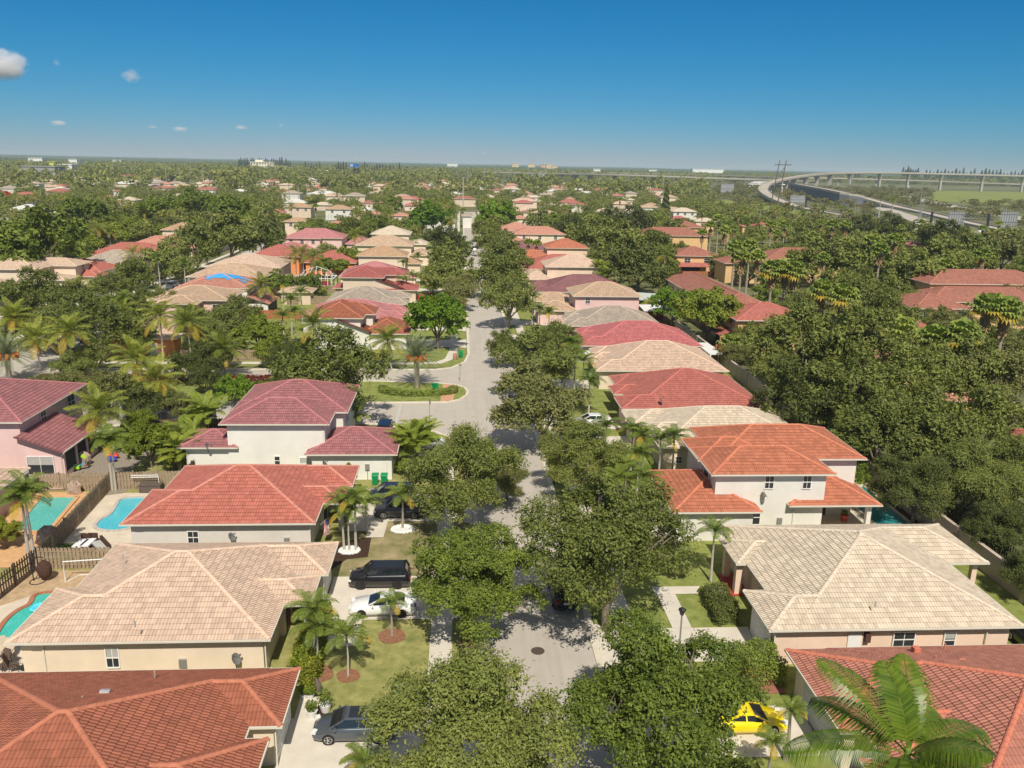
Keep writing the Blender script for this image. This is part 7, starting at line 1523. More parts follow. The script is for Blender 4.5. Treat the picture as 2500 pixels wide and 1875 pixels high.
a = at(795, 547); b = at(845, 547); cage(a[0], b[0], a[1], a[1]+9, 3, 'grey framed pool cage in front of the white two storey house')
a = at(905, 635, 2.5); cage(-29, -24, 226, 232, 2.5, 'small screened cage by the golden beige striped roof')
mb = MB(); a = at(760, 560); b = at(975, 545); mb.box(a[0], b[0], a[1], a[1]+.1, 0, 1.6); single('green_windscreen', mb, pbr('screen_green', (.0, .14, .1), .8), 'dark green windscreen fence along the playing field', 'fence')
T = Thing('gazebo', (-41, 196), 'grey canopy gazebo in the yard beyond the blue tarpaulin', 'gazebo'); mb = MB(); CNG = pbr('canopy_grey', (.25, .22, .2), .8); z = 2.6
mb.add([(-39.9, 197, z), (-34.9, 197, z), (-34.9, 201, z), (-39.9, 201, z), (-38.2, 198.4, z+1), (-36.6, 198.4, z+1), (-36.6, 199.6, z+1), (-38.2, 199.6, z+1)], [(0,1,5,4), (1,2,6,5), (2,3,7,6), (3,0,4,7), (4,5,6,7), (3,2,1,0)]); T.part('canopy', mb, CNG); mb = MB()
for x in (-39.7, -35.1):
    for y in (197.2, 200.8): mb.bar((x, y, 0), (x, y, z), .12)
T.part('leg', mb, BLACKM)
mb = MB(); x, y = at(742, 695); mb.lathe((x, y, 0), [(.9, 0), (.7, 1.2), (.45, 1.4), (.4, 2.8), (.0, 3.0)], 10); mb2 = MB(); T = Thing('beach_umbrella', (x, y), 'red and white folded parasol in the garden by the pale fence', 'parasol'); T.part('canopy', mb, pbr('parasol_red', (.5, .06, .04), .7)); mb2.lathe((x, y, 2.8), [(.45, 0), (.3, 1.2), (0, 1.5)], 10); T.part('top', mb2, WHITEM)
# white carport behind the pink two storey house
T = Thing('carport', (39, 168), 'white flat roofed carport beyond the pink two storey house', 'carport'); mb = MB(); mb.add([(37.6, 166, 2.7), (45, 166, 2.7), (45, 172, 3.0), (37.6, 172, 3.0), (37.6, 166, 2.85), (45, 166, 2.85), (45, 172, 3.15), (37.6, 172, 3.15)], [(3,2,1,0), (4,5,6,7), (0,1,5,4), (1,2,6,5), (2,3,7,6), (3,0,4,7)]); T.part('canopy', mb, WHITEM)
for x in (38, 44.6): mb = MB(); mb.bar((x, 166.3, 0), (x, 166.3, 2.7), .14); T.part('post', mb, WHITEM)
mb = MB(); mb.box(38.5, 43, 171, 171.3, 0, 2.6); T.part('back_panel', mb, pbr('brick_red_panel', (.35, .1, .07), .9))
mb = MB(); mb.add([(38, 182, 2.6), (47, 180, 2.4), (47, 188, 3), (38, 190, 3.2)], [(0, 1, 2, 3)]); mb.box(40, 46, 184, 188, 0, 2.4); single('patio_roof', mb, pbr('pale_metal', (.5, .55, .52), .5), 'pale greenish patio roof behind the plum roof', 'patio roof')
mb = MB(); mb.box(40.2, 42.4, 128, 137, 2.3, 2.4); mb.box(40.2, 40.4, 128, 137, 0, 2.3); mb.box(40.2, 42.4, 131.5, 131.7, 0, 2.3); single('lean_to', mb, WHITEM, 'white lean-to at the back corner of the crimson roofed bungalow', 'lean-to')
mb = MB(); x, y = at(1505, 1010); x, y = at(478, 998); mb.box(-35.5, -29.5, 101.2-5.0, 103-5.0, 2.2, 2.3); mb.box(-35.5, -35.4, 96.2, 98, 0, 2.2); mb.box(-29.6, -29.5, 96.2, 98, 0, 2.2); single('dark_canopy', mb, pbr('dark_panel', (.03, .035, .05), .4), 'dark flat canopy between the fence and the boulevard', 'canopy')
# ---------------------------------------------------------------- poles and wires
def upole(px, D, ytop, label, wid=.3, arms=True, mat=POLEC, lean=0, group=None, name='utility_pole'):
    x, y, _ = far(px, D); hz = 397+(px-1125)*.0196; h = H-(ytop-hz)*D/F; T = Thing(name, (x, y), label, 'utility pole', group); mb = MB(); mb.tube([(x, y, 0), (x+lean, y, h)], [wid*.6, wid*.4], 8); T.part('pole', mb, mat)
    if arms: mb = MB(); mb.bar((x-1.2+lean, y, h-1), (x+1.2+lean, y, h-1), .14); T.part('crossarm', mb, mat)
    return (x, y, h)
cp = upole(1131, 517, 433, 'tall pale concrete pole right above the end of the street', .75, False)
h1 = upole(1886, 478, 391, 'left leg of the tall twin power poles at the ramp', .62, False, WPOLE, 4.0); h2 = upole(1902, 478, 391, 'right leg of the tall twin power poles at the ramp', .62, False, WPOLE, 4.0)
mb = MB(); mb.bar((h1[0]+1.2, h1[1], h1[2]-2.6), (h2[0]+7.5, h2[1], h2[2]-2.6), .45); mb.bar((h1[0]+3.6, h1[1], h1[2]-10), (h2[0]+3.4, h2[1], h2[2]-4), .25); single('crossbeam', mb, WPOLE, 'crossbeam joining the tall twin power poles', 'crossbeam')
for px, D, yt, lb in [(7, 900, 405, 'first pole at the left edge of the distance'), (139, 850, 410, 'pole left in the far distance behind green trees'), (401, 900, 409, 'leftmost of the three poles near the coral roofs'), (434, 930, 411, 'middle of the three poles near the coral roofs'), (461, 950, 411, 'rightmost of the three poles near the coral roofs'), (490, 960, 413, 'first of the pole pair right of the coral roofs'), (493, 930, 416, 'second of the pole pair right of the coral roofs'), (192, 1300, 388, 'thin pole in the haze above the pale roofs'), (272, 1300, 392, 'thin pole in the haze left of centre'), (318, 1300, 390, 'thin pole in the haze beside the pines'), (1064, 1100, 405, 'thin pole left of the big viaduct'), (1143, 1000, 408, 'thin pole above the concrete pole'), (1183, 1050, 410, 'thin pole right of the concrete pole'), (1478, 520, 497, 'leaning thin pole at the mauve brown roof'), (1536, 1000, 408, 'thin pole left of the cypress'), (1622, 900, 410, 'thin pole just above the cypress'), (1895, 330, 590, 'pale pole above the rust brown townhouse'), (2155, 380, 575, 'pale pole in the highway bushes, left'), (2322, 330, 570, 'pale pole in the highway bushes, middle'), (2370, 320, 590, 'pale pole in the highway bushes, right'), (1250, 1500, 403, 'thin mast right of the concrete pole in the haze'), (1290, 1500, 405, 'mast near the yellow towers')]:
    upole(px, D, yt, lb, .3 if D < 600 else .5, D < 1200 and px < 1200)
def wire(pts, label, sag=2.5, r=.05):
    mb = MB(); P = []
    for i in range(len(pts)-1):
        a, b = Vector(pts[i]), Vector(pts[i+1])
        for k in range(12): t = k/12; q = a.lerp(b, t); q.z -= sag*4*t*(1-t); P.append(q)
    P.append(Vector(pts[-1])); mb.tube(P, r, 4, False); single('power_line', mb, pbr('wire', (.16, .16, .14), .6, var=0), label, 'power line', org=tuple(pts[0]))
L_, R__ = far(-100, 560), far(2700, 560)
for i, (dz, lb) in enumerate([(-.5, 'highest wire crossing at the concrete pole'), (-4.5, 'second wire crossing at the concrete pole'), (-9, 'third wire crossing at the concrete pole'), (-11, 'lowest wire crossing at the concrete pole')]):
    z = cp[2]+dz; wire([(cp[0]-330, cp[1]-60, z), (cp[0]-165, cp[1]-30, z), (cp[0], cp[1], z), (cp[0]+120, cp[1]+30, z+1), (cp[0]+250, cp[1]+60, z+1)], lb)
mb = MB(); mb.tube([(cp[0], cp[1], cp[2]-8), (cp[0]-9, cp[1]-12, 2)], .05, 4); single('guy_wire', mb, METAL, 'left slanting stay of the concrete pole', 'guy wire'); mb = MB(); mb.tube([(cp[0], cp[1], cp[2]-8), (cp[0]+11, cp[1]-10, 2)], .05, 4); single('guy_wire', mb, METAL, 'right slanting stay of the concrete pole', 'guy wire')
# ---------------------------------------------------------------- highway interchange
HC = pbr('bridge_concrete', (.42, .39, .34), .9, var=.1, scale=.05); HD = pbr('bridge_deck', (.46, .41, .34), .9, var=.1, scale=.05); HW_ = pbr('retaining_wall', (.14, .15, .18), .9, var=.1, scale=.05); GR2 = pbr('slope_grass', (.2, .23, .05), 1, var=.2, scale=.03)
ROADPTS = []
def road(name, pts, w, label, thick=1.8, piers=None, wall=False, cat='bridge', parapet=1.0, pierw=(2.2, 5)):
    P = [Vector(far(*p)) for p in pts]; Q = []
    for i in range(len(P)-1):   # smooth curve through the points
        p0, p1, p2, p3 = P[max(0, i-1)], P[i], P[i+1], P[min(len(P)-1, i+2)]
        for k in range(8):
            t = k/8; Q.append(.5*((2*p1)+(p2-p0)*t+(2*p0-5*p1+4*p2-p3)*t*t+(3*p1-p0-3*p2+p3)*t**3))
    Q.append(P[-1]); ROADPTS.extend((q.x, q.y, w/2+6) for q in Q if q.z < 14); T = Thing(name, (Q[0].x, Q[0].y), label, cat); dk, pr, un = MB(), MB(), MB()
    S = []
    for i, q in enumerate(Q): d = (Q[min(i+1, len(Q)-1)]-Q[max(i-1, 0)]); d.z = 0; d.normalize(); S.append(Vector((-d.y, d.x, 0)))
    for i in range(len(Q)-1):
        a, b, s, s2 = Q[i], Q[i+1], S[i]*w/2, S[i+1]*w/2; up = Vector((0, 0, parapet)); dn = Vector((0, 0, -thick))
        dk.add([a-s, b-s2, b+s2, a+s], [(0, 1, 2, 3)])
        for sg in (-1, 1):
            o0, o1 = a+s*sg, b+s2*sg; i0, i1 = a+s*sg*.96, b+s2*sg*.96
            pr.add([o0+dn*.6, o1+dn*.6, o1+up, o0+up, i0, i1, i1+up, i0+up], [(0, 1, 2, 3), (4, 7, 6, 5), (3, 2, 6, 7)])
            if wall: g0, g1 = Vector((o0.x, o0.y, -.1)), Vector((o1.x, o1.y, -.1)); un.add([g0, g1, o1+dn*.55, o0+dn*.55], [(0, 1, 2, 3)])
            else: un.add([a+s*sg*.55+dn, b+s2*sg*.55+dn, b+s2*sg+dn*.5, a+s*sg+dn*.5], [(0, 1, 2, 3)])
        if not wall: un.add([a-s*.55+dn, b-s2*.55+dn, b+s2*.55+dn, a+s*.55+dn], [(0, 1, 2, 3)])
    T.part('deck', dk, HD); T.part('parapet', pr, HC); T.part('retaining_wall' if wall else 'underside', un, HW_ if wall else HC)
    if piers:
        acc = piers*.5
        for i in range(len(Q)-1):
            L = (Q[i+1]-Q[i]).length; acc += L
            if acc > piers and Q[i].z > 6:
                acc = 0; q, s = Q[i], S[i]; rz = math.atan2(s.y, s.x); mb = MB(); a, b = pierw
                M = Matrix.Rotation(rz, 4, 'Z'); zt = q.z-thick
                vs = [(-b*.3, -a/2, 0), (b*.3, -a/2, 0), (b*.3, a/2, 0), (-b*.3, a/2, 0), (-b*.3, -a/2, zt*.65), (b*.3, -a/2, zt*.65), (b*.3, a/2, zt*.65), (-b*.3, a/2, zt*.65), (-b*.7, -a/2, zt), (b*.7, -a/2, zt), (b*.7, a/2, zt), (-b*.7, a/2, zt)]
                vs = [M @ Vector(v)+Vector((q.x, q.y, 0)) for v in vs]; mb.add(vs, [(3,2,1,0), (0,1,5,4), (1,2,6,5), (2,3,7,6), (3,0,4,7), (4,5,9,8), (5,6,10,9), (6,7,11,10), (7,4,8,11), (8,9,10,11)]); T.part('pier', mb, HC)
    return Q
road('viaduct', [(1165, 1760, 12.5), (1350, 1650, 13.5), (1500, 1520, 15), (1700, 1460, 13.5), (1850, 1420, 12.5), (1990, 1350, 12)], 24, 'long straight highway viaduct across the centre right horizon', 2.4, 42, pierw=(3, 12))
road('viaduct', [(1190, 2100, 13), (1500, 1980, 14), (1760, 1800, 15), (1960, 1600, 14)], 14, 'second thinner viaduct behind the long straight one', 2, 50)
road('flyover', [(2620, 1380, 27.5), (2500, 1390, 28), (2300, 1405, 28.7), (2150, 1400, 28.7), (2040, 1360, 26.5), (1960, 1240, 21.5), (1890, 1060, 14.5), (1868, 900, 9.5), (1893, 760, 5.0), (1965, 640, 1.6), (2060, 570, .3)], 11, 'high curved concrete flyover sweeping down on the right', 2.6, 52, pierw=(3, 9))
road('viaduct', [(2620, 1440, 11.5), (2450, 1480, 13), (2250, 1560, 14.5), (2050, 1600, 15.5), (1960, 1600, 15)], 14, 'lower viaduct passing beneath the high curved flyover', 2.2, 55)
road('ramp', [(1945, 1000, 13.6), (2045, 755, 12), (2125, 735, 6.2), (2200, 690, 1.5), (2270, 620, .4), (2380, 505, .3), (2540, 410, .3)], 12, 'walled ramp descending with a dark retaining wall', 1.6, wall=True, cat='ramp')
mbr = MB()
def gstrip(pts, w, z, name='highway', mat=ASPH):
    mb = MB(); P = [at(*p) for p in pts]
    for i in range(len(P)-1): ROADPTS.extend((P[i][0]+(P[i+1][0]-P[i][0])*k/12, P[i][1]+(P[i+1][1]-P[i][1])*k/12, w/2+5) for k in range(12))
    smooth_strip(mb, P, w, z); return struct(mb.build(name, mat))
gstrip([(2060, 528), (2160, 545), (2300, 575), (2520, 622)], 12, .02); gstrip([(2130, 500), (2250, 540), (2400, 575), (2560, 605)], 14, .03); gstrip([(2060, 470), (2200, 478), (2330, 505), (2560, 545)], 16, .02)
gstrip([(1560, 452), (1640, 458)], 16, .02); gstrip([(1950, 462), (2060, 470)], 20, .02)
sheet('slope', [[at(2250, 466), at(2520, 468), at(2520, 503), at(2400, 500), at(2280, 490)], [at(1765, 505), at(1840, 488), at(1895, 500), at(1935, 520), at(2000, 545), at(2120, 560), at(2060, 600), at(1930, 575), at(1800, 560)], [at(2330, 590), at(2560, 600), at(2560, 640), at(2400, 620)], [at(1690, 505), at(1760, 490), at(1780, 520), at(1700, 530)]], .015, GR2)
def slopehill(p, q, w, h, label):
    mb = MB(); p, q = Vector((*at(*p), 0)), Vector((*at(*q), 0)); d = (q-p).normalized(); s = Vector((-d.y, d.x, 0))*w
    mb.add([p-s, q-s, q+s*.2+Vector((0, 0, h)), p+s*.2+Vector((0, 0, h)), p+s, q+s], [(0, 1, 2, 3), (3, 2, 5, 4), (0, 3, 4), (1, 5, 2)]); o = mb.build('embankment', GR2); struct(o)
slopehill((1790, 545), (1900, 520), 40, 5, ''); slopehill((1700, 520), (1790, 500), 30, 4, '')
# grey toll canopies
T = Thing('toll_plaza', far(1885, 1500)[:2], 'stepped white toll canopies at the foot of the flyover', 'toll plaza')
for i in range(6): x, y, _ = far(1884-i*2, 1650-i*110); mb = MB(); mb.box(x-26, x+26, y-3, y+3, 9+i*.2, 10.2+i*.2); mb.box(x-24, x-22, y-1, y+1, 0, 9); mb.box(x+22, x+24, y-1, y+1, 0, 9); T.part('canopy', mb, WHITEM)
# signs seen from behind
SB = pbr('sign_metal', (.42, .43, .44), .5, metal=.4, var=.1)
def gantry(px, D, w, h0, h1, label, posts=1, tilt=0):
    x, y, _ = far(px, D); T = Thing('road_sign_gantry', (x, y), label, 'road sign'); mb = MB(); mb.box(x-w/2, x+w/2, y, y+.2, h0, h1); T.part('sign_panel', mb, SB)
    mb = MB()
    for i in range(7): xx = x-w/2+w*(i+.5)/7; mb.box(xx-.12, xx+.12, y-.3, y, h0-.3, h1+.3)
    for z in (h0+.8, h1-.8, (h0+h1)/2): mb.box(x-w/2, x+w/2, y-.4, y-.25, z-.08, z+.08)
    T.part('bracing', mb, METAL)
    for i in range(posts): mb = MB(); xx = x+(i-(posts-1)/2)*w*.7; mb.tube([(xx, y+.5, 0), (xx, y+.5, h1)], .25, 8); T.part('post', mb, METAL)
gantry(2352, 420, 9, 1.5, 11, 'large back of a highway sign, left of the two at the right edge'); gantry(2482, 400, 9, 3, 12.5, 'large back of a highway sign cut by the right edge'); gantry(1780, 900, 15, 4, 14, 'sign back standing before the long viaduct', 2); gantry(1955, 640, 12, 5, 11, 'pale sign back above the ramp trees'); gantry(1315, 1300, 22, 10, 17, 'bluish sign back over the distant viaduct', 2)
for px, D, zt, lb in [(2291, 430, 10.5, 'dark round gantry column left of the big sign'), (2432, 400, 11.5, 'dark leaning gantry column between the two big signs'), (1977, 640, 8, 'dark gantry column at the retaining wall')]:
    x, y, _ = far(px, D); mb = MB(); mb.tube([(x, y, 0), (x, y, zt)], .65, 12); single('gantry_column', mb, pbr('dark_steel', (.035, .035, .05), .6), lb, 'gantry column')
x0, y0, _ = far(2365, 405); x1, y1, _ = far(2445, 402); mb = MB()
for z in (8.2, 10): mb.bar((x0, y0, z), (x1, y1, z), .3)
for i in range(8): a, b = i/8, (i+1)/8; mb.bar((x0+(x1-x0)*a, y0+(y1-y0)*a, 8.2), (x0+(x1-x0)*b, y0+(y1-y0)*b, 10), .15)
single('gantry_truss', mb, pbr('dark_steel', (.035, .035, .05), .6), 'lattice truss between the two big signs at the right', 'gantry truss')
def rlamp(px, D, h, label, arm=4, mat=METAL, group='highway lamps'):
    x, y, _ = far(px, D); T = Thing('road_lamp', (x, y), label, 'street lamp', group); mb = MB(); mb.tube([(x, y, 0), (x, y, h)], [.28, .16], 6); T.part('pole', mb, mat); mb = MB(); mb.tube([(x, y, h), (x+arm*.6, y, h+1.1), (x+arm, y, h+1.2)], .13, 5); T.part('arm', mb, mat)
for px, D, h, a, lb in [(1937, 560, 13, 5, 'highway lamp just right of the twin power poles'), (2100, 520, 10, 3, 'highway lamp at the retaining wall, left'), (2092, 700, 12, -3, 'highway lamp farther along the retaining wall'), (2262, 470, 14, 5, 'tall highway lamp right of the royal palms'), (2258, 500, 21, 0, 'tallest pale mast right of the royal palms'), (2265, 520, 18, 0, 'second pale mast right of the royal palms'), (2353, 640, 12, -4, 'highway lamp before the green slope'), (2472, 620, 12, -4, 'highway lamp at the right end of the green slope'), (1860, 900, 12, 3, 'highway lamp by the toll canopies'), (1740, 1000, 13, 4, 'highway lamp before the viaduct'), (1708, 1350, 26, 0, 'mast on the viaduct, left of the sign back'), (1766, 1350, 26, 0, 'mast on the viaduct beside the sign back'), (1834, 1350, 26, 2, 'mast on the viaduct left of the toll canopies'), (1676, 1500, 27, 0, 'thin mast over the viaduct above the cypress'), (1200, 1700, 24, 0, 'mast at the left end of the viaduct'), (1285, 1600, 25, 0, 'mast right of the yellow towers'), (1372, 1600, 26, 0, 'mast behind the viaduct, centre'), (1468, 1500, 26, 0, 'mast behind the viaduct, right of centre'), (1540, 1450, 24, 0, 'mast standing over the viaduct before the white tents')]: rlamp(px, D, h, lb, a)
for px in (1000, 1035, 1043, 1068, 1134, 1171, 1243): rlamp(px, 1500, 17, 'curved road lamp in the row left of the viaduct', 5)
for px, D in ((880, 1500), (846, 1500), (925, 1500), (940, 1500), (960, 1500)): rlamp(px, D, 17, 'curved road lamp below the billboard', 5)
for i, (px, D, z, c, lb) in enumerate([(2262, 470, .5, 'white', 'white truck on the highway at the right'), (2150, 560, .5, 'dgrey', 'dark truck on the road behind the royal palms'), (2455, 410, .5, 'white', 'white car on the ramp behind the signs'), (2420, 420, .5, 'silver', 'silver car on the road beneath the signs'), (2275, 560, .5, 'black', 'black car on the far highway'), (1880, 820, 7.3, 'white', 'white car on the curved ramp'), (2445, 345, .1, 'black', 'dark lorry on the low road at the right edge'), (2052, 1400, .2, 'white', 'white car under the flyover')]):
    x, y, _ = far(px, D); car('van' if 'truck' in lb or 'lorry' in lb else 'sedan', PA[c], x, y, -.35, lb, z=z+.05)
# ---------------------------------------------------------------- far buildings
def far_block(name, px0, px1, D, yt, label, mat, roofh=0, rows=4, cols=10, depth=22, cat='building'):
    x0, y0, _ = far(px0, D); x1, y1, _ = far(px1, D); hz = 397+((px0+px1)/2-1125)*.0196; h = H-(yt-hz)*D/F; T = Thing(name, ((x0+x1)/2, y0), label, cat); mb = MB(); yb = min(y0, y1); mb.box(x0, x1, yb, yb+depth, 0, h); T.part('wall', mb, mat)
    if rows:
        for r_ in range(rows):
            mb = MB()
            for c in range(cols): xx = x0+(x1-x0)*(c+.5)/cols; zz = h*(r_+.45)/rows; w = (x1-x0)/cols*.28; mb.box(xx-w, xx+w, yb-.15, yb+.05, zz-h/rows*.18, zz+h/rows*.22)
            T.part('window_row', mb, GLASS)
    mb = MB(); mb.box(x0-1, x1+1, yb-1, yb+depth+1, h, h+.8); T.part('parapet', mb, mat); return T, x0, x1, yb, h
OB = stucco('office', (.78, .73, .58))
T, x0, x1, yb, h = far_block('office_block', 611, 664, 1720, 396, 'cream multi storey office block before the pines', OB, rows=4, cols=8); xa, ya, _ = far(664, 1721); xb, yb2, _ = far(699, 1721); mb = MB(); mb.box(xa+.5, xb, yb+.5, yb+20, 0, h-8); T.part('lower_wing', mb, OB); mb = MB(); xq = x0+10; mb.box(xq, xq+16, yb+3, yb+14, h+.8, h+5); T.part('roof_house', mb, OB)
for r_ in range(2):
    mb = MB()
    for c in range(6): xx = xa+(xb-xa)*(c+.5)/6; mb.box(xx-1, xx+1, yb+.3, yb+.6, (h-8)*(r_+.5)/2.2, (h-8)*(r_+.5)/2.2+2.2)
    T.part('window_row', mb, GLASS)
yt = stucco('towers', (.8, .62, .36)); yp = stucco('towers_pink', (.75, .45, .32)); wt_ = stucco('far_white', (.8, .8, .76))
far_block('tower_block', 1250, 1267, 3600, 399, 'left yellow tower on the horizon', yt, rows=5, cols=5); far_block('tower_block', 1289, 1306, 3600, 400, 'right yellow tower on the horizon', yt, rows=5, cols=5)
for a, b, t_, m_, lb in [(1320, 1333, 402, yp, 'first salmon block of the row on the horizon'), (1334, 1347, 400, yt, 'second block of the row on the horizon'), (1348, 1361, 404, yt, 'lower last block of the row on the horizon')]: far_block('apartment_block', a, b, 3500, t_, lb, m_, rows=4, cols=4)
far_block('low_building', 1092, 1117, 3300, 400, 'white low building on the horizon left of the yellow towers', wt_, rows=1, cols=6); far_block('warehouse', 1449, 1466, 2200, 413, 'small white building right of the horizon blocks', wt_, rows=0)
T, *_ = far_block('tent_hall', 1690, 1768, 2900, 413, 'long white tent like hall on the right horizon', wt_, rows=0)
for a, b, D, t_, lb in [(68, 101, 1900, 386, 'long white roof in the far left haze'), (166, 186, 1900, 389, 'short white roof in the far left haze'), (274, 294, 2100, 391, 'faint white roof left of centre'), (132, 172, 1200, 402, 'pale industrial roofs in the left distance'), (20, 130, 1100, 407, 'long grey roofs in the left distance'), (1585, 1605, 2500, 415, 'white roof on the right horizon'), (745, 800, 1500, 417, 'long pale building below the pines'), (698, 712, 1500, 420, 'small white building beside the office block')]: far_block('warehouse', a, b, D, t_, lb, wt_ if 'grey' not in lb else pbr('grey_roof', (.3, .3, .3), .9), rows=0, depth=30)
far_block('yellow_sign_building', 118, 131, 1250, 396, 'small yellow green building in the far left distance', stucco('yg', (.6, .6, .15)), rows=0)
x, y, _ = far(864, 1300); T = Thing('billboard', (x, y), 'blue billboard on a dark column above the trees', 'billboard'); mb = MB(); mb.tube([(x, y, 0), (x, y, 22)], 1.0, 10); T.part('column', mb, BLACKM); mb = MB(); mb.box(x-8, x+8, y-.4, y+.4, 21, 26.5); T.part('panel', mb, pbr('billboard_blue', (.02, .13, .42), .5, var=.4, scale=.15)); mb = MB(); mb.box(x-6.4, x-1.8, y-.5, y-.4, 22.2, 25.6); T.part('picture', mb, pbr('billboard_pale', (.35, .5, .7), .5, var=.3, scale=.4)); mb = MB(); mb.box(x-8, x+8, y-1.6, y-.4, 20.7, 21); T.part('walkway', mb, METAL)
# clouds, far outside the haze
def cloud(px, py, wpx, hpx, label, dens=.02, seed=0):
    D = 9000; d = ray(px, py); t = D/_f.dot(d); c = Vector((d.x*t, d.y*t, H+d.z*t)); rx, rz = wpx*D/F/2, hpx*D/F/2
    mb = MB(); mb.blob((0, 0, 0), rx, rx*.7, rz, 20, 12, 0); o = mb.build('cloud', [bpy.data.materials.new('cloud')], smooth=True); o.location = c; struct(o)
    mt = o.data.materials[0]; mt.use_nodes = True; t_ = mt.node_tree; t_.nodes.clear(); ou = t_.nodes.new('ShaderNodeOutputMaterial'); v = t_.nodes.new('ShaderNodeVolumePrincipled'); tc = t_.nodes.new('ShaderNodeTexCoord')
    mp = t_.nodes.new('ShaderNodeMapping'); mp.inputs['Scale'].default_value = (1/rx, 1/(rx*.7), 1/rz); t_.links.new(tc.outputs['Object'], mp.inputs[0])
    ln = t_.nodes.new('ShaderNodeVectorMath'); ln.operation = 'LENGTH'; t_.links.new(mp.outputs[0], ln.inputs[0])
    nz = t_.nodes.new('ShaderNodeTexNoise'); nz.inputs['Scale'].default_value = 1.6; nz.inputs['Detail'].default_value = 6; nz.inputs['Roughness'].default_value = .6; ad = t_.nodes.new('ShaderNodeVectorMath'); ad.inputs[1].default_value = (seed*3.1, seed, 0); t_.links.new(mp.outputs[0], ad.inputs[0]); t_.links.new(ad.outputs[0], nz.inputs['Vector'])
    f = math_n(t_, 'SUBTRACT', math_n(t_, 'MULTIPLY', nz.outputs[0], 1.6), math_n(t_, 'ADD', ln.outputs['Value'], -.1)); f = math_n(t_, 'MULTIPLY', math_n(t_, 'MAXIMUM', f, 0), dens); t_.links.new(f, v.inputs['Density']); v.inputs['Color'].default_value = (.97, .97, 1, 1); v.inputs['Anisotropy'].default_value = -.1; t_.links.new(v.outputs[0], ou.inputs['Volume'])
cloud(5, 158, 130, 84, '', .03, 1); cloud(320, 186, 52, 36, '', .012, 2); cloud(138, 153, 22, 20, '', .008, 3); cloud(143, 300, 46, 16, '', .022, 4); cloud(440, 315, 44, 14, '', .022, 5); cloud(372, 310, 28, 10, '', .018, 6); cloud(588, 311, 38, 14, '', .018, 7); cloud(686, 306, 18, 12, '', .012, 8); cloud(1180, 372, 20, 12, '', .01, 9)

# meter boxes and hose reels on the near walls
for H_, x, y, z in ((None, -17.2, 46.5, 1.0), (None, -14.2, 63.5, 1.1), (None, -9.4, 79.9, 1.4), (None, 28.4, 66.5, 1.2)):
    mb = MB(); mb.box(x-.22, x+.22, y-.12, y+.06, z-.3, z+.3); mb.box(x-.03, x+.03, y-.06, y+.02, 0, z-.3); single('meter_box', mb, METAL, {-17.2: 'grey meter box on the cream wall behind the terracotta roof', -14.2: 'grey meter box on the wall of the coral roofed house', -9.4: 'grey meter box above the two green bins', 28.4: 'grey meter box on the white villa wall'}[x], 'meter box')
# ---------------------------------------------------------------- trees filling the middle distance
HL = [(o['label'], o.location.x, o.location.y) for o in bpy.data.objects if o.get('category') in ('house', 'townhouse') and not o.get('group')]
def short(lb):
    w_ = lb.split(); w_ = w_[:9]
    while w_ and w_[-1] in ('with', 'the', 'and', 'of', 'by', 'in', 'a', 'an', 'on', 'at', 'behind', 'beyond', 'beside', 'left', 'right', 'to', 'its', 'from', 'under', 'below', 'between', 'running', 'far', 'small', 'cut', 'facing', 'over', 'wide', 'dark', 'pale', 'long', 'near', 'covered', 'just', 'brown', 'middle', 'coral', 'white', 'among', 'bright', 'two', 'tiny', 'little', 'red', 'light'): w_.pop()
    return ' '.join(w_)
CNT = {}
def auto_label(desc, x, y):
    lb, hx, hy = min(HL, key=lambda h: (h[1]-x)**2+(h[2]-y)**2)
    dx, dy = x-hx, y-hy
    rel = ('right of' if dx > 0 else 'left of') if abs(dx) > abs(dy) else ('behind' if dy > 0 else 'in front of')
    s_ = short(lb).split(); return ' '.join(('%s %s the %s' % (desc, rel, ' '.join(s_[:15-len(desc.split())-len(rel.split())]))).split()[:16])
def in_road(x, y, m=3.0):
    if 1.5-m*.4 < x < 9.2+m*.4 and y < 560: return True
    if -76-m < x < -61+m and 95 < y < 420: return True
    if -76 < x < 2 and (96-m < y < 108+m*.3 or 118-m*.3 < y < 127+m): return True
    return False
def near_house(x, y, m):
    return any(h[0]-m < x < h[1]+m and h[2]-m < y < h[3]+m for h in ALLH)
def shades_house(x, y, r):
    # would this crown stand in front of a visible house?
    for h in ALLH:
        cx_, w_ = (h[0]+h[1])/2, (h[1]-h[0])/2
        if h[2]-max(14, .085*h[2]) < y < h[3]:
            xs = cx_*y/h[2]
            if abs(x-xs) < w_+r*.55: return True
    return False
fr_ = random.Random(99); desc = {'oak': ['rounded dark oak', 'broad leafy oak', 'low spreading oak', 'dense oak'], 'green': ['fresh green tree', 'leafy green tree'], 'olive': ['dull olive tree', 'thin olive oak'], 'lime': ['yellow green tree'], 'dark': ['very dark tree'], 'umbrella': ['flat topped tree'], 'bright': ['vivid green tree']}
mid = 0; tries = 0; NT = len([o for o in bpy.data.objects if o.get('category') == 'tree'])
used_lb = {}
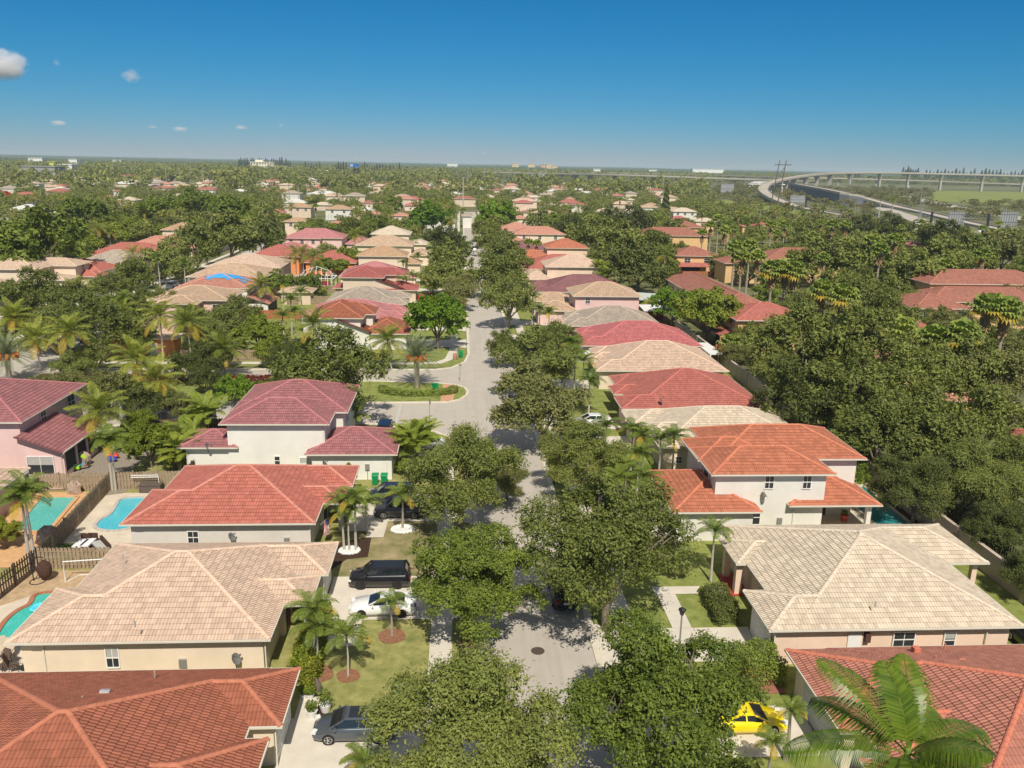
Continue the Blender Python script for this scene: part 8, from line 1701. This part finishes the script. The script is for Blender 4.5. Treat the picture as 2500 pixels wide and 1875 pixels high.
while mid < 170 and tries < 9000:
    tries += 1; a = fr_.uniform(-.60, .66); D = math.sqrt(fr_.uniform(105**2, 430**2)); x, y = D*math.sin(a)+.065*D, D*math.cos(a)
    r = fr_.uniform(3.0, 5.6) if D > 200 else fr_.uniform(2.6, 4.4)
    if in_road(x, y) or near_house(x, y, r*.45) or shades_house(x, y, r): continue
    if any((x-t[0])**2+(y-t[1])**2 < (r*.75+t[2]*.75)**2 for t in TREES): continue
    if 9 < x < 43 and y < 110: continue
    if -62 < x < 2 and y < 130: continue
    if -2 < x < 9.5: continue
    if 43 < x and y < 150 and x < 52: continue
    k = fr_.choices(['oak', 'green', 'olive', 'lime', 'dark', 'umbrella'], [8, 3, 2, 1.2, 1.5, 1.2 if y > 220 else 0])[0]
    lb = auto_label(fr_.choice(desc[k]), x, y); used_lb.setdefault(lb, 0); used_lb[lb] += 1
    e = tree_at(k, x, y, r, lb, 'trees filling the gaps between the houses'); mid += 1
# scattered palms
k = 0; tries = 0
while k < 95 and tries < 6000:
    tries += 1; a = fr_.uniform(-.60, .66); D = math.sqrt(fr_.uniform(190**2, 560**2)); x, y = D*math.sin(a)+.065*D, D*math.cos(a)
    if in_road(x, y) or near_house(x, y, 1) or shades_house(x, y, 1.5): continue
    if x > 170 and y > 300+0*x: continue
    kk = fr_.choices(['fanpalm', 'coconut', 'royal'], [5, 4, 1])[0] if x > 30 else fr_.choices(['fanpalm', 'coconut', 'royal'], [2, 5, 1])[0]
    h = fr_.uniform(7, 11); lb = auto_label({'fanpalm': 'slender fan palm', 'coconut': 'feathery coconut palm', 'royal': 'smooth trunked royal palm'}[kk], x, y)
    palm_at(kk, x, y, h, lb, 'palms scattered in the middle distance'); k += 1
# ---------------------------------------------------------------- the far wood as one mass per band
def wood(name, D0, D1, spacing, rr, nq, ls, label, seed, mat, zadd=0.0, amin=-.64, amax=.70, skip=None):
    rg = np.random.default_rng(seed); n = int(0.5*(amax-amin)*(D1**2-D0**2)/spacing**2)
    a = rg.uniform(amin, amax, n)+YAW; D = np.sqrt(rg.uniform(D0**2, D1**2, n)); X, Y = D*np.sin(a), D*np.cos(a); Rr = rg.uniform(*rr, n)
    keep = np.ones(n, bool)
    for h in ALLH:
        if h[3] < D0*.6: continue
        cx_, w_, yy = (h[0]+h[1])/2, (h[1]-h[0])/2, h[2]; s = Y/max(1, yy)
        clear = .12*yy if yy < 700 else .07*yy
        keep &= ~((np.abs(X-cx_*s) < w_*1.02+Rr*.55) & (Y < h[3]+2) & (Y > h[2]-clear))
    for tx, ty, tr in TREES:
        if ty > D0-30: keep &= ~((X-tx)**2+(Y-ty)**2 < (tr*.6+Rr*.5)**2)
    keep &= ~((X > 0.5-Rr) & (X < 10+Rr) & (Y < 560)); keep &= ~((X > -77) & (X < -61) & (Y < 421)); 
    if skip is not None: keep &= ~skip(X, Y, Rr)
    X, Y, Rr = X[keep], Y[keep], Rr[keep]; n = len(X)
    if n == 0: return
    # a few canopy templates, copied
    Vs, Qs = [], []; T_n = 6; tmpl = []
    for t in range(T_n):
        P, dd, Cn, lr = crown_pts(1.0, .95, .62, 12, nq, rg, (.25, .42), -.2); N = unit(dd+rg.normal(size=P.shape)*.5+np.array([0, 0, .3]))
        V, Q = leaves(P, N, ls, rg, .65); tmpl.append(V)
    off = 0; out = []
    ti = rg.integers(0, T_n, n); rot = rg.uniform(0, 6.283, n); zs = rg.uniform(.55, 1.3, n)
    for i in range(n):
        V = tmpl[ti[i]]; c, s = math.cos(rot[i]), math.sin(rot[i]); W = np.empty_like(V)
        W[:, 0] = (V[:, 0]*c-V[:, 1]*s)*Rr[i]+X[i]; W[:, 1] = (V[:, 0]*s+V[:, 1]*c)*Rr[i]+Y[i]; W[:, 2] = V[:, 2]*Rr[i]*zs[i]+zadd; out.append(W)
    V = np.vstack(out); me = np_mesh(name, V, np.arange(len(V)).reshape(-1, 4), mat)
    o = bpy.data.objects.new(name, me); COL.objects.link(o); o['kind'] = 'stuff'; o['label'] = label; o['category'] = 'wood'
    return o
LM['w1'] = leaf_mat('wood_leaf', (0.12, 0.145, 0.034), (0.38, 0.385, 0.095), scale=.07)
LM['w2'] = leaf_mat('wood_leaf_far', (0.12, 0.145, 0.036), (0.34, 0.345, 0.09), scale=.03)
def hw_skip(X, Y, Rr):
    A = np.arctan2(X, Y)-YAW
    px = CX+F*np.tan(A)
    D = X*math.sin(YAW)+Y*math.cos(YAW)
    # the highway land: keep the trees off the roads and slopes
    lim = np.interp(px, [1650, 1740, 1800, 1900, 2000, 2150, 2300, 2500], [1500, 560, 520, 470, 430, 400, 350, 330])
    lim2 = np.interp(px, [1650, 1900, 2500], [1600, 2100, 2000])
    r1 = (px > 1700) & (D > lim) & (D < lim2)
    r2 = (px > 1100) & (px <= 1700) & (D > 1250) & (D < 1750)
    return r1 | r2
wood('undergrowth', 110, 330, 7.5, (1.0, 2.4), 300, .26, 'hedges and undergrowth in the yards between the houses', 3, LM['w1'], -.3, skip=lambda X, Y, R_: (Y < 130) & (X < 44) | ((X > -1) & (X < 13)) | ((X > -62) & (X < 2) & (Y < 132)) | hw_skip(X, Y, R_))
wood('wood', 330, 800, 8.5, (2.6, 5.6), 420, .18, 'unbroken dark green wood in the middle distance', 11, LM['w1'], skip=hw_skip)
wood('distant_wood', 800, 2600, 17, (6, 11), 110, .32, 'blue green belt of woods towards the horizon', 12, LM['w2'], -2, skip=hw_skip)
def scrub_skip(X, Y, Rr):
    A = np.arctan2(X, Y)-YAW; px = CX+F*np.tan(A); bad = (px < 1720) | (px > 2560)
    rp = np.array(ROADPTS); 
    for x_, y_, w_ in rp: bad |= (X-x_)**2+(Y-y_)**2 < (w_+Rr)**2
    g1, g2 = at(2250, 466), at(2400, 500)
    bad |= (Y > g2[1]) & (Y < g1[1]) & (px > 2240)
    return bad
wood('highway_scrub', 430, 1500, 15, (2.2, 5.5), 200, .26, 'scrub and small trees on the land between the highway ramps', 21, leaf_mat('scrub_leaf', (0.08, 0.09, 0.03), (0.30, 0.27, 0.10), scale=.05), -.4, skip=scrub_skip)
def far_canopy():
    rg = np.random.default_rng(4); na, nd = 420, 90; a = np.linspace(-.75, .80, na)+YAW; D = np.geomspace(2500, 11500, nd)
    Am, Dm = np.meshgrid(a, D); Z = rg.uniform(2, 11, Am.shape)+4*np.sin(Am*23)*np.sin(Dm*.002)+4
    Z += np.clip((-Am+.0)*14, -4, 12)*(Dm > 6000)
    V = np.stack([Dm*np.sin(Am), Dm*np.cos(Am), Z], -1).reshape(-1, 3)
    i = np.arange(nd-1)[:, None]*na+np.arange(na-1)[None]; Q = np.stack([i, i+1, i+na+1, i+na], -1).reshape(-1, 4)
    me = np_mesh('forest', V, Q, pbr('forest_far', (0.06, 0.09, 0.032), 1.0, var=.45, scale=.004)); o = bpy.data.objects.new('forest', me); COL.objects.link(o); o['kind'] = 'stuff'; o['label'] = 'forest reaching to the flat horizon'; o['category'] = 'forest'
far_canopy()

# ---------------------------------------------------------------- air
def haze():
    mb = MB(); mb.lathe((0, 0, 0), [(12600, -1.5), (12600, 52)], 48)
    o = mb.build('haze', [bpy.data.materials.new('haze')]); mt = o.data.materials[0]; mt.use_nodes = True; t = mt.node_tree; t.nodes.clear()
    ou = t.nodes.new('ShaderNodeOutputMaterial'); v = t.nodes.new('ShaderNodeVolumePrincipled'); v.inputs['Density'].default_value = 0.00010; v.inputs['Color'].default_value = (0.72, 0.86, 1, 1); v.inputs['Anisotropy'].default_value = 0.0
    t.links.new(v.outputs[0], ou.inputs['Volume']); o['kind'] = 'stuff'; o['label'] = 'thin blue haze in the distance'
haze()
